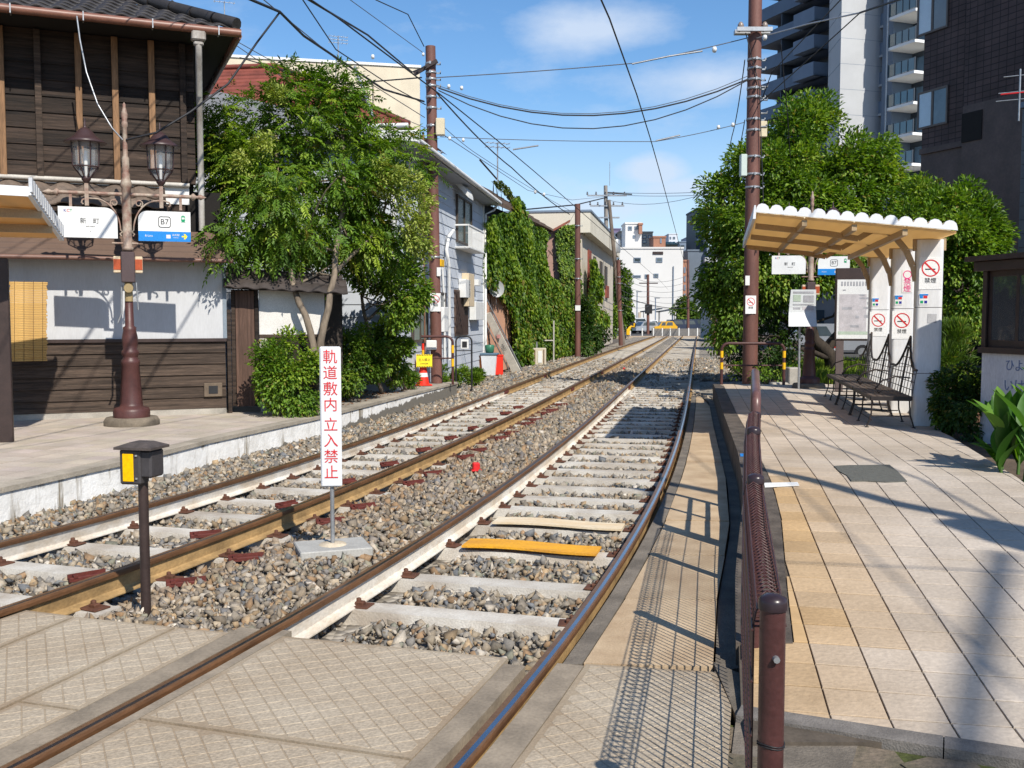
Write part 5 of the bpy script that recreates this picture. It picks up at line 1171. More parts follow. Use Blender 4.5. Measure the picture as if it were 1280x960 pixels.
for px, py0, D, lab, r in ((722, 255, 45.9, 'plain brown utility pole before the cream apartment house, bearing a small white plate', .135),):
    b = G(px, 447, -.12); q = util_pole(b, A(px, py0, b[1]), r, .125, lab, bands=(3.6, 4.5, 6.0))
    p = A(722, 385, b[1]) - b; MB().b2(-.12, .12, -.02, 0, -.12, .12).build('white_label', m_white, q).location = (p[0], -.15, p[2])
b = G(776, 432, -.05); util_pole(b, A(773, 325, b[1]), .13, .12, 'brown utility pole before the bright hedge at the far curve', bands=(2.2, 3.9, 4.3))
bC = A(760, 425, 70); pC = util_pole(bC, A(757, 232, 70), .17, .13, 'tall grey concrete pole with crossarms and transformers by the hedge', mat=M('grey_concrete_pole', (.30, .27, .24), .8, .3), group=None, name='concrete_pole')
for z, w in ((9.9, 1.5), (9.2, 1.3), (8.4, .9)): MB().b2(-w, w * .8, -.25, -.15, z - .05, z + .05).build('crossarm', m_galv, pC); [MB().lathe([(.05, 0), (.07, .06), (.03, .12), (.05, .18)], 8).build('insulator', m_cable, pC) for _ in range(0)]
for z, w in ((9.9, 1.5), (9.2, 1.3)):
    for x in (-w, -w * .6, -.25, .3, w * .7): MB().lathe([(.05, 0), (.075, .07), (.03, .12), (.06, .2)], 8, (x, -.2, z + .05)).build('insulator', m_wire, pC)
MB().lathe([(.28, 6.0), (.3, 6.1), (.3, 6.8), (.26, 6.9)], 12, (.5, -.2, 0)).build('transformer', m_galv, pC); MB().tube([(0, 0, 0), (0, 0, 1.6)], .02, 5).build('spike', m_galv, pC).location = (.05, 0, 10.6)
bL = A(779, 431, 64); util_pole(bL, A(761, 250, 64), .14, .11, 'leaning grey wooden pole crossing the concrete pole', mat=M('grey_wood_pole', (.20, .16, .13), .9, .4, stretch=(1, 1, .2)), group=None, name='leaning_pole')
for px, py0, py1, D, lab in ((810, 343, 418, 98, 'brown pole with a black signal box by the far road, left of the yellow car'), (860, 325, 418, 99, 'brown pole by the far road, between the dark cars')):
    b = A(px, py1, D); t = util_pole(b, A(px, py0, D), .15, .12, lab)
    if px < 820: MB().b2(-.35, .35, -.3, -.16, 2.0, 2.9, .03).build('signal_box', m_black, t); MB().b2(-.9, .9, -.1, .1, 4.9, 5.0).build('crossarm', m_dbrown, t)

# ------------------------------------------------------------------ barriers, cone and clutter by the left pole
def pipe_barrier(o, rz, w, h, label, r=.03, bands=True, mat=None, mid=.55, feet=False):
    t = E('pipe_barrier', o, rz, label, 'barrier'); mt = mat or m_brown; c = min(.14, w / 3); pts = [(-w / 2, 0, 0), (-w / 2, 0, h - c)]
    pts += [(-w / 2 + c - c * math.cos(R(a)), 0, h - c + c * math.sin(R(a))) for a in (20, 45, 70, 90)]; pts += [(-x, y, z) for x, y, z in pts[::-1]]
    MB().tube(pts, r, 10).build('frame', mt, t); MB().tube([(-w / 2, 0, h * mid), (w / 2, 0, h * mid)], r * .55, 8).build('cross_rail', mt, t)
    if bands:
        for x in bands if isinstance(bands, tuple) else (-w / 2, w / 2):
            for z in (h * .38, h * .66): MB().tube([(x, 0, z), (x, 0, z + h * .16)], r + .004, 10).build('yellow_band', m_yellow, t)
    return t
D = 23.0; p0, p1 = A(511, 480, D), A(566, 480, D); c = (p0 + p1) / 2; c[2] = .19
pipe_barrier(c, 0, float(p1[0] - p0[0]), 1.10, 'brown pipe barrier behind the traffic cone at the utility pole', bands=(float(p1[0] - p0[0]) / 2,))
p0, p1 = G(571, 489, -.12), G(589, 490, -.12); c = (p0 + p1) / 2
fr_ = pipe_barrier(c, 0, float(p1[0] - p0[0]) + .02, 1.38, 'slim black steel frame standing on the ballast beside the platform end', r=.022, bands=False, mat=m_black, mid=.74)
MB().b2(-.08, .12, -.03, .03, 1.06, 1.30, .01).build('white_board', m_white, fr_); MB().b2(-.04, .08, -.036, -.03, 1.1, 1.25).build('dark_window', m_black, fr_)
cn = E('traffic_cone', G(529, 482, .19), R(15), 'red traffic cone with a yellow warning card by the brown utility pole', 'traffic cone')
m_conr = M('red_cone_plastic', (.72, .03, .012), .45, .12, 5)
MB().box((0, 0, .018), (.36, .36, .035), 0, .01).build('base', m_conr, cn)
for z0, z1, mt, nm in ((.035, .20, m_conr, 'cone_body'), (.20, .29, m_white, 'white_band'), (.29, .68, m_conr, 'cone_body')):
    rr_ = lambda z: .145 - .115 * (z / .70); MB().lathe([(rr_(z0), z0), (rr_(z1), z1)], 18).build(nm, mt, cn)
MB().tube([(0, 0, .68), (0, 0, .80)], .03, 8).build('yellow_tip', m_yellow, cn); MB().tube([(0, 0, .80), (0, 0, .95)], .028, 8).build('red_tip', m_conr, cn)
yc = MB().b2(-.18, .18, -.16, -.145, .42, .71, .004).build('warning_card', M('yellow_card', (.85, .66, .02), .5, .05), cn)
for z in (.435, .695):
    for k in range(9): MB().prism([(-.17 + k * .038, z - .013), (-.15 + k * .038, z - .013), (-.135 + k * .038, z + .013), (-.155 + k * .038, z + .013)], -.163, -.161, 'xz').build('stripe', m_black, yc)
letter('立入禁止', .068, m_black, yc, (0, -.162, .585)); letter('DANGER', .045, m_black, yc, (0, -.162, .50))
bn = E('waste_bin', A(612, 461, 31.2) * (1, 1, 0) + (0, 0, -.06), R(-8), 'white plastic bin with a blue-grey lid at the ivy wall', 'bin')
MB().add([(x * (.19 + .05 * k), y * (.16 + .04 * k), .62 * k) for k in (0, 1) for x, y in ((-1, -1), (1, -1), (1, 1), (-1, 1))], [(0, 1, 2, 3), (0, 1, 5, 4), (1, 2, 6, 5), (2, 3, 7, 6), (3, 0, 4, 7)]).build('tub', M('white_plastic', (.62, .64, .66), .5, .08), bn)
MB().box((0, 0, .655), (.54, .46, .07), 0, .02).build('lid', M('blue_grey_plastic', (.10, .16, .22), .5, .1), bn)
for px, s, mt, lab, nm in ((623, .3, m_conr, 'red plastic box right of the white bin', 'plastic_box'), (601, .28, M('orange_plastic', (.55, .16, .03), .5, .1), 'orange crate left of the white bin', 'plastic_crate')):
    o = MB().box((0, 0, s), (s * .9, s, s * 2), .1, .02); o.box((0, 0, s * 2 + .01), (s, s * 1.1, .04), .1, .01); o = o.build(nm, mt); o.location = A(px, 460, 31.3) * (1, 1, 0) + (0, 0, -.06); T(o, lab, 'box')
pk = MB().lathe([(.10, 0), (.13, .02), (.15, .22), (.12, .25)], 12).build('flower_pot', M('green_glaze', (.04, .17, .10), .4, .2)); pk.location = G(609, 461, -.08) + (0, 0, .69); pk.location = tuple(np.array(bn.location) + (0, 0, .69)); T(pk, 'small green pot standing on the bin lid', 'pot')
sb_ = E('leaning_board', G(646, 466, -.10), 0, 'long white board with black figures leaning on the peach wall beside the ivy', 'board')
t0, b0 = A(609, 392, 32.6) - np.array(sb_.location), np.array([0, 0, 0.]); dd = unit(t0 - b0); wd = np.array([.145, -.03, .05])
MB().add([b0 - wd * .9, b0 + wd * .9, t0 + wd * .7, t0 - wd * .7] + [q + np.array([.02, .06, .03]) for q in (b0 - wd * .9, b0 + wd * .9, t0 + wd * .7, t0 - wd * .7)], [(0, 1, 2, 3), (7, 6, 5, 4), (0, 4, 5, 1), (1, 5, 6, 2), (2, 6, 7, 3), (3, 7, 4, 0)]).build('board', M('grubby_white_board', (.66, .63, .55), .7, .2, 4), sb_)
for sgn in (-1, 1): MB().tube([b0 + wd * 1.25 * sgn + (0, .05, 0), t0 + wd * 1.25 * sgn + dd * .5], .022, 6).build('rail', m_galv, sb_)
lt = lt_ = None; lt = letter('1800', .13, m_black, sb_, tuple(b0 + (t0 - b0) * .45 + np.array([0, -.05, -.02]))); lt.rotation_euler = (R(78), R(62), 0)
MB().b2(-.06, .06, -.01, .01, -.06, .06).build('red_mark', M('faded_red_mark', (.45, .22, .20), .7), sb_).location = tuple(b0 + (t0 - b0) * .62 + np.array([0, -.05, .0]))

# ------------------------------------------------------------------ ivy-covered house
i0, i1 = np.array([-.98, 32.15, -.1]), np.array([1.46, 42.6, -.1]); ang = math.atan2(i1[1] - i0[1], i1[0] - i0[0]); IW = float(np.linalg.norm(i1 - i0)); IH = FR(i0, ang)
ih = E('ivy_house', IH.o, IH.a, 'peach corrugated house almost wholly overgrown with ivy beside the track', 'house')
ip = lambda px, py: IH.hit(px, py, .15)
m_peach = M('peach_corrugated_sheet', (.52, .30, .20), .7, .15, 2); zi = IH.hit(640, 268)[1]
MB().b2(0, IW, .05, 6, 0, zi).build('wall', m_dark, ih)
lw_ = ip(718, 400)[0]; MB().b2(IW, lw_, .06, .3, 0, ip(700, 360)[1]).build('low_wall', m_dark, ih)
cw = MB(); x = 0
while x < 5: cw.b2(x, x + .05, .0, .05, 0, 2.6); cw.b2(x + .05, x + .1, .02, .05, 0, 2.6); x += .1
cw.build('corrugated_sheet', m_peach, ih)
m_brt = M('brown_roof_tiles', (.15, .105, .08), .8, .4, 2)
zr_ = zi + 1.75; rr0 = MB().add([(-.1, -.2, zi), (IW, -.2, zi), (IW, 2.6, zr_), (.6, 2.6, zr_), (-.1, 5.5, zi)], [(0, 1, 2, 3), (0, 3, 4)]).build('roof', m_brt, ih)
for r in range(11):
    t0, t1 = r / 11, (r + 1) / 11; y0, y1 = -.2 + 2.8 * t0, -.2 + 2.8 * t1; z0, z1 = zi + 1.75 * t0, zi + 1.75 * t1
    MB().add([(-.1 + .7 * t0, y0, z0 + .07), (IW, y0, z0 + .07), (IW, y1, z1 + .02), (-.1 + .7 * t1, y1, z1 + .02), (-.1 + .7 * t0, y0, z0), (IW, y0, z0)], [(0, 1, 2, 3), (0, 4, 5, 1)]).build('tile_course', m_brt, rr0)
def ivy_on(name, label, fr, poly, n, L, kind, depth=.42, cat='ivy', holes=(), loc=None):
    """leaves over the part of a facade outlined by poly (local x,z)"""
    P = []; poly_ = [tuple(p) for p in poly]; xs = [p[0] for p in poly]; zs = [p[1] for p in poly]
    while sum(map(len, P)) < n:
        q = np.stack([rng.uniform(min(xs), max(xs), 4000), rng.uniform(min(zs), max(zs), 4000)], 1); m_ = inside(poly_, q, .0)
        for h in holes: m_ &= ~inside(list(h), q, 0)
        P.append(q[m_])
    P = np.concatenate(P)[:n]; w = np.sin(P[:, 0] * 2.3 + 1.3 * np.sin(P[:, 1] * 1.7)) * .5 + np.sin(P[:, 1] * 3.1 + P[:, 0]) * .5
    dp = depth * (.55 + .35 * w) * rng.uniform(.35, 1, n) + .02
    loc3 = np.stack([P[:, 0], -dp, P[:, 1]], 1); D = unit(np.stack([rng.normal(size=n) * .5, -.35 - rng.random(n) * .5, -.9 + rng.normal(size=n) * .3], 1)); N = unit(np.stack([rng.normal(size=n) * .4, -np.ones(n), .6 + rng.normal(size=n) * .4], 1))
    g = np.array(GREENS[kind]); q = np.clip(.46 + .28 * w + rng.normal(size=n) * .26, 0, 1)[:, None] * 2; col = np.where(q < 1, g[0] * (1 - q) + g[1] * q, g[1] * (2 - q) + g[2] * (q - 1)); dry = (rng.random(n) < .10) & (P[:, 1] < np.mean(zs)); col[dry] = np.array([.20, .17, .035]) * rng.uniform(.5, 1.2, (dry.sum(), 1))
    V, Fc = leaf_cards(loc3, D, N, L * rng.uniform(.5, 1.45, n), L * .9 * rng.uniform(.5, 1.3, n)); t = E(name, fr.o, fr.a, label, cat); mb = MB()
    for _ in range(10):
        i = rng.integers(n); x = P[i, 0]; mb.tube([(x + rng.normal() * .2 * k, -.03, P[i, 1] * k / 4) for k in range(5)], .012, 4)
    mb.build('stem', m_barkd, t); np_mesh('foliage', V, Fc, m_leaf, np.repeat(col, 4, 0), t); return t
ivy_on('ivy', 'dense ivy covering the front of the peach house', IH, [ip(604, 277), ip(612, 269), ip(640, 264), ip(655, 269), ip(683, 292), ip(683, 343), ip(700, 353), ip(716, 367), ip(718, 440), ip(640, 457), ip(640, 420), ip(634, 380), ip(604, 352)], 24000, .145, 'mid')
ivy_on('ivy', 'clump of ivy climbing over the brown tiled roof edge', IH, [ip(637, 270), ip(637, 250), ip(646, 244), ip(655, 254), ip(656, 272)], 900, .14, 'bright', .5)
ivy_on('ivy', 'ragged fringe of ivy along the brown roof ridge', FR(IH.w(0, 1.6, 0), IH.a), [FR(IH.w(0, 1.6, 0), IH.a).hit(*q) for q in ((612, 226), (620, 225), (646, 256), (642, 262))], 600, .13, 'olive', .4)
for k, (px, py, lab) in enumerate(((621, 361, 'grey satellite dish on a pole before the ivy wall'),)):
    o = A(px, py, 33.0); t = E('satellite_dish', o, R(12), lab, 'satellite dish'); d = MB(); n, m_ = 18, 5; v = [(0, .06, 0)]
    for j in range(1, m_ + 1):
        r = .25 * j / m_; v += [(r * math.cos(2 * math.pi * i / n), .06 - (r * r) * .9, r * math.sin(2 * math.pi * i / n) * 1.1) for i in range(n)]
    f = [(0, 1 + i, 1 + (i + 1) % n) for i in range(n)] + [(1 + j * n + i, 1 + j * n + (i + 1) % n, 1 + (j + 1) * n + (i + 1) % n, 1 + (j + 1) * n + i) for j in range(m_ - 1) for i in range(n)]
    d.add(v, f, 0, True).build('dish', M('grey_dish', (.40, .41, .42), .5, .1), t); MB().tube([(0, 0, -.2), (0, -.22, -.05)], .012, 5).b2(-.03, .03, -.27, -.2, -.09, -.01).build('feed_arm', m_galv, t); MB().tube([(0, .08, 0), (0, .12, -.5), (0, .4, -.55)], .02, 6).build('mast', m_galv, t)
ht = E('gas_heater', A(674, 451, 38.6) * (1, 1, 0) + (0, 0, -.1), 0, 'old cream gas heater standing at the foot of the ivy', 'heater')
MB().b2(-.26, .26, -.15, .15, .02, .66, .01).build('case', M('cream_enamel', (.58, .52, .40), .6, .15, 5), ht); MB().b2(-.05, .1, -.17, -.15, .1, .55).build('white_tank', m_white, ht)
for x in (-.18, .16): MB().b2(x, x + .03, -.17, -.15, .06, .6).build('grille_bar', m_rust, ht)
MB().tube([(-.1, 0, .66), (-.1, 0, .9)], .035, 6).build('flue', m_galv, ht)
st_ = E('pipe_stand', A(692, 452, 40.5) * (1, 1, 0) + (0, 0, -.1), 0, 'thin white standpipe with a side arm at the ivy foot', 'pipe'); MB().tube([(0, 0, 0), (0, 0, 1.7)], .035, 6).tube([(-.45, 0, .9), (0, 0, .9)], .03, 6).build('pipe', M('pale_pipe', (.5, .47, .42)), st_)
# ================================================================== RIGHT SIDE
# ------------------------------------------------------------------ red-brown railing along the ramp
m_rail2 = M('red_brown_railing_paint', (0.072, 0.027, 0.025), .4, .35, 7, bump=.1); m_capd = M('dark_post_cap', (.035, .022, .026), .3, .3, 9)
FP = [(.79, 3.0), (1.226, 5.03), (1.556, 6.45), (1.78, 7.35), (2.15, 8.9)]
rl = E('railing', (0, 0, 0), 0, 'red-brown mesh railing with rolled top along the platform ramp', 'railing')
def fz(y): return float(rz(y))
for k, (x, y) in enumerate(FP[:4]):
    h = .86 if k < 3 else .82; zb = -.06 if k == 0 else fz(y) - .05
    p = MB().tube([(x, y, zb), (x, y, fz(y) + h)], .039, 18).build('post', m_rail2, rl)
    MB().lathe([(.044, -.02), (.044, .004), (.040, .016), (.02, .026), (.002, .028)], 18, (x, y, fz(y) + h)).build('cap', m_capd, p)
    if k == 0:
        MB().tube([(x, y - .03, .70), (x, y - .056, .70)], .010, 8).build('bolt', m_galv, p)
        for dz in (.42, .427): MB().tube([(x + .041 * math.cos(R(a)), y + .041 * math.sin(R(a)), dz + .004 * math.sin(R(a * 2))) for a in range(0, 361, 24)], .0022, 4).build('wire_tie', m_black, p)
for (xa, ya), (xb, yb) in zip(FP[:3], FP[1:4]):
    d = np.array([xb - xa, yb - ya]); ln = np.linalg.norm(d); d /= ln; nl = np.array([d[1], -d[0]])
    n = int(ln / .05)
    wm = MB().tube([(-.055, 0, .06), (-.055, 0, .78), (-.045, 0, .83), (-.012, 0, .855), (.028, 0, .83), (.034, 0, .79), (.02, 0, .772), (-.055, 0, .768)], .0038, 5).mesh('mesh_wire', m_rail2)
    for i in range(1, n):
        p = np.array([xa, ya]) + d * ln * i / n; obj('mesh_wire', wm, rl, (p[0], p[1], fz(p[1])), -math.atan2(d[0], d[1]))
    for off_, z in ((-.060, .10), (-.060, .27), (-.060, .44), (-.060, .61), (-.060, .77), (-.046, .835), (.031, .835), (.038, .79)):
        a = np.array([xa, ya]) + nl * off_; b = np.array([xb, yb]) + nl * off_
        MB().tube([(a[0], a[1], fz(ya) + z), (b[0], b[1], fz(yb) + z)], .0036, 5).build('long_wire', m_rail2, rl)
(xa, ya), (xb, yb) = FP[3], FP[4]; a = np.array([xa + .03, ya + .1, fz(ya)]); b = np.array([xb, yb, fz(yb)]); d = b - a; d[2] = 0; L_ = np.linalg.norm(d[:2]); d /= L_
pts = [a + (0, 0, -.03), a + (0, 0, .86)] + [a + d * (.1 - .1 * math.cos(R(q))) + (0, 0, .86 + .1 * math.sin(R(q))) for q in (30, 60, 90)] + [b - d * (.1 - .1 * math.sin(R(q))) * 1.0 + (0, 0, .86 + .1 * math.cos(R(q))) for q in (0, 30, 60)] + [b + (0, 0, .86), b + (0, 0, -.03)]
lp_ = E('pipe_loop', (0, 0, 0), 0, 'rounded brown pipe loop ending the red-brown railing', 'barrier')
MB().tube(pts, .036, 12).build('frame', M('worn_brown_pipe', (.15, .075, .065), .35, .35, 6), lp_)
for z in (.55, .30): MB().tube([a + (0, 0, z), b + (0, 0, z)], .02, 8).build('cross_rail', m_rail2, lp_)
MB().tube([(a + b) / 2 + (0, 0, .3), (a + b) / 2 + (0, 0, .95)], .024, 8).build('upright', m_rail2, lp_)
MB().tube([b + (0, 0, .30), b + (0, 0, .42)], .039, 12).build('yellow_band', m_yellow, lp_)

# ------------------------------------------------------------------ right shelter
P1 = np.array([5.51, 13.40, PZ]); HS = R(11.5)
def trans_mat(name, col, tcol, f):
    m = bpy.data.materials.new(name); m.use_nodes = True; MATS[name] = m; t = m.node_tree; n = t.nodes; b = n['Principled BSDF']
    b.inputs['Base Color'].default_value = (*col, 1); b.inputs['Roughness'].default_value = .55
    tr = n.new('ShaderNodeBsdfTranslucent'); tr.inputs[0].default_value = (*tcol, 1); ms = n.new('ShaderNodeMixShader'); ms.inputs[0].default_value = f
    t.links.new(b.outputs[0], ms.inputs[1]); t.links.new(tr.outputs[0], ms.inputs[2]); t.links.new(ms.outputs[0], n['Material Output'].inputs[0]); return m
sh = E('tram_shelter', P1, -HS, 'white cantilever tram shelter with scalloped roof edge and three pillars', 'shelter')
def rbox(w, d, h, r=.05, n=5):
    p = [(sx_ * (w / 2 - r) + r * math.cos(R(a)), sz_ * (d / 2 - r) + r * math.sin(R(a))) for sx_, sz_, a0 in ((1, -1, -90), (1, 1, 0), (-1, 1, 90), (-1, -1, 180)) for a in range(a0, a0 + 91, 90 // n)]
    return p
m_pil = M('white_pillar_panel', (.70, .71, .73), .45, .12, 3.0, col2=(.58, .575, .56), stretch=(1, 1, .22), fine=.05)
PY = (0, 1.88, 4.15); zsl = lambda x: 3.02 - .113 * (x + 2.29) - PZ        # underside of the roof over local x
for k, y in enumerate(PY):
    for z0, z1 in ((0, .70), (.708, 1.57), (1.578, zsl(0) - .02)): MB().prism([(x, q + y) for x, q in rbox(.33, .24, 0)], z0, z1, 'xy').build('pillar', m_pil, sh)
    MB().prism([(x, q + y) for x, q in rbox(.315, .225, 0)], .0, zsl(0) - .05, 'xy').build('core', m_dbrown, sh)
XN, XR_, Y0, Y1 = -2.27, .13, -.98, 4.42
nb = 14; pt = (XR_ - XN) / nb; sc = [(XN, -.12)]
prof = []
for k in range(nb):
    for a in range(170, -1, -34): prof.append((XN + pt * (k + .5) + pt * .46 * math.cos(R(a)), .02 + pt * .46 * math.sin(R(a)) * .9))
poly = [(XN, -.025), (XR_, -.025)] + prof[::-1]
pz = [(x, zsl(x) + z + .06) for x, z in poly]
MB().prism(pz, Y0 - .03, Y0, 'xz').build('scalloped_fascia', m_shw, sh); MB().prism(pz, Y1, Y1 + .03, 'xz').build('scalloped_fascia', m_shw, sh)
rs = MB(); v = [(x, y, zsl(x) + z + .055) for y in (Y0, Y1) for x, z in prof] + [(x, y, zsl(x) + z + .045) for y in (Y0, Y1) for x, z in prof]; n = len(prof)
rs.add(v, [(i, i + 1, n + i + 1, n + i) for i in range(n - 1)] + [(2 * n + i, 3 * n + i, 3 * n + i + 1, 2 * n + i + 1) for i in range(n - 1)] + [(0, n, 3 * n, 2 * n), (n - 1, 3 * n - 1, 4 * n - 1, 2 * n - 1)]); rs.build('roof_sheet', trans_mat('white_roof_sheet', (.74, .75, .75), (.97, .90, .76), .78), sh)
m_ceil = trans_mat('tan_ceiling_panel', (.60, .46, .27), (.93, .75, .49), .78); nn = 4
for k in range(nn):
    x0, x1 = XN + (XR_ - XN) * k / nn, XN + (XR_ - XN) * (k + 1) / nn; z0, z1 = zsl(x0), zsl(x1)
    MB().add([(x0 + .01, Y0 + .01, z0), (x1 - .01, Y0 + .01, z1), (x1 - .01, Y1, z1), (x0 + .01, Y1, z0), (x0 + .01, Y0 + .01, z0 + .03), (x1 - .01, Y0 + .01, z1 + .03), (x1 - .01, Y1, z1 + .03), (x0 + .01, Y1, z0 + .03)], [(0, 3, 2, 1), (4, 5, 6, 7), (0, 1, 5, 4), (1, 2, 6, 5), (2, 3, 7, 6), (3, 0, 4, 7)]).build('ceiling_panel', m_ceil, sh)
    if k: MB().b2(x0 - .03, x0 + .03, Y0 + .02, Y1, z0 - .08, z0 - .003).build('purlin', m_tan, sh)
MB().prism([(XN - .035, zsl(XN) - .05), (XN, zsl(XN) - .05), (XN, zsl(XN) + .12), (XN - .02, zsl(XN) + .12)], Y0 - .03, Y1 + .03, 'xz').build('eave_trim', m_shw, sh)
for y in PY:
    pts = [(-.165, y, 1.92), (-.20, y, 2.12), (-.29, y, 2.33), (-.44, y, 2.52), (-.64, y, 2.65), (-.9, y, zsl(-.9) - .09), (-1.3, y, zsl(-1.3) - .06), (-2.24, y, zsl(-2.24) - .05)]
    ar = MB()
    for p, q in zip(pts[:-1], pts[1:]): ar.bar(p, q, .055, .075)
    ar.build('arch_rib', m_tan, sh); MB().b2(-.2, .2, y - .05, y + .05, zsl(0) - .16, zsl(0) - .004).build('bracket', m_tan, sh)
no_smoking(sh, (0.0, -.122, 2.02), 0, .225, plate=(.28, .42), wsize=.075)
no_smoking(sh, (-.02, PY[1] - .122, 1.33), 0, .225, plate=(.28, .42), wsize=.07); no_smoking(sh, (-.02, PY[2] - .122, 1.33), 0, .225, plate=(.28, .42), wsize=.07)
for y, z in ((0, 1.68), (PY[1], 1.70), (PY[2], 1.70)):
    s = MB().b2(-.13, -.02, -.004, 0, -.07, .07).build('small_notice', m_white, sh); s.location = (0, y - .121, z)
    for dx, dz, mt, w in ((-.105, .03, m_blue, .02), (-.055, .03, m_red, .025), (-.10, -.035, m_green, .018), (-.05, -.035, m_dblue, .018)): MB().b2(dx - w, dx + w, -.006, -.0041, dz - .018, dz + .018).build('colour_patch', mt, s)
    MB().b2(-.13, -.02, -.0065, -.0041, .05, .07).build('colour_patch', m_blue, s)
s = MB().b2(-.075, .075, -.004, 0, -.17, .17).build('pink_notice', m_white, sh); s.location = (.04, PY[1] - .121, 1.98)
for k, ch in enumerate('禁煙'): letter(ch, .11, m_pink, s, (0, -.006, -.01 - k * .105))
n_ = 24; MB().add([(r * math.cos(2 * math.pi * k / n_), -.006, .10 + r * math.sin(2 * math.pi * k / n_)) for r in (.062, .050) for k in range(n_)], [(k, (k + 1) % n_, n_ + (k + 1) % n_, n_ + k) for k in range(n_)]).build('pink_ring', m_pink, s)
MB().b2(-.05, .06, -.004, 0, -.06, .06).build('grey_label', M('grey_label', (.45, .45, .46), .6), sh).location = (.03, -.121, 1.43)

# ------------------------------------------------------------------ three iron benches with pointed backs
m_iron = M('dark_iron', (.032, .024, .022), .5, .4, 12); m_bslat = M('worn_bench_slat', (.10, .075, .06), .7, .45, 1.5, space='O', stretch=(20, 1.5, 20), bump=.2, bscale=5, rnd=.2)
def bench(loc, rz, label):
    t = E('iron_bench', loc, rz, label, 'bench', 'iron benches under the right shelter'); L_ = 1.72; Wd = .50; hz_ = .42
    for k in range(6): MB().b2(-Wd / 2 + Wd * k / 6 + .005, -Wd / 2 + Wd * (k + 1) / 6 - .005, -L_ / 2, L_ / 2, hz_ - .025, hz_, .005).build('slat', m_bslat, t)
    MB().b2(-Wd / 2 - .012, -Wd / 2, -L_ / 2, L_ / 2, hz_ - .05, hz_ - .005).b2(Wd / 2, Wd / 2 + .012, -L_ / 2, L_ / 2, hz_ - .05, hz_ - .005).b2(-Wd / 2, Wd / 2, -L_ / 2 - .012, -L_ / 2, hz_ - .06, hz_ - .004).b2(-Wd / 2, Wd / 2, L_ / 2, L_ / 2 + .012, hz_ - .06, hz_ - .004).build('seat_frame', m_iron, t)
    for y in (-L_ / 2 + .03, 0, L_ / 2 - .03):
        for sx in (-1, 1):
            x = sx * (Wd / 2 - .02); l = MB().tube([(x, y, hz_ - .03), (x + sx * .01, y, .18), (x + sx * .06, y, .02)], .011, 6); l.lathe([(.028, 0), (.028, .012), (.012, .02)], 8, (x + sx * .06, y, 0)); l.build('leg', m_iron, t)
        MB().tube([(-Wd / 2 + .02, y, .16), (Wd / 2 - .02, y, .16)], .007, 5).build('stretcher', m_iron, t)
    MB().tube([(-Wd / 2 + .02, -L_ / 2 + .03, .10), (-Wd / 2 + .02, L_ / 2 - .03, .10)], .007, 5).build('stretcher', m_iron, t)
    # back: outline climbs from both ends to a point in the middle
    def top(y):
        q = abs(y) / (L_ / 2); return hz_ + .34 + .42 * (1 - q) ** 1.7 - .05 * math.sin(q * math.pi)
    lean = lambda z: Wd / 2 + (z - hz_) * .16
    ys_ = np.linspace(-L_ / 2, L_ / 2, 25); MB().tube([(lean(top(y)), y, top(y)) for y in ys_], .017, 6).build('back_rim', m_iron, t)
    for y in np.linspace(-L_ / 2, L_ / 2, 9): MB().bar((lean(hz_ - .02), y, hz_ - .02), (lean(top(y)), y, top(y)), .008, .014).build('back_upright', m_iron, t)
    MB().bar((lean(hz_ - .02) + .0, 0, hz_ - .02), (lean(hz_ + .62), 0, hz_ + .62), .012, .10).build('back_plate', m_iron, t)
    for k in range(5):
        z = hz_ + .08 + k * .10; m_ = max([abs(y) for y in ys_ if top(y) >= z] + [.1]); MB().tube([(lean(z), -m_, z), (lean(z), m_, z)], .006, 5).build('back_bar', m_iron, t)
    for sg in (-1, 1):
        y = sg * (L_ / 2); MB().tube([(Wd / 2 - .02, y, hz_ + .24), (.05, y, hz_ + .26), (-.12, y, hz_ + .20), (-.2, y, hz_ + .1), (-.16, y, hz_ + .04), (-.11, y, hz_ + .08)], .011, 6).build('arm_scroll', m_iron, t)
    return t
shw = lambda x, y: P1 + np.array([math.cos(HS) * x + math.sin(HS) * y, -math.sin(HS) * x + math.cos(HS) * y, 0])
for k, lab in enumerate(('iron slat bench with pointed lattice back by the nearest white pillar', 'iron slat bench between the two outer benches under the shelter', 'iron slat bench nearest to the notice board under the shelter')):
    bench(shw(-.50, .42 + k * 1.79), -HS, lab)

# ------------------------------------------------------------------ notice board, timetable, guard rail, pole
D = 19.4; c = A(1079, 380, D); nbd = E('notice_board', (c[0], c[1], .1), R(-10), 'large map notice board with a dark header behind the benches', 'notice board')
zb_, zt_ = float(A(1079, 426, D)[2]) - .1, float(A(1079, 335, D)[2]) - .1
for x in (-.42, .46): MB().b2(x - .07, x + .07, -.05, .05, 0, zb_).build('leg', M('grey_brown_leg', (.10, .075, .07), .6, .2), nbd)
fr0 = MB().b2(-.52, .56, -.05, .05, zb_, zt_, .01).build('frame', m_dbrown, nbd)
MB().b2(-.49, .53, -.056, -.05, zb_ + .04, zt_ - .22).build('map_sheet', M('pale_map_sheet', (.68, .68, .66), .6, .1, 2), nbd)
m_mapl = M('map_print', (.38, .38, .40), .7, .3, 9); m_mapp = M('map_pink', (.50, .47, .48), .7, .2, 9); m_mapg = M('map_green', (.42, .50, .40), .7, .2, 9)
MB().b2(-.45, .05, -.058, -.0565, zb_ + .18, zt_ - .50).build('map_field', m_mapp, nbd); MB().b2(-.46, .08, -.0585, -.0568, zb_ + .12, zb_ + .18).build('map_field', m_mapg, nbd)
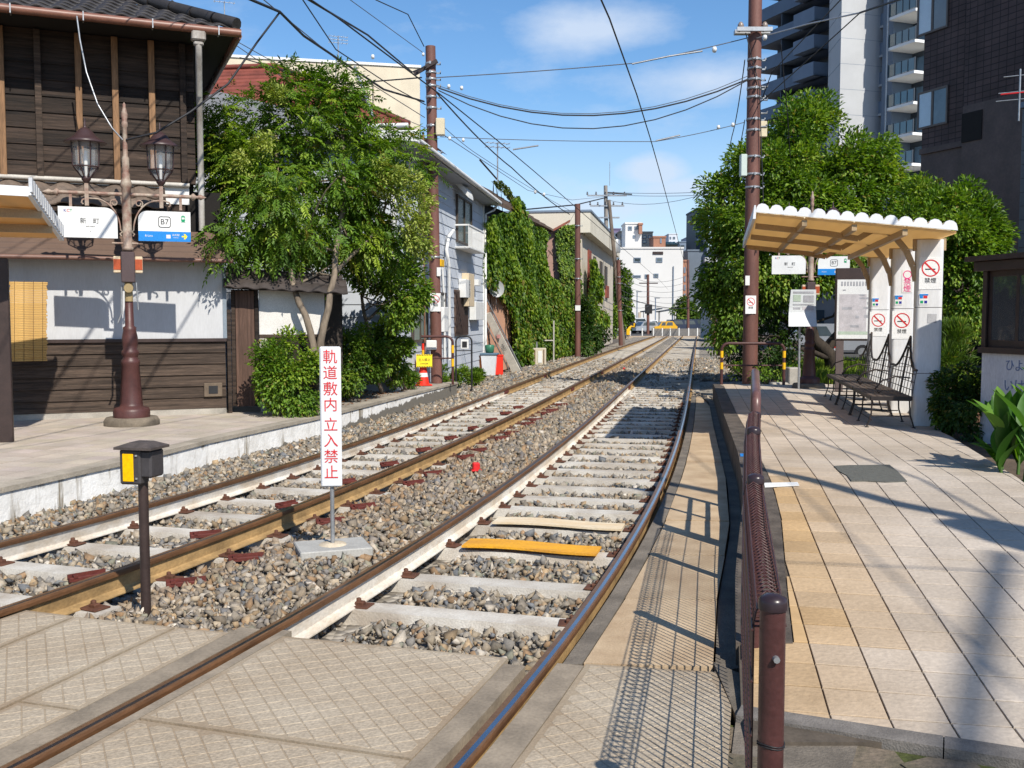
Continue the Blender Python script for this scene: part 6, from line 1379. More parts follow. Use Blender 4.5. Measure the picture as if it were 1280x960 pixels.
for k in range(14): x, z = random.uniform(-.44, .44), random.uniform(zb_ + .15, zt_ - .35); w, h = random.uniform(.02, .1), random.uniform(.008, .03); MB().b2(x - w, x + w, -.060, -.0586, z - h, z + h).build('map_mark', m_mapl, nbd)
for k in range(16): x = -.42 + k * .055; MB().b2(x, x + .03, -.060, -.0586, zt_ - .34, zt_ - .26).build('map_mark', m_mapl, nbd)
for i in range(2):
    for k in range(4): MB().b2(.2 + i * .15, .30 + i * .15, -.060, -.0586, zt_ - .55 - k * .12, zt_ - .52 - k * .12).build('map_mark', m_mapl, nbd)
D = 20.2; c = A(1007, 385, D); tt = E('timetable_stand', (c[0] - .05, c[1], PZ), R(-6), 'tilted white timetable panel on a thin pole before the right lamp post', 'timetable')
h0, h1 = float(A(1007, 408, D)[2]) - PZ, float(A(1007, 362, D)[2]) - PZ
MB().tube([(-.05, .05, 0), (-.05, .05, h1 - .1)], .022, 8).build('pole', m_galv, tt); n = 8
v = [(x * (.245 + .03 * (1 - k / n)) - .03 * (1 - k / n), -.02 - .16 * max(0, 1 - k / n * 2.2) ** 1.5 + dy, h0 + (h1 - h0) * k / n) for dy in (0, .02) for k in range(n + 1) for x in (-1, 1)]
m = 2 * (n + 1); MB().add(v, [(2 * k, 2 * k + 1, 2 * k + 3, 2 * k + 2) for k in range(n)] + [(m + 2 * k, m + 2 * k + 2, m + 2 * k + 3, m + 2 * k + 1) for k in range(n)] + [(0, m, m + 1, 1), (m - 2, m - 1, 2 * m - 1, 2 * m - 2)] + [(2 * k, 2 * k + 2, m + 2 * k + 2, m + 2 * k) for k in range(n)] + [(2 * k + 1, m + 2 * k + 1, m + 2 * k + 3, 2 * k + 3) for k in range(n)]).build('panel', M('pale_timetable', (.58, .60, .60), .4, .1, 4), tt)
for x0, x1, q0, q1, mt in ((-.2, .2, .90, .95, m_mapl), (-.2, -.05, .68, .86, m_mapg), (.0, .2, .66, .84, m_mapl), (-.2, .2, .58, .61, m_mapl), (-.02, .2, .42, .54, m_mapp), (-.2, -.06, .46, .52, m_mapl)): MB().b2(x0, x1, -.026, -.021, h0 + (h1 - h0) * q0, h0 + (h1 - h0) * q1).build('print', mt, tt)
p0, p1 = A(902, 480, 21.55), A(979, 480, 21.55); c = (p0 + p1) / 2; c[2] = PZ
pipe_barrier(c, R(-3), float(p1[0] - p0[0]), .89, 'low brown pipe barrier with yellow bands at the far end of the right platform', r=.032, mid=.47)
ft = MB().b2(-.16, .2, -.14, .14, 0, .32, .02).build('concrete_block', m_conc); ft.location = (p1[0] - .05, p1[1] + .25, 0); T(ft, 'concrete foot block behind the end barrier', 'block')
ft = MB().b2(-.13, .13, -.16, .16, 0, .62, .02).build('stone_post', m_conc); ft.location = tuple(A(991, 470, 22.3) * (1, 1, 0)); T(ft, 'rough stone post left of the right lamp post', 'stone')
b = A(937, 485, 23.6); b[2] = -.2; pB = util_pole(b, A(945, -60, 23.6), .178, .15, 'thick brown utility pole with steel bands at the end of the right platform', bands=(6.95, 7.15, 7.35, 7.6, 7.8, 6.45, 6.2, 5.6, 5.2, 4.9))
p = A(936, 381, 23.6) - b; no_smoking(pB, (p[0] - .0, -.19, p[2]), R(4), .19, plate=(.25, .42))
p = A(932, 351, 23.6) - b; MB().b2(-.05, .05, -.01, .01, -.11, .11).build('white_label', m_white, pB).location = (p[0], -.185, p[2])
p = A(953, 162, 23.6) - b; MB().b2(-.09, .09, -.09, .09, -.18, .18, .012).build('junction_box', MATS['cream_steel_box'], pB).location = tuple(p)
p = A(929, 207, 23.6) - b; MB().b2(-.07, .07, -.1, .1, -.25, .25, .012).build('junction_box', M('pale_green_box', (.50, .58, .54), .5, .08), pB).location = tuple(p)
p = A(941, 38, 23.6) - b; MB().b2(-.42, .38, -.09, .09, -.09, .0).b2(-.42, .38, -.30, -.22, -.09, .0).build('crossarm', m_galv, pB).location = tuple(p)
for dx in (-.3, .25): MB().lathe([(.05, 0), (.07, .04), (.07, .1), (.03, .16)], 10).build('insulator', M('brown_porcelain', (.25, .2, .17), .3), pB).location = (p[0] + dx, p[1] - .1, p[2])
for z in (5.3, 5.6, 5.9, 6.2): MB().tube([(.12, -.1, z), (.26, -.1, z), (.26, -.1, z + .05)], .02, 6).build('hook', m_galv, pB).location = (.02, 0, 1.0)
MB().tube([(p[0] - .2, -.16, p[2] - .1), (p[0] + .12, -.2, p[2] - 1.3), (.2, -.2, 4.6), (.05, -.2, 3.4)], .012, 5).build('loose_cable', m_cable, pB)
b = A(901, 445, 50); b[2] = -.2; t = util_pole(b, A(902, 226, 50), .19, .17, 'dark brown utility pole with one crossarm in the shade of the right trees', mat=m_dbrown)
MB().b2(-.55, .45, -.1, .1, 6.3, 6.5).build('crossarm', m_dbrown, t); MB().tube([(-.4, 0, 5.2), (-.4, 0, 6.4)], .03, 5).build('insulator_rod', m_wire, t)
b = A(893, 430, 66); b[2] = -.2; t = util_pole(b, A(893, 335, 66), .16, .15, 'brown pole carrying a black signal head by the far end of the track'); MB().b2(-.28, .28, -.35, -.17, 3.3, 4.35, .04).build('signal_head', m_black, t); MB().lathe([(.09, 0), (.09, .03)], 10).build('lens', m_dbrown, t).location = (0, -.36, 3.8)

# ------------------------------------------------------------------ ticket kiosk
KF = FR((5.76, 12.35, .22), R(-75)); ks = E('kiosk', KF.o, KF.a, 'small kiosk with dark sliding windows and faded blue writing on its white panel', 'kiosk')
kx_ = lambda px, py, off=0.0: KF.hit(px, py, off)
zsill = kx_(1229, 441)[1]; zroof = kx_(1229, 327)[1]; KL = 3.6
m_kp = M('faded_white_kiosk_panel', (.56, .57, .60), .6, .2, 3, col2=(.46, .47, .52), stretch=(1, 1, .3))
m_kf = M('dark_kiosk_frame', (.055, .035, .030), .45, .3, 6)
MB().b2(0, KL, 0, 1.6, -.1, zsill).build('panel', m_kp, ks)
MB().b2(-.02, KL, -.05, .04, zsill, zsill + .07).build('sill', m_kf, ks); MB().b2(-.08, KL, -.10, 1.7, zroof - .12, zroof, .01).b2(-.14, KL, -.18, 1.75, zroof, zroof + .06).build('roof', m_kf, ks)
for x in (0, 1.02, 1.98, 2.9): MB().b2(x, x + .07, -.02, .06, zsill + .07, zroof - .12).build('window_post', m_kf, ks)
MB().b2(0, .07, 0, 1.6, zsill, zroof - .12).build('end_frame', m_kf, ks)
m_kglass = glass_mat('kiosk_glass', (.42, .44, .46), .03); m_kglass.node_tree.nodes['Principled BSDF'].inputs['Metallic'].default_value = .85
for k in range(4):
    x0 = .07 + k * .48; y = .0 if k % 2 else .035; w = MB()
    for q in ((x0, x0 + .5, zsill + .07, zsill + .16), (x0, x0 + .5, zroof - .19, zroof - .12), (x0, x0 + .05, zsill + .16, zroof - .19), (x0 + .45, x0 + .5, zsill + .16, zroof - .19)): w.b2(q[0], q[1], y - .015, y + .015, q[2], q[3])
    o = w.build('sliding_window', m_kf, ks); MB().b2(x0 + .05, x0 + .45, y - .006, y + .006, zsill + .16, zroof - .19).build('pane', m_kglass, o)
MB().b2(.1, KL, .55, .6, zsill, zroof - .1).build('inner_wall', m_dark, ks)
m_fb = M('faded_blue_lettering', (.18, .24, .42), .7, .4, 7)
for k, (w, x, z, s) in enumerate((('ひより', .62, -.14, .15), ('いけばそう', .80, -.38, .17), ('し', .80, -.66, .20))): letter(w, s, m_fb, ks, (x, -.004, zsill + z))

# ------------------------------------------------------------------ plants by the kiosk
def big_leaf(L_, W_, bend):
    n = 7; v = []; f = []
    for k in range(n + 1):
        t = k / n; w = W_ * math.sin(math.pi * min(1, t * .97 + .03)) ** .8 * (1 - .25 * t); x = L_ * t; z = -bend * t * t * L_
        v += [(x, -w / 2, z + w * .18), (x, 0, z), (x, w / 2, z + w * .18)]
    for k in range(n): f += [(k * 3, k * 3 + 1, k * 3 + 4, k * 3 + 3), (k * 3 + 1, k * 3 + 2, k * 3 + 5, k * 3 + 4)]
    return v, f
def canna(base, n, label, hgt=1.0):
    t = E('canna_plant', base, 0, label, 'plant')
    for s in range(5):
        x, y = rng.normal(size=2) * .16; MB().tube([(x, y, 0), (x * 1.3, y * 1.3, hgt * .8)], [.016, .008], 6).build('stem', M('green_stem', (.06, .13, .02), .6), t)
        for k in range(n // 5):
            a = rng.uniform(0, 6.28); el = rng.uniform(.75, 1.4); v, f = big_leaf(rng.uniform(.34, .55), rng.uniform(.14, .21), rng.uniform(.05, .35))
            me = bpy.data.meshes.new('leaf'); me.from_pydata(v, [], f); c_ = np.array(((.035, .10, .012), (.06, .16, .02), (.12, .24, .03))[rng.integers(3)]); at = me.attributes.new('tint', 'FLOAT_COLOR', 'POINT'); at.data.foreach_set('color', np.tile([*c_, 1], len(v)).astype(np.float32)); me.materials.append(m_leaf); me.polygons.foreach_set('use_smooth', [True] * len(f)); me.update()
            o = obj('leaf', me, t, (x * 1.1, y * 1.1, hgt * rng.uniform(.12, .8))); o.rotation_euler = (rng.uniform(-.3, .3), -el, a)
    return t
canna(G(1266, 600, .22), 55, 'broad-leaved canna plant growing in front of the kiosk', .62)
canna(G(1300, 570, .22), 30, 'taller canna plant cut by the picture edge beside the kiosk', 1.0)
bush('small shrub with yellow flowers between the pillar and the kiosk', G(1200, 538, .2), [lobe(1190, 510, 12.7, 26, 24), lobe(1212, 480, 12.9, 16, 26), lobe(1180, 478, 13.2, 10, 14), lobe(1212, 525, 12.4, 16, 16)], 4200, .06, .04, 'dark', r=.13)
bush('sunlit low weeds at the foot of the nearest pillar', G(1185, 532, .2), [lobe(1183, 508, 12.9, 13, 12), lobe(1190, 488, 13.3, 12, 8), lobe(1182, 528, 12.8, 10, 9)], 1100, .045, .035, 'bright', r=.1, name='weed', cat='weed')
bush('feathery tall grass behind the nearest pillar', A(1192, 478, 15.5) * (1, 1, 0) + (0, 0, .2), [lobe(1190, 440, 15.5, 24, 36), lobe(1180, 462, 15.2, 14, 18)], 3000, .13, .012, 'mid', r=.14, droop=-.6, name='tall_grass', cat='grass clump')
pb = E('planter_bench', A(1188, 490, 14.6) * (1, 1, 0) + (0, 0, .2), R(-11), 'low brown slab bench on a brick base right of the pillar', 'bench')
MB().b2(-.25, .45, -.3, .6, .42, .50, .01).build('slab', M('brown_slab', (.17, .105, .07), .85, .3, 5, bump=.2), pb)
for r in range(4):
    for c_ in range(3): MB().b2(-.2 + c_ * .2 + (r % 2) * .05, -.01 + c_ * .2 + (r % 2) * .05, -.22, -.1, .02 + r * .1, .112 + r * .1, .006).build('brick', M('old_brick', (.24, .13, .08), .9, .3, 7, rnd=.2), pb)
MB().b2(-.2, .38, -.15, .5, 0, .42).build('core', m_dark, pb)
# ground right of the platform: soil, grass, a parking lot
ST(MB().add([(rightX(4) , 4, .18), (30, 4, .16), (40, 60, .1), (24.5, 98, -.05), (RX(4, 98) + 2.2, 98, -.05), (RX(4, 50) + 2.4, 50, -.1), (RX(4, 21.8) + 2.0, 21.8, .05), (rightX(21.8), 21.8, .2)], [(0, 1, 2, 3, 4, 5, 6, 7)]).build('soil', M('garden_soil', (.13, .095, .065), .95, .4, 3, bump=.6, bscale=30)))
def grass(name, pts, n, L_, kind, zf):
    P = []; xs = [p[0] for p in pts]; ys_ = [p[1] for p in pts]
    while sum(map(len, P)) < n: q = np.stack([rng.uniform(min(xs), max(xs), 3000), rng.uniform(min(ys_), max(ys_), 3000)], 1); P.append(q[inside([tuple(p) for p in pts], q, 0)])
    P = np.concatenate(P)[:n]; P = np.concatenate([P, np.full((n, 1), zf)], 1); g = np.array(GREENS[kind]); q = rng.random((n, 1)); V, Fc = leaf_cards(P, rng.normal(size=(n, 3)) * .35 + np.array([0, 0, 1.]), rng.normal(size=(n, 3)), L_ * rng.uniform(.5, 1.3, n), np.full(n, .018))
    np_mesh(name, V, Fc, m_leafm, np.repeat(g[1] * (1 - q) + g[2] * q, 4, 0))['kind'] = 'stuff'
grass('grass_patch', [tuple(A(px, 450, D)[:2]) for px, D in ((975, 24.5), (1110, 21.5), (1235, 18), (1245, 24), (1120, 33), (1005, 33))], 16000, .34, 'bright', .12)
ST(MB().add([tuple(A(px, 440, D) * (1, 1, 0) + (0, 0, .17)) for px, D in ((1015, 36), (1300, 30), (1300, 62), (1000, 62))], [(0, 1, 2, 3)]).build('car_park', m_asph))

# ------------------------------------------------------------------ right trees
def bl(px, py, D, rx, ry): return lobe(px, py, D, rx, ry)
lob = [bl(*a) for a in ((1010, 190, 26.5, 66, 58), (1020, 150, 26.5, 32, 24), (965, 215, 26, 58, 52), (1070, 215, 26.5, 50, 42), (1110, 250, 26, 52, 44), (914, 272, 25.6, 34, 48), (955, 300, 25.5, 70, 58), (1030, 280, 26, 70, 56), (925, 350, 25.4, 50, 52), (975, 350, 25.6, 50, 38), (1060, 330, 26, 60, 40), (905, 395, 25.6, 26, 34), (900, 225, 26.2, 16, 22), (1120, 330, 26, 50, 40))]
b = A(1048, 470, 26.5); b[2] = .1
tree('evergreen_tree', 'big glossy evergreen tree with dark leaning limbs behind the white shelter', 'tree', b, [([b, A(1038, 445, 26.4), A(1018, 425, 26.2), A(1010, 395, 26), A(1000, 330, 26), A(1000, 230, 26.3)], .22, .05), ([A(1030, 440, 26.4), A(1062, 400, 26.4), A(1075, 340, 26.4), A(1060, 260, 26.4)], .15, .04), ([A(1018, 425, 26.2), A(970, 390, 25.8), A(930, 330, 25.6), A(915, 280, 25.7)], .10, .03), ([A(1042, 447, 26.4), A(1000, 436, 26.0), A(972, 420, 25.8)], .09, .03)],
     lob, 72000, .122, .066, 'bright', bark=m_barkd, r=.42, droop=.35, shell=.45)
lob = [bl(*a) for a in ((1175, 275, 21.5, 58, 42), (1215, 300, 21.3, 44, 44), (1200, 350, 21.2, 48, 36), (1240, 315, 21.2, 20, 30), (1150, 330, 21.8, 30, 40), (1222, 385, 21, 36, 30), (1190, 400, 21.4, 30, 24), (1160, 245, 21.7, 26, 18))]
b = A(1192, 470, 21.5); b[2] = .1
tree('evergreen_tree', 'slim evergreen tree right of the white shelter pillars', 'tree', b, [([b, A(1190, 420, 21.5), A(1185, 360, 21.5), A(1180, 290, 21.5)], .07, .03), ([A(1189, 400, 21.5), A(1215, 340, 21.4)], .04, .015)], lob, 26000, .108, .058, 'bright', r=.34, droop=.3, shell=.4)
bush('dark shrub in the shade behind the end barrier', G(960, 470, 0), [lobe(965, 425, 26.5, 46, 44), lobe(920, 440, 28, 26, 34), lobe(975, 455, 24.5, 20, 16), lobe(905, 400, 33, 18, 30)], 7000, .09, .055, 'dark', r=.28)
bush('pale variegated shrub at the foot of the banded right pole', A(957, 480, 23.5) * (1, 1, 0), [lobe(952, 468, 23.4, 16, 12), lobe(985, 470, 23, 14, 9), lobe(920, 462, 24.5, 10, 10)], 900, .07, .05, 'bright', r=.12, name='weed', cat='weed')
# ================================================================== BACKGROUND
m_tw = M('pale_tower_panel', (.46, .47, .48), .8, .1, .3, fine=.03); m_tb = M('blue_grey_tower_panel', (.13, .18, .25), .7, .15, .3, fine=.03); m_td = M('dark_slate_panel', (.05, .065, .085), .6, .2, .4); m_bg = glass_mat('balcony_glass', (.035, .09, .10), .12); m_tg = M('grey_balcony_front', (.17, .22, .29), .7, .12, .4)
K = 1.3; TD_ = 125
TF = FR((.401 * TD_, TD_, 0), R(-68.8)); tw = E('apartment_tower', TF.o, TF.a, 'tall grey apartment tower with stacked balconies rising beyond the right trees', 'apartment tower')
tx = lambda px, off=0: TF.hit(px, 300, off)[0]
X = {p: tx(p) for p in (935, 948, 975, 1000, 1028, 1031, 1046, 1076, 1079, 1098, 1099, 1112, 1113, 1146)}
HT = 62
MB().b2(X[948], X[1146], 2.9, 20, 0, HT).build('wall', m_td, tw)
pier = [(tx(1031, 2) - .3, 2.9), (tx(1031, 2), -2.), (tx(1046, 5.4), -5.4), (tx(1076, 1.9), -1.9), (tx(1076, 1.9) + .1, 2.9)]
MB().prism(pier, 0, HT, 'xy').build('pier', m_tw, tw); MB().b2(X[1099], X[1112], -.2, 2.9, 0, HT).build('pier', m_tb, tw)
for k in range(19): MB().prism([(x, y - .03 if y < 1 else y) for x, y in pier], 3.2 * k + 2.1, 3.2 * k + 2.14, 'xy').build('panel_joint', m_tb, tw)
for k in range(16):
    z = 1.9 + k * 3.72
    MB().b2(X[1079], X[1098], .3, 2.9, z - .15, z + .13).build('stair_slab', m_tw, tw); MB().b2(X[1079], X[1098], .4, .6, z + .13, z + 1.7).build('parapet', m_tg, tw)
    MB().b2(X[1113], X[1146], -1.1, 2.9, z - .2, z + .15).build('balcony_slab', M('white_slab', (.80, .80, .78), .8, .08, .4), tw)
    MB().b2(X[1113] + .1, X[1146], -1.05, -.98, z + .25, z + 1.7).build('glass_front', m_bg, tw)
    for q in np.linspace(X[1113] + .1, X[1146], 5): MB().b2(q - .04, q + .04, -1.1, -.95, z + .15, z + 1.75).build('baluster', m_td, tw)
    o = MB().b2(X[1113] + .6, X[1146] - .4, 2.8, 2.9, z + .2, z + 2.9).build('window', m_td, tw); MB().b2(X[1113] + .9, X[1146] - .6, 2.74, 2.8, z + .3, z + 2.8).build('pane', m_glass_b, o)
    MB().b2(X[948], X[1028], -.5, 2.9, z - .3, z + .02).build('balcony_slab', m_tg, tw)
    MB().b2(X[1000] + .4, X[1028], -2.1, -1.9, z - .3, z + 1.55).b2(X[1028] - .2, X[1028], -1.9, 2.9, z - .3, z + 1.55).b2(X[1000] + .4, X[1028], -1.9, 0, z - .3, z - .05).build('balcony_front', m_tg, tw)
    MB().b2(X[948], X[1000], -.65, -.45, z - .3, z + 1.5).build('balcony_front', m_tb, tw)
    MB().b2(X[975], X[975] + .25, -.46, 2.9, z, z + 3.4).build('fin', m_td, tw)
    o = MB().b2(X[1000] + .8, X[1028] - 1, 2.8, 2.9, z + .1, z + 2.8).build('window', m_td, tw); MB().b2(X[1000] + 1, X[1028] - 1.3, 2.74, 2.8, z + .2, z + 2.7).build('pane', m_glass_b, o)
MB().tube([(X[1113] - .05, -1.2, 0), (X[1113] - .05, -1.2, HT)], .11, 6).build('rain_pipe', m_galv, tw)

def tile_mat(name, c1, c2, mort, w, h):
    m = bpy.data.materials.new(name); m.use_nodes = True; MATS[name] = m; t = m.node_tree; n = t.nodes; l = t.links.new; b = n['Principled BSDF']
    tc = n.new('ShaderNodeTexCoord'); sp = n.new('ShaderNodeSeparateXYZ'); cb_ = n.new('ShaderNodeCombineXYZ'); l(tc.outputs['Object'], sp.inputs[0]); l(sp.outputs[0], cb_.inputs[0]); l(sp.outputs[2], cb_.inputs[1])
    br = n.new('ShaderNodeTexBrick'); br.offset = 0; br.inputs['Color1'].default_value = (*c1, 1); br.inputs['Color2'].default_value = (*c2, 1); br.inputs['Mortar'].default_value = (*mort, 1); br.inputs['Scale'].default_value = 1; br.inputs['Brick Width'].default_value = w; br.inputs['Row Height'].default_value = h; br.inputs['Mortar Size'].default_value = .02
    l(cb_.outputs[0], br.inputs[0]); no = n.new('ShaderNodeTexNoise'); no.inputs['Scale'].default_value = .9; no.inputs['Detail'].default_value = 6; l(tc.outputs['Object'], no.inputs[0]); mr = n.new('ShaderNodeMapRange'); mr.inputs[1].default_value = .3; mr.inputs[2].default_value = .7; mr.inputs[3].default_value = .7; mr.inputs[4].default_value = 1.2; l(no.outputs[0], mr.inputs[0])
    mm = n.new('ShaderNodeMix'); mm.data_type = 'RGBA'; mm.blend_type = 'MULTIPLY'; mm.inputs[0].default_value = 1; l(br.outputs[0], mm.inputs[6]); l(mr.outputs[0], mm.inputs[7]); l(mm.outputs[2], b.inputs['Base Color']); b.inputs['Roughness'].default_value = .6; b.inputs['Specular IOR Level'].default_value = .2
    bp = n.new('ShaderNodeBump'); bp.inputs['Strength'].default_value = .4; bp.inputs['Distance'].default_value = .02; l(br.outputs['Fac'], bp.inputs['Height']); bp.invert = True; l(bp.outputs[0], b.inputs['Normal'])
    return m
m_dt = tile_mat('dark_wall_tile', (.080, .053, .050), (.064, .044, .042), (.022, .015, .015), .40, .26); m_dst = M('dark_stone_band', (.10, .070, .062), .6, .35, 1, bump=.2, bscale=9)
BF = FR((.401 * 47, 47, 0), R(-68.8)); bb = E('tiled_building', BF.o, BF.a, 'dark tiled building with two window bands at the right', 'building')
bxp = lambda px, py=200, o=0: BF.hit(px, py, o)
xs_ = bxp(1215)[0]; zl_ = bxp(1150, 190)[1]; ze_ = bxp(1290)[0]
MB().b2(0, xs_, 0, 12, zl_, 18.5).build('wall', m_dt, bb); MB().b2(0, xs_, -.02, 12, -.5, zl_).build('stone_base', m_dst, bb); MB().b2(-.02, xs_, -.12, 0, zl_ - .15, zl_ + .1).build('ledge', m_dst, bb)
x2 = bxp(1208)[0]; MB().b2(xs_, ze_ + 4, -.55, 12, bxp(1215, 135)[1], 18).build('wall', m_dt, bb); MB().b2(xs_, ze_ + 4, -.6, 12, -.5, bxp(1215, 135)[1]).build('stone_base', m_dst, bb)
MB().b2(xs_, bxp(1240)[0], -.64, -.6, bxp(1225, 178)[1], bxp(1225, 142)[1]).build('dark_panel', m_dark, bb)
for (a0_, b0_), (a1_, b1_) in (((1147, 163), (1186, 106)), ((1147, 47), (1188, -60))):
    (xa, za), (xb, zb) = bxp(a0_, b0_), bxp(a1_, b1_); w = MB(); t = .09
    for q in ((xa, xb, za, za + t), (xa, xb, zb - t, zb), (xa, xa + t, za + t, zb - t), (xb - t, xb, za + t, zb - t), ((xa + xb) / 2 - .06, (xa + xb) / 2 + .06, za + t, zb - t)): w.b2(q[0], q[1], -.06, .02, q[2], q[3])
    o = w.build('window', M('bronze_frame', (.12, .095, .08), .5, .2), bb); MB().b2(xa + t, (xa + xb) / 2 - .06, -.03, -.015, za + t, zb - t).build('pane', M('pale_blind_glass', (.50, .62, .70), .12, .15, .6, spec=.9), o); MB().b2((xa + xb) / 2 + .06, xb - t, -.03, -.015, za + t, zb - t).build('pane', M('dim_blind_glass', (.12, .17, .20), .1, .4, .8, spec=.9), o)
SB = FR((.499 * 26, 26, 0), R(-68.8)); sb2 = E('clad_building', SB.o, SB.a, 'grey clad building edge at the far right with a red aerial', 'building')
zt2 = SB.hit(1266, 138)[1]; z = 0
MB().b2(0, 8, .03, 8, -.5, zt2).build('wall', m_td, sb2)
while z < zt2 - .1: MB().b2(0, 8, -.01, .03, z + .012, min(z + .35, zt2)).build('cladding_board', M('grey_cladding', (.15, .155, .17), .6, .15, 1, rnd=.05), sb2); z += .35
MB().b2(-.08, 8, -.06, .06, zt2, zt2 + .14).build('coping', m_tg, sb2)
an = E('roof_antenna', A(1274, 135, 24), R(-30), 'red and white aerial on the grey clad building', 'antenna'); MB().tube([(0, 0, -.3), (0, 0, .9)], .02, 5).build('mast', m_galv, an); MB().tube([(-.4, 0, .35), (.4, 0, .35)], .02, 5).build('red_arm', m_red, an)
for z, w in ((.2, .5), (.38, .45), (.75, .35)): MB().tube([(-w, 0, z), (w, 0, z)], .014, 4).build('arm', m_galv, an)

# ------------------------------------------------------------------ pink wall and cream apartment house beyond the ivy
PF = FR((A(688, 397, 50.5)[0], 50.5, -.1), R(6)); pw_ = E('pink_house', PF.o, PF.a, 'pink-brown house end with a rusty sloping roof between the ivy walls', 'house')
ph = lambda px, py, o=0: PF.hit(px, py, o)
za, zb = ph(690, 290)[1], ph(705, 286)[1]
MB().b2(ph(668, 300)[0], ph(709, 300)[0], 0, 4, 0, za).build('wall', M('pink_brown_wall', (.36, .22, .175), .85, .2, 1.5, bump=.15), pw_)
(xa, zaa), (xb, zbb), (xc, zcc) = ph(655, 271), ph(690, 290), ph(711, 281); MB().add([(xa, -.5, zaa), (xb, -.5, zbb), (xb, 4, zbb), (xa, 4, zaa), (xa, -.5, zaa + .1), (xb, -.5, zbb + .1), (xb, 4, zbb + .1), (xa, 4, zaa + .1)], [(0, 3, 2, 1), (4, 5, 6, 7), (0, 1, 5, 4), (1, 2, 6, 5), (3, 7, 6, 2)]).build('roof', m_brt, pw_)
MB().add([(xb, -.4, zbb), (xc, -.4, zcc + .1), (xc, 4, zcc + .1), (xb, 4, zbb), (xb, -.4, zbb + .12), (xc, -.4, zcc + .22), (xc, 4, zcc + .22), (xb, 4, zbb + .12)], [(0, 3, 2, 1), (4, 5, 6, 7), (0, 1, 5, 4), (1, 2, 6, 5), (3, 7, 6, 2)]).build('rusty_roof', M('rusty_red_roof', (.26, .08, .05), .7, .3, 3), pw_)
ivy_on('ivy', 'tall column of ivy left of the second utility pole', PF, [ph(*q) for q in ((694, 292), (704, 282), (717, 281), (722, 296), (722, 330), (728, 380), (728, 436), (708, 440), (706, 380), (698, 330))], 7000, .17, 'mid', .5)
CF0 = A(727, 397, 52); CF1 = A(766, 397, 73); ang = math.atan2(CF1[1] - CF0[1], CF1[0] - CF0[0]); CF = FR((CF0[0], CF0[1], -.1), ang); CL = float(np.linalg.norm((CF1 - CF0)[:2]))
ca = E('cream_apartment', CF.o, CF.a, 'cream two-storey apartment house with brick-red balcony panels beside the track', 'apartment house')
cp = lambda px, py, o=0: CF.hit(px, py, o); zc_ = cp(745, 292)[1]; m_cap = M('cream_stucco', (.56, .50, .41), .9, .15, .8)
MB().b2(0, CL, 0, 12, 0, zc_ - .6).build('wall', m_cap, ca); MB().b2(-.25, CL + .2, -.45, 12.2, zc_ - .6, zc_ + .45).build('roof_band', M('cream_parapet', (.64, .60, .50), .9, .1, .8), ca); MB().b2(-.3, CL + .25, -.5, 12.3, zc_ + .45, zc_ + .55).build('coping', m_tg, ca)
for px, y0, y1, nm, mt, dp in ((738, 314, 350, 'awning', m_redt, .1), (744, 322, 352, 'window', m_gdark, .06), (752, 328, 356, 'window', m_gdark, .06), (758, 334, 360, 'window', m_gdark, .06), (738, 352, 366, 'balcony_panel', m_redt, .12), (760, 358, 372, 'balcony_panel', m_redt, .12), (748, 385, 410, 'window', m_gdark, .06)):
    (x0, z0), (x1, z1) = cp(px - 1.5, y1, dp), cp(px + 1.5, y0, dp); MB().b2(x0, x1, -dp, 0.05, z0, z1).build(nm, mt, ca)
ivy_on('ivy', 'ivy spreading over the corner of the cream apartment house', FR(CF.w(0, -.1, 0), CF.a), [cp(728, 322), cp(738, 335), cp(743, 352), cp(741, 372), cp(735, 380), cp(752, 398), cp(748, 410), cp(728, 400)], 2600, .22, 'mid', .7)
bush('dark round bush beside the track below the cream apartment house', A(742, 441, 51) * (1, 1, 0), [lobe(738, 415, 50, 14, 22), lobe(748, 424, 51, 15, 15), lobe(730, 395, 50, 12, 18), lobe(732, 432, 48, 12, 12)], 5000, .15, .10, 'dark', r=.35)
hd_ = bush('bright green clipped hedge at the far bend', A(757, 425, 80) * (1, 1, 0), [lobe(752, 405, 80, 14, 18), lobe(764, 405, 80, 11, 18)], 4500, .2, .14, 'bright', r=.5, name='hedge', cat='hedge')
for px, py, D, rx, ry, kd, lab in ((763, 360, 92, 18, 36, 'dark', 'dark cypress-like tree behind the clipped hedge'), (779, 375, 96, 9, 45, 'mid', 'narrow tree with reddish stem beside the far brown pole'), (856, 388, 128, 14, 14, 'mid', 'small round tree before the far white building')):
    b = A(px, 420, D); b[2] = -.1; tree('garden_tree', lab, 'tree', b, [([b, A(px, py, D)], .15, .05)], [lobe(px, py - ry * .4, D, rx * .8, ry * .6), lobe(px + rx * .2, py + ry * .35, D, rx, ry * .6), lobe(px - rx * .2, py, D, rx * .9, ry * .5)], 5000, .28, .18, kd, r=.6, branch=5)
ym = E('marker_lever', A(785, 419, 84), 0, 'yellow point lever by the track near the far hedge', 'lever'); MB().b2(-.15, .15, -.15, .15, 0, .5, .03).build('box', m_yellow, ym); MB().tube([(0, 0, .4), (.25, 0, .75), (.5, 0, .7), (.5, 0, 1.0)], .13, 8).build('arm', m_yellow, ym); MB().tube([(.4, -.1, .85), (.4, .1, .85)], .28, 14).build('disc', m_black, ym)
yb = MB().bar((0, 0, 0), (-.5, 0, 1.9), .12, .12).build('yellow_stay', m_yellow); yb.location = tuple(A(761, 424, 76)); T(yb, 'yellow guy guard before the bright hedge', 'guy guard')

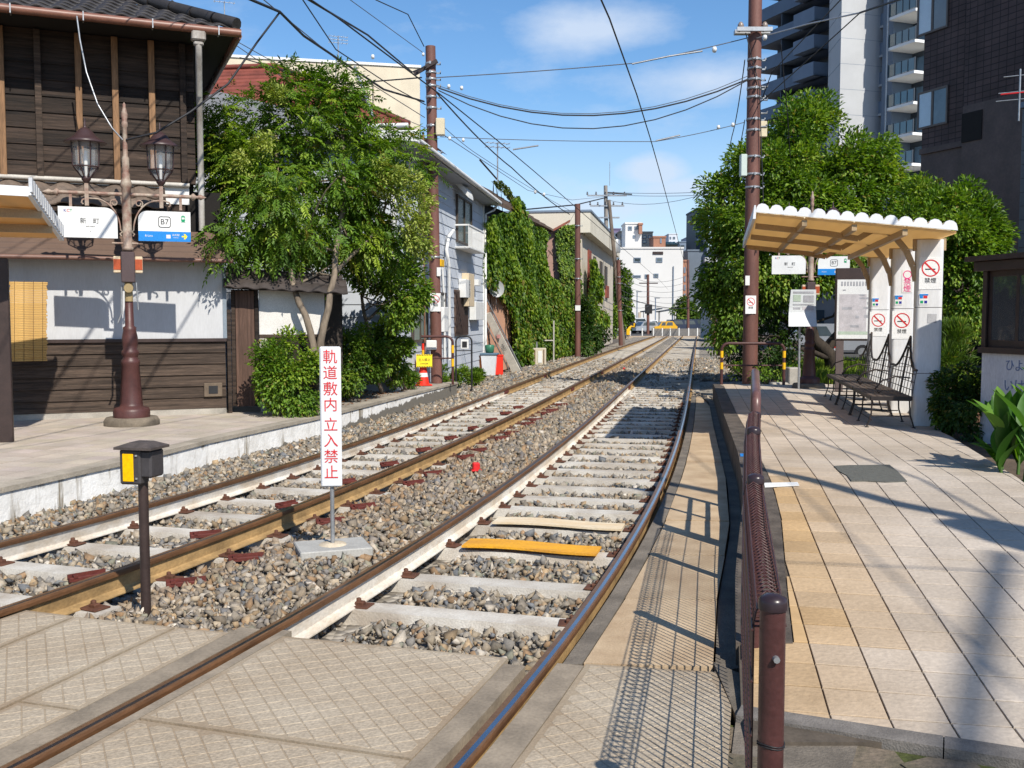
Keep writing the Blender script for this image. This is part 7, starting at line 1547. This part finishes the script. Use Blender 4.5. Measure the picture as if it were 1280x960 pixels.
# ------------------------------------------------------------------ the far block
def block(name, label, cat, x0, x1, y0, D, dep, mat, wins=(), y1=425, group=None, ang=0, winmat=None):
    f = FR((A(x0, 397, D)[0], D, -.1), R(ang)); t = E(name, f.o, f.a, label, cat, group); X1 = f.hit(x1, 397)[0]; z1 = f.hit(x0, y0)[1]
    zb = max(0, f.hit(x0, y1)[1]); MB().b2(0, X1, 0, dep, zb, z1).build('wall', mat, t); MB().b2(-.1, X1 + .1, -.12, dep + .1, z1, z1 + .25).build('parapet', mat, t)
    for (a, b_, c, d_) in wins:
        (xa, za), (xb, zb_) = f.hit(a, d_), f.hit(c, b_); w = MB()
        for q in ((xa, xb, za, za + .12), (xa, xb, zb_ - .12, zb_), (xa, xa + .12, za + .12, zb_ - .12), (xb - .12, xb, za + .12, zb_ - .12)): w.b2(q[0], q[1], -.10, 0, q[2], q[3])
        o = w.build('window', m_tg, t); MB().b2(xa + .12, xb - .12, -.06, -.02, za + .12, zb_ - .12).build('pane', winmat or m_glass, o)
    return t, f
m_fw = M('far_white_wall', (.66, .65, .63), .9, .08, .15, fine=.03); m_fbg = M('far_beige_wall', (.50, .43, .34), .9, .1, .2); m_fbr = M('far_brick_wall', (.36, .18, .12), .9, .2, .5)
wb, wf = block('white_building', 'big plain white building closing the view at the end of the tracks', 'building', 726, 853, 311, 142, 20, m_fw, [(792, 322, 801, 328), (820, 322, 828, 328), (791, 344, 801, 347), (806, 343, 811, 348), (817, 342, 823, 347), (771, 340, 774, 346), (771, 322, 774, 330)])
(xa, za), (xb, zb) = wf.hit(816, 318, .1), wf.hit(829, 314.5, .1); MB().b2(xa, xb, -.1, .1, za, zb).build('dark_slot', m_dbrown, wb)
xa = wf.hit(842, 300)[0]; MB().tube([(xa, -.12, 0), (xa, -.12, 9)], .08, 5).build('pipe', m_tg, wb); MB().b2(wf.hit(773, 400)[0], wf.hit(776, 400)[0], -.1, 0, 1, 3).b2(wf.hit(798, 400)[0], wf.hit(801, 400)[0], -.1, 0, .5, 2.6).build('door', m_fbg, wb)
block('brick_building', 'orange brick building at the right edge of the white building', 'building', 852, 859, 327, 143, 16, m_fbr, [(854.5, 334, 857, 341), (854.5, 345, 857, 352), (854.5, 356, 857, 363), (854.5, 367, 857, 374)])
block('roof_house', 'white stair tower on top of the white building', 'stair tower', 781, 801, 280, 150, 5, m_fw, [(791, 294, 794, 298), (785, 283, 790, 288), (793, 283, 799, 287)], 312)
block('red_roof_box', 'dark red box on the roof beside the white stair tower', 'roof box', 798, 802, 281, 149, 3, m_fbr, (), 292)
block('beige_building', 'beige apartment block with railings behind the white stair tower', 'building', 800, 815, 291, 185, 8, m_fbg, [(803, 294, 808, 298), (803, 300, 808, 304), (810, 294, 814, 298)], 312)
block('brick_tower', 'brick chimney tower on the white building roof', 'tower', 816, 831, 297, 160, 5, m_fbr, [(825, 298, 827, 304)], 313)
block('purple_building', 'purple and pink tiled block left of the white stair tower', 'building', 754, 775, 287, 200, 10, M('purple_tile', (.17, .14, .25), .7, .2, .3), [(757, 291, 764, 297), (757, 300, 764, 306), (768, 291, 774, 297), (768, 300, 774, 306)], 315)
block('brown_apartments', 'brown balcony block between the purple block and the stair tower', 'building', 774, 782, 290, 195, 10, m_fbg, [(776, 293, 781, 297), (776, 300, 781, 304)], 315)
g_, gf = block('green_roofed_house', 'far house with a green roof behind the brick tower', 'house', 830, 846, 306, 190, 8, m_fbg, (), 315); MB().add([(-.3, -.5, gf.hit(830, 306)[1]), (2.8, -.5, gf.hit(830, 306)[1]), (2.3, 3, gf.hit(830, 301)[1]), (-.3, 3, gf.hit(830, 301)[1])], [(0, 1, 2, 3)]).build('roof', M('green_copper_roof', (.14, .30, .22), .7, .1), g_)
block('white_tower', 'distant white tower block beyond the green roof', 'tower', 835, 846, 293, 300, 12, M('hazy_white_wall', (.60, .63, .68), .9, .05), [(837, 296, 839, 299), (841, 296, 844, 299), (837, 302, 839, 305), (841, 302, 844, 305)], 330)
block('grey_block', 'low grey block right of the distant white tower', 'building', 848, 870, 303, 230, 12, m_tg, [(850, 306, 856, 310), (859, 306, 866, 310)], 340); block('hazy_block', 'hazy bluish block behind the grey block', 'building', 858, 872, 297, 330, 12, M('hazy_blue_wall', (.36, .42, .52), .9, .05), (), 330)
ga, gfr = block('glass_apartments', 'dark glass-fronted apartment block left of the shaded pole', 'apartment block', 859, 905, 314, 150, 14, M('slate_blue_wall', (.13, .165, .21), .6, .2, .4), ())
for k in range(9):
    z = 1.5 + k * 1.18 * (150 / 126); xa, xb = gfr.hit(863, 330)[0], gfr.hit(905, 330)[0]; MB().b2(xa + (2.2 if k % 2 else 1.9), xb, -1.2, 0, z, z + .7).build('balcony_front', m_tg if k % 3 else M('pale_balcony', (.50, .52, .55), .7), ga)
block('dark_tower', 'slim dark tower above the glass-fronted apartments', 'tower', 869, 884, 262, 175, 10, m_td, [(870, 268, 883, 272), (870, 278, 883, 281), (870, 288, 883, 291), (870, 298, 883, 301)], 330, winmat=m_glass_b)
block('grey_shed', 'pale grey wall behind the dark pole in the tree shade', 'shed', 900, 935, 372, 78, 8, M('pale_grey_wall', (.46, .49, .52), .8, .1, .5), ())
block('dark_hoarding', 'dark hoarding at the foot of the pale grey wall', 'hoarding', 905, 932, 402, 70, .3, m_td, ())
block('low_shop', 'low shop with a pale fascia behind the parked cars', 'shop', 858, 892, 386, 128, 8, M('pale_shop_wall', (.58, .57, .53), .8, .1), [(861, 392, 868, 399), (871, 392, 880, 399)])
for k, (px, D) in enumerate(((812, 130), (832, 131))):
    t = E('canopy_roof', A(px, 397, D) * (1, 1, 0), R(8), ('dark lean-to canopy before the white building, left one', 'dark lean-to canopy before the white building, right one')[k], 'canopy'); MB().add([(-1, -1, 2.4), (1.4, -1, 2.8), (1.4, 1, 2.8), (-1, 1, 2.4), (-1, -1, 2.55), (1.4, -1, 2.95), (1.4, 1, 2.95), (-1, 1, 2.55)], [(0, 3, 2, 1), (4, 5, 6, 7), (0, 1, 5, 4), (1, 2, 6, 5), (2, 3, 7, 6), (3, 0, 4, 7)]).build('roof', m_td, t)
    for x in (-.8, 1.2): MB().tube([(x, 0, 0), (x, 0, 2.5)], .05, 5).build('post', m_galv, t)
for px, py, D, lab in ((796, 365, 118, 'slim grey street lamp before the white building, left one'), (819, 373, 120, 'slim grey street lamp before the white building, beside the yellow car')):
    b = A(px, 415, D); t = E('street_lamp', b, 0, lab, 'street lamp'); h = float(A(px, py, D)[2] - b[2]); MB().tube([(0, 0, 0), (0, 0, h)], .07, 6).build('pole', m_tg, t); MB().b2(-.12, .5, -.12, .12, h - .02, h + .12).build('lamp_head', m_galv, t)
# crane jib
t = E('crane', A(864, 300, 320), 0, 'distant red crane jib above the roofs', 'crane'); MB().bar((0, 0, -2), (4, 0, 6), .5, .5).build('jib', m_conr, t); MB().b2(-.5, .5, -.5, .5, -6, -2).build('base', m_conr, t)

# ------------------------------------------------------------------ cars along the cross road and low mesh fence
def car(px, D, L_, h, mat, label, rz=0, van=False):
    t = E('parked_car', A(px, 397, D) * (1, 1, 0) + (0, 0, -.05), rz, label, 'car', 'cars along the far road'); w = 1.66
    if van: pr = [(-.5, .28), (.5, .28), (.5, .55), (.46, .62), (.38, .98), (.30, 1.0), (-.49, 1.0), (-.5, .9)]
    else: pr = [(-.5, .26), (.5, .26), (.5, .5), (.46, .58), (.30, .63), (.17, .97), (.08, 1.0), (-.30, 1.0), (-.44, .66), (-.5, .6)]
    p = [(x * L_, z * h) for x, z in pr]; MB().prism(p, -w / 2, w / 2, 'xz').build('body', mat, t)
    z0, z1 = .66 * h, .93 * h; xs = ((-.36, .0), (.02, .22 if not van else .37)) if not van else ((-.44, -.05), (-.02, .36))
    for a, b in xs: MB().prism([(a * L_ + (.0 if a > -.1 else .06 * L_), z0), (b * L_ - .0, z0), (b * L_ - .07 * L_, z1), (a * L_ + .08 * L_ * (a < -.1), z1)], -w / 2 - .012, -w / 2 + .01, 'xz').prism([(a * L_ + (.0 if a > -.1 else .06 * L_), z0), (b * L_, z0), (b * L_ - .07 * L_, z1), (a * L_ + .08 * L_ * (a < -.1), z1)], w / 2 - .01, w / 2 + .012, 'xz').build('window', m_glass, t)
    MB().add([(.305 * L_, -w * .42, .64 * h), (.305 * L_, w * .42, .64 * h), (.18 * L_, w * .38, .95 * h), (.18 * L_, -w * .38, .95 * h)], [(0, 1, 2, 3)]).build('windscreen', m_glass, t)
    for x in (-.31, .31):
        o = MB().tube([(x * L_, -w / 2 - .01, .31), (x * L_, -w / 2 + .2, .31)], .31, 14).build('wheel', m_black, t); MB().tube([(x * L_, -w / 2 - .02, .31), (x * L_, -w / 2, .31)], .18, 10).build('rim', m_galv, o)
    MB().b2(.49 * L_, .505 * L_, -w * .45, -w * .25, .45 * h, .55 * h).build('headlight', m_white, t); MB().b2(-.505 * L_, -.49 * L_, -w * .45, -w * .25, .45 * h, .56 * h).build('tail_light', m_red, t)
m_cy = M('taxi_yellow_paint', (.66, .36, .02), .3, .03); m_cd = M('dark_blue_car_paint', (.03, .04, .07), .25, .05); m_cw = M('white_car_paint', (.72, .73, .74), .3, .03); m_cs = M('silver_car_paint', (.40, .42, .45), .3, .05, metal=.4)
car(797, 116, 3.3, 1.75, m_cw, 'white van behind the far fence, leftmost vehicle', R(-15), True); car(806, 112, 3.0, 1.35, m_cs, 'silver car between the white van and the white car', R(200)); car(812, 118, 4.0, 1.5, m_cw, 'white saloon car behind the yellow car', R(8)); car(830, 112, 2.6, 1.36, m_cy, 'bright yellow car behind the far fence', R(188)); car(854, 113, 3.4, 1.55, m_cd, 'dark blue car right of the yellow car', R(6), True); car(878, 114, 3.6, 1.6, m_cd, 'dark blue people carrier at the right end of the far road', R(180), True)
car(1040, 44, 3.9, 1.5, m_cs, 'silver car parked behind the evergreen tree', R(-14))
yv = MB().b2(-.25, .25, -.2, .2, .7, 1.5, .1).b2(-.1, .1, -.1, .1, 0, .7).build('yellow_beacon', m_yellow); yv.location = tuple(A(889, 397, 110) * (1, 1, 0)); T(yv, 'yellow beacon at the right end of the far fence', 'beacon')
ff_ = E('mesh_fence', A(815, 397, 97.6) * (1, 1, 0), 0, 'low grey mesh fence with white posts across the end of the tracks', 'fence')
for px in (748, 768, 788, 803, 817, 828, 838, 849, 861, 872, 884):
    x = float(A(px, 397, 97.6)[0] - ff_.location[0]); MB().b2(x - .05, x + .05, -.05, .05, -.05, .72).build('fence_post', m_white, ff_)
x0, x1 = float(A(815, 397, 97.6)[0] - ff_.location[0]), float(A(888, 397, 97.6)[0] - ff_.location[0]); fm = MB()
for k in range(9): fm.b2(x0, x1, -.02, 0, .02 + k * .072, .088 + k * .072)
fm.build('mesh_panel', M('grey_fence_mesh', (.17, .165, .16), .7, .2), ff_)
ST(MB().b2(float(A(735, 397, 96.8)[0]), float(A(872, 397, 96.8)[0]), 96.1, 97.4, -.3, -.03).build('road_edge', M('pale_pavement', (.42, .34, .26), .9, .2, 1)))
co = E('traffic_cone', A(1045, 440, 38) * (1, 1, 0) + (0, 0, .17), 0, 'red and white striped cone in the car park behind the benches', 'traffic cone')
for k in range(4): MB().lathe([(.17 - k * .035, k * .2), (.17 - (k + 1) * .035, (k + 1) * .2)], 10).build('band', m_white if k % 2 else m_conr, co)
MB().b2(-.2, .2, -.2, .2, 0, .03).build('base', m_conr, co)
lotb = E('row_house', A(985, 397, 64) * (1, 1, 0), R(-10), 'low house front with an orange shutter seen under the evergreen tree', 'house'); MB().b2(0, 14, 0, 6, 0, 4.2).build('wall', M('dim_house_wall', (.30, .27, .25), .9, .2, .5), lotb); MB().b2(2.9, 3.5, -.08, 0, .2, 2.4).build('shutter', M('orange_shutter', (.55, .2, .06), .7, .1), lotb); MB().b2(.4, 2.2, -.08, 0, .6, 2.2).build('window', m_glass, lotb); MB().b2(4.4, 8, -.08, 0, .4, 2.2).build('window', m_glass, lotb)
gy = E('garden_house', A(1135, 397, 33) * (1, 1, 0), R(-12), 'dark stone house base in the shade right of the benches', 'house'); MB().b2(0, 9, 0, 4, 0, 3.0).build('wall', m_dst, gy); MB().b2(1.2, 2.6, -.06, 0, .2, 2.2).build('door', m_dark, gy); MB().b2(3.4, 6.6, -.06, 0, .9, 2.1).build('window', m_glass, gy)

# ================================================================== OVERHEAD WIRES
def wire(pts, r, label, mat=None, sag=0.0, name='overhead_wire', group=None, cat='wire'):
    P = []; pts = [np.array(p, float) for p in pts]
    for end, nxt in ((0, 1), (-1, -2)):          # wires that leave the picture run on to poles outside it
        d = pts[end] - np.array([0, 0, EYE]); v_ = d[1] * cP - d[2] * sP; yy_ = 480 - F * (d[2] * cP + d[1] * sP) / max(v_, .1); xx_ = 640 + F * d[0] / max(v_, .1)
        if 'behind' not in label and v_ > .5 and (yy_ < 4 or xx_ > 1282):
            e = pts[end] - pts[nxt]; e[2] *= .3; q = pts[end] + e / np.linalg.norm(e) * 22; pts = [q] + pts if end == 0 else pts + [q]
    for a, b in zip(pts[:-1], pts[1:]):
        a, b = np.array(a, float), np.array(b, float); n = 10 if sag else 3
        for k in range(n): t = k / n; P.append(a + (b - a) * t - np.array([0, 0, sag * 4 * t * (1 - t)]))
    P.append(np.array(pts[-1], float)); return T(MB().tube(P, r * .95, 5).build(name, mat or m_wire), label, cat, group)
for tk, lab in ((1, 'contact wire above the left track'), (2, 'contact wire above the right track')):
    Y = np.concatenate([np.arange(-4, 30, 4.), np.arange(32, 130, 8.)]); wire([(float(CX(tk, min(y, 96)) + (y > 96) * (y - 96) * .18), y, 5.2) for y in Y], .011, lab, m_cable)
Lp = lambda px, py: A(px, py, 23.4); Rp = lambda px, py: A(px, py, 23.5)
wire([Lp(545, 97), A(793, 79, 23.5), Rp(936, 47)], .012, 'upper span wire from the left pole to the right pole', sag=.02)
wire([Lp(545, 106), Rp(935, 95)], .009, 'messenger wire with hangers between the two big poles', sag=.75)
wire([Lp(548, 110), Rp(935, 99)], .019, 'thick black feeder cable slung between the two big poles', m_cable, sag=.72)
wire([Lp(548, 113), Rp(935, 100)], .014, 'second black cable just under the feeder between the big poles', m_cable, sag=.98)
wire([Lp(550, 171), A(818, 177, 23.5), Rp(930, 153)], .009, 'lower span wire from the left pole to the right pole', sag=.03)
def insul(p, s, label, i=[0]):
    o = MB().lathe([(s * .5, -s * .7), (s, -s * .4), (s, s * .4), (s * .5, s * .7)], 10).build('insulator', m_ins); o.location = tuple(p); o.rotation_euler = (0, R(90), 0); return T(o, label, 'insulator', 'white insulators on the span wires')
for px, py, D, s, lab in ((893, 62, 23.5, .07, 'white insulator on the upper span wire near the right pole'), (956, 47, 22, .06, 'white insulator on the upper span wire right of the right pole'), (561, 108, 23.4, .05, 'white insulator on the messenger wire by the left pole'), (577, 110, 23.4, .05, 'second white insulator on the messenger wire by the left pole'), (562, 173, 23.4, .045, 'white insulator on the lower span wire by the left pole'), (579, 175, 23.4, .045, 'second white insulator on the lower span wire by the left pole'), (898, 159, 23.5, .05, 'white insulator on the lower span wire by the right pole'), (916, 156, 23.5, .05, 'white insulator on the lower span wire touching the right pole'), (466, 71, 22, .05, 'white insulator on the thin wire left of the left pole'), (529, 68, 23, .04, 'white insulator beside the left pole top'), (669, 240, 40, .07, 'white insulator on the thin far wire above the ivy'), (680, 243, 41, .07, 'second white insulator on the thin far wire above the ivy')): insul(A(px, py, D), s, lab)
wire([A(790, 80, 23.5), A(838, 70, 23.5), A(878, 64, 23.5)], .022, 'pull-off rod on the upper span wire', m_galv); wire([A(820, 176, 23.5), A(850, 169, 23.5)], .02, 'pull-off rod on the lower span wire', m_galv); wire([A(641, 187, 23.4), A(673, 182, 23.4)], .02, 'pull-off rod holding the left contact wire', m_galv)
wire([A(286, -12, 14), A(350, 15, 16), A(380, 45, 17.6), A(435, 82, 20), A(480, 112, 21.6), Lp(530, 127)], .024, 'thick black cable bundle coming down to the left pole', m_cable, sag=.0)
wire([A(372, -10, 16), A(420, 62, 19), A(490, 108, 22), Lp(532, 131)], .012, 'thin cable beside the black bundle', m_cable); wire([A(330, 0, 17), A(440, 90, 20.5), Lp(531, 147)], .010, 'thin wire running down from the upper left to the left pole')
wire([A(378, -5, 14), A(460, 44, 18), A(515, 90, 22.5), Lp(534, 82)], .018, 'black drop cable to the bracket of the left pole', m_cable); wire([A(470, 0, 20), A(510, 18, 22), Lp(530, 28 + 30)], .012, 'wire reaching the top of the left pole', m_cable); wire([A(438, 0, 19), Lp(529, 66)], .008, 'thin wire to the insulator by the left pole top')
wire([A(350, 15, 16), A(322, 52, 15.4), A(285, 105, 14.8), A(238, 140, 14.4), A(195, 166, 14.2), np.array(lp1.location) + (.03, -.03, 4.0)], .017, 'black service cable dropping to the top of the left lamp post', m_cable); wire([np.array(lp1.location) + (-.02, -.03, 4.0), A(140, 160, 14.2), A(122, 130, 14.2), A(108, 90, 14.3), A(100, 50, 14.3), A(96, 20, 14.3)], .013, 'grey service cable from the lamp post up to the tiled eaves', m_galv)
wire([A(300, 72, 30), A(355, 88, 28), A(430, 105, 26), Lp(527, 97)], .018, 'wire running in front of the cream block to the left pole', m_cable); wire([A(200, -10, 18), A(300, 60, 20), A(445, 160, 22), A(535, 205, 23.4)], .009, 'long thin wire crossing the tree towards the left pole')
wire([A(240, 20, 17), A(355, 85, 20), Lp(532, 160)], .008, 'thin wire from the old roof to the left pole'); wire([Lp(546, 116), A(640, 210, 33), A(712, 268, 45.8)], .020, 'black feeder from the left pole to the second pole', m_cable, sag=.1); wire([Lp(546, 150), A(600, 195, 30), A(712, 263, 45.8)], .009, 'thin wire from the left pole to the second pole', sag=.05)
wire([Lp(549, 165), A(660, 238, 40), A(715, 250, 46), A(755, 246, 70)], .010, 'thin insulated wire passing above the ivy to the concrete pole'); wire([A(600, 200, 40), A(655, 262, 52), A(720, 256, 60), A(757, 247, 70)], .04, 'dark bundled cable to the concrete pole', m_cable); wire([A(757, 241, 70), A(790, 243, 70)], .05, 'short cable end at the concrete pole crossarm', m_cable)
for k, (y0, y1) in enumerate(((240, 239), (243, 243), (250, 236))): wire([A(760, y0, 70), A(900, y1, 50)], .014, ('upper far wire from the concrete pole to the shaded pole', 'middle far wire from the concrete pole to the shaded pole', 'sagging far wire from the concrete pole to the shaded pole')[k], sag=.1 + .4 * (k == 2))
for k in range(6): wire([A(776, 335 + k * 9, 63), A(812, 352 + k * 6, 98), A(860, 344 + k * 8, 99), A(893, 340 + k * 6, 66)], .016, ('topmost of the six thin wires strung between the far brown poles', 'second highest of the six thin wires strung between the far brown poles', 'third highest of the six thin wires strung between the far brown poles', 'third lowest of the six thin wires strung between the far brown poles', 'second lowest of the six thin wires strung between the far brown poles', 'lowest of the six thin wires strung between the far brown poles')[k], sag=.25, group='thin wires between the far poles')
wire([A(776, 370, 63), A(860, 385, 99), A(893, 383, 66)], .03, 'thick dark cable sagging between the far poles', m_cable, sag=.3)
wire([Rp(945, 48), A(1010, 30, 20), A(1075, 16, 18)], .016, 'span wire running right from the right pole', m_galv); wire([A(1075, 16, 18), A(1300, -60, 12)], .02, 'cable continuing right past the tower', m_cable); wire([Rp(948, 130), A(1010, 75, 20), A(1075, 16, 18)], .012, 'stay cable rising from the right pole', m_cable); wire([Rp(952, 125), A(965, 90, 23), A(1060, -10, 18)], .012, 'thin cable rising across the tower', m_cable)
wire([Rp(931, 75), A(915, 170, 30), A(897, 238, 49)], .014, 'cable from the right pole down to the shaded pole', m_cable, sag=.2); wire([Rp(931, 150), A(918, 200, 32), A(903, 240, 49)], .012, 'second cable from the right pole to the shaded pole', m_cable, sag=.2); wire([A(976, 55, 23), A(984, 140, 24), A(988, 200, 25)], .012, 'hanging cable before the evergreen tree', m_cable)
# unseen cables and a splice box, added to cast shadows across the right platform
oS = np.array([.47, -.88, math.tan(SUN_EL)]); oS[:2] /= np.linalg.norm(oS[:2])
def above(px, py, h): p = GR(px, py); return p + oS * (h / oS[2])
wire([above(800, 562, 6), above(955, 588, 6.0), above(1120, 630, 6.0), above(1280, 662, 6.0), above(1500, 700, 6)], .10, 'unseen thick cable bundle behind the viewer, added for its shadow on the platform', m_cable); wire([above(960, 702, 6), above(1290, 716, 6), above(1400, 722, 6)], .012, 'unseen thin cable behind the viewer, added for its shadow on the platform', m_cable)
wire([above(1247, 690, 12), above(1222, 790, 12), above(1196, 930, 12), above(1170, 1100, 12)], .07, 'unseen shadow caster shaped as a cable, added behind the viewer', m_cable)  # cable-shaped caster, added only for a soft lengthwise shadow on the tiles
bx = MB().box((0, 0, 0), (.42, .7, .45), .3, .08).build('splice_box', m_cable); bx.location = tuple(above(1250, 668, 6.0)); T(bx, 'unseen splice box on the bundle behind the viewer, added for its shadow', 'splice box')
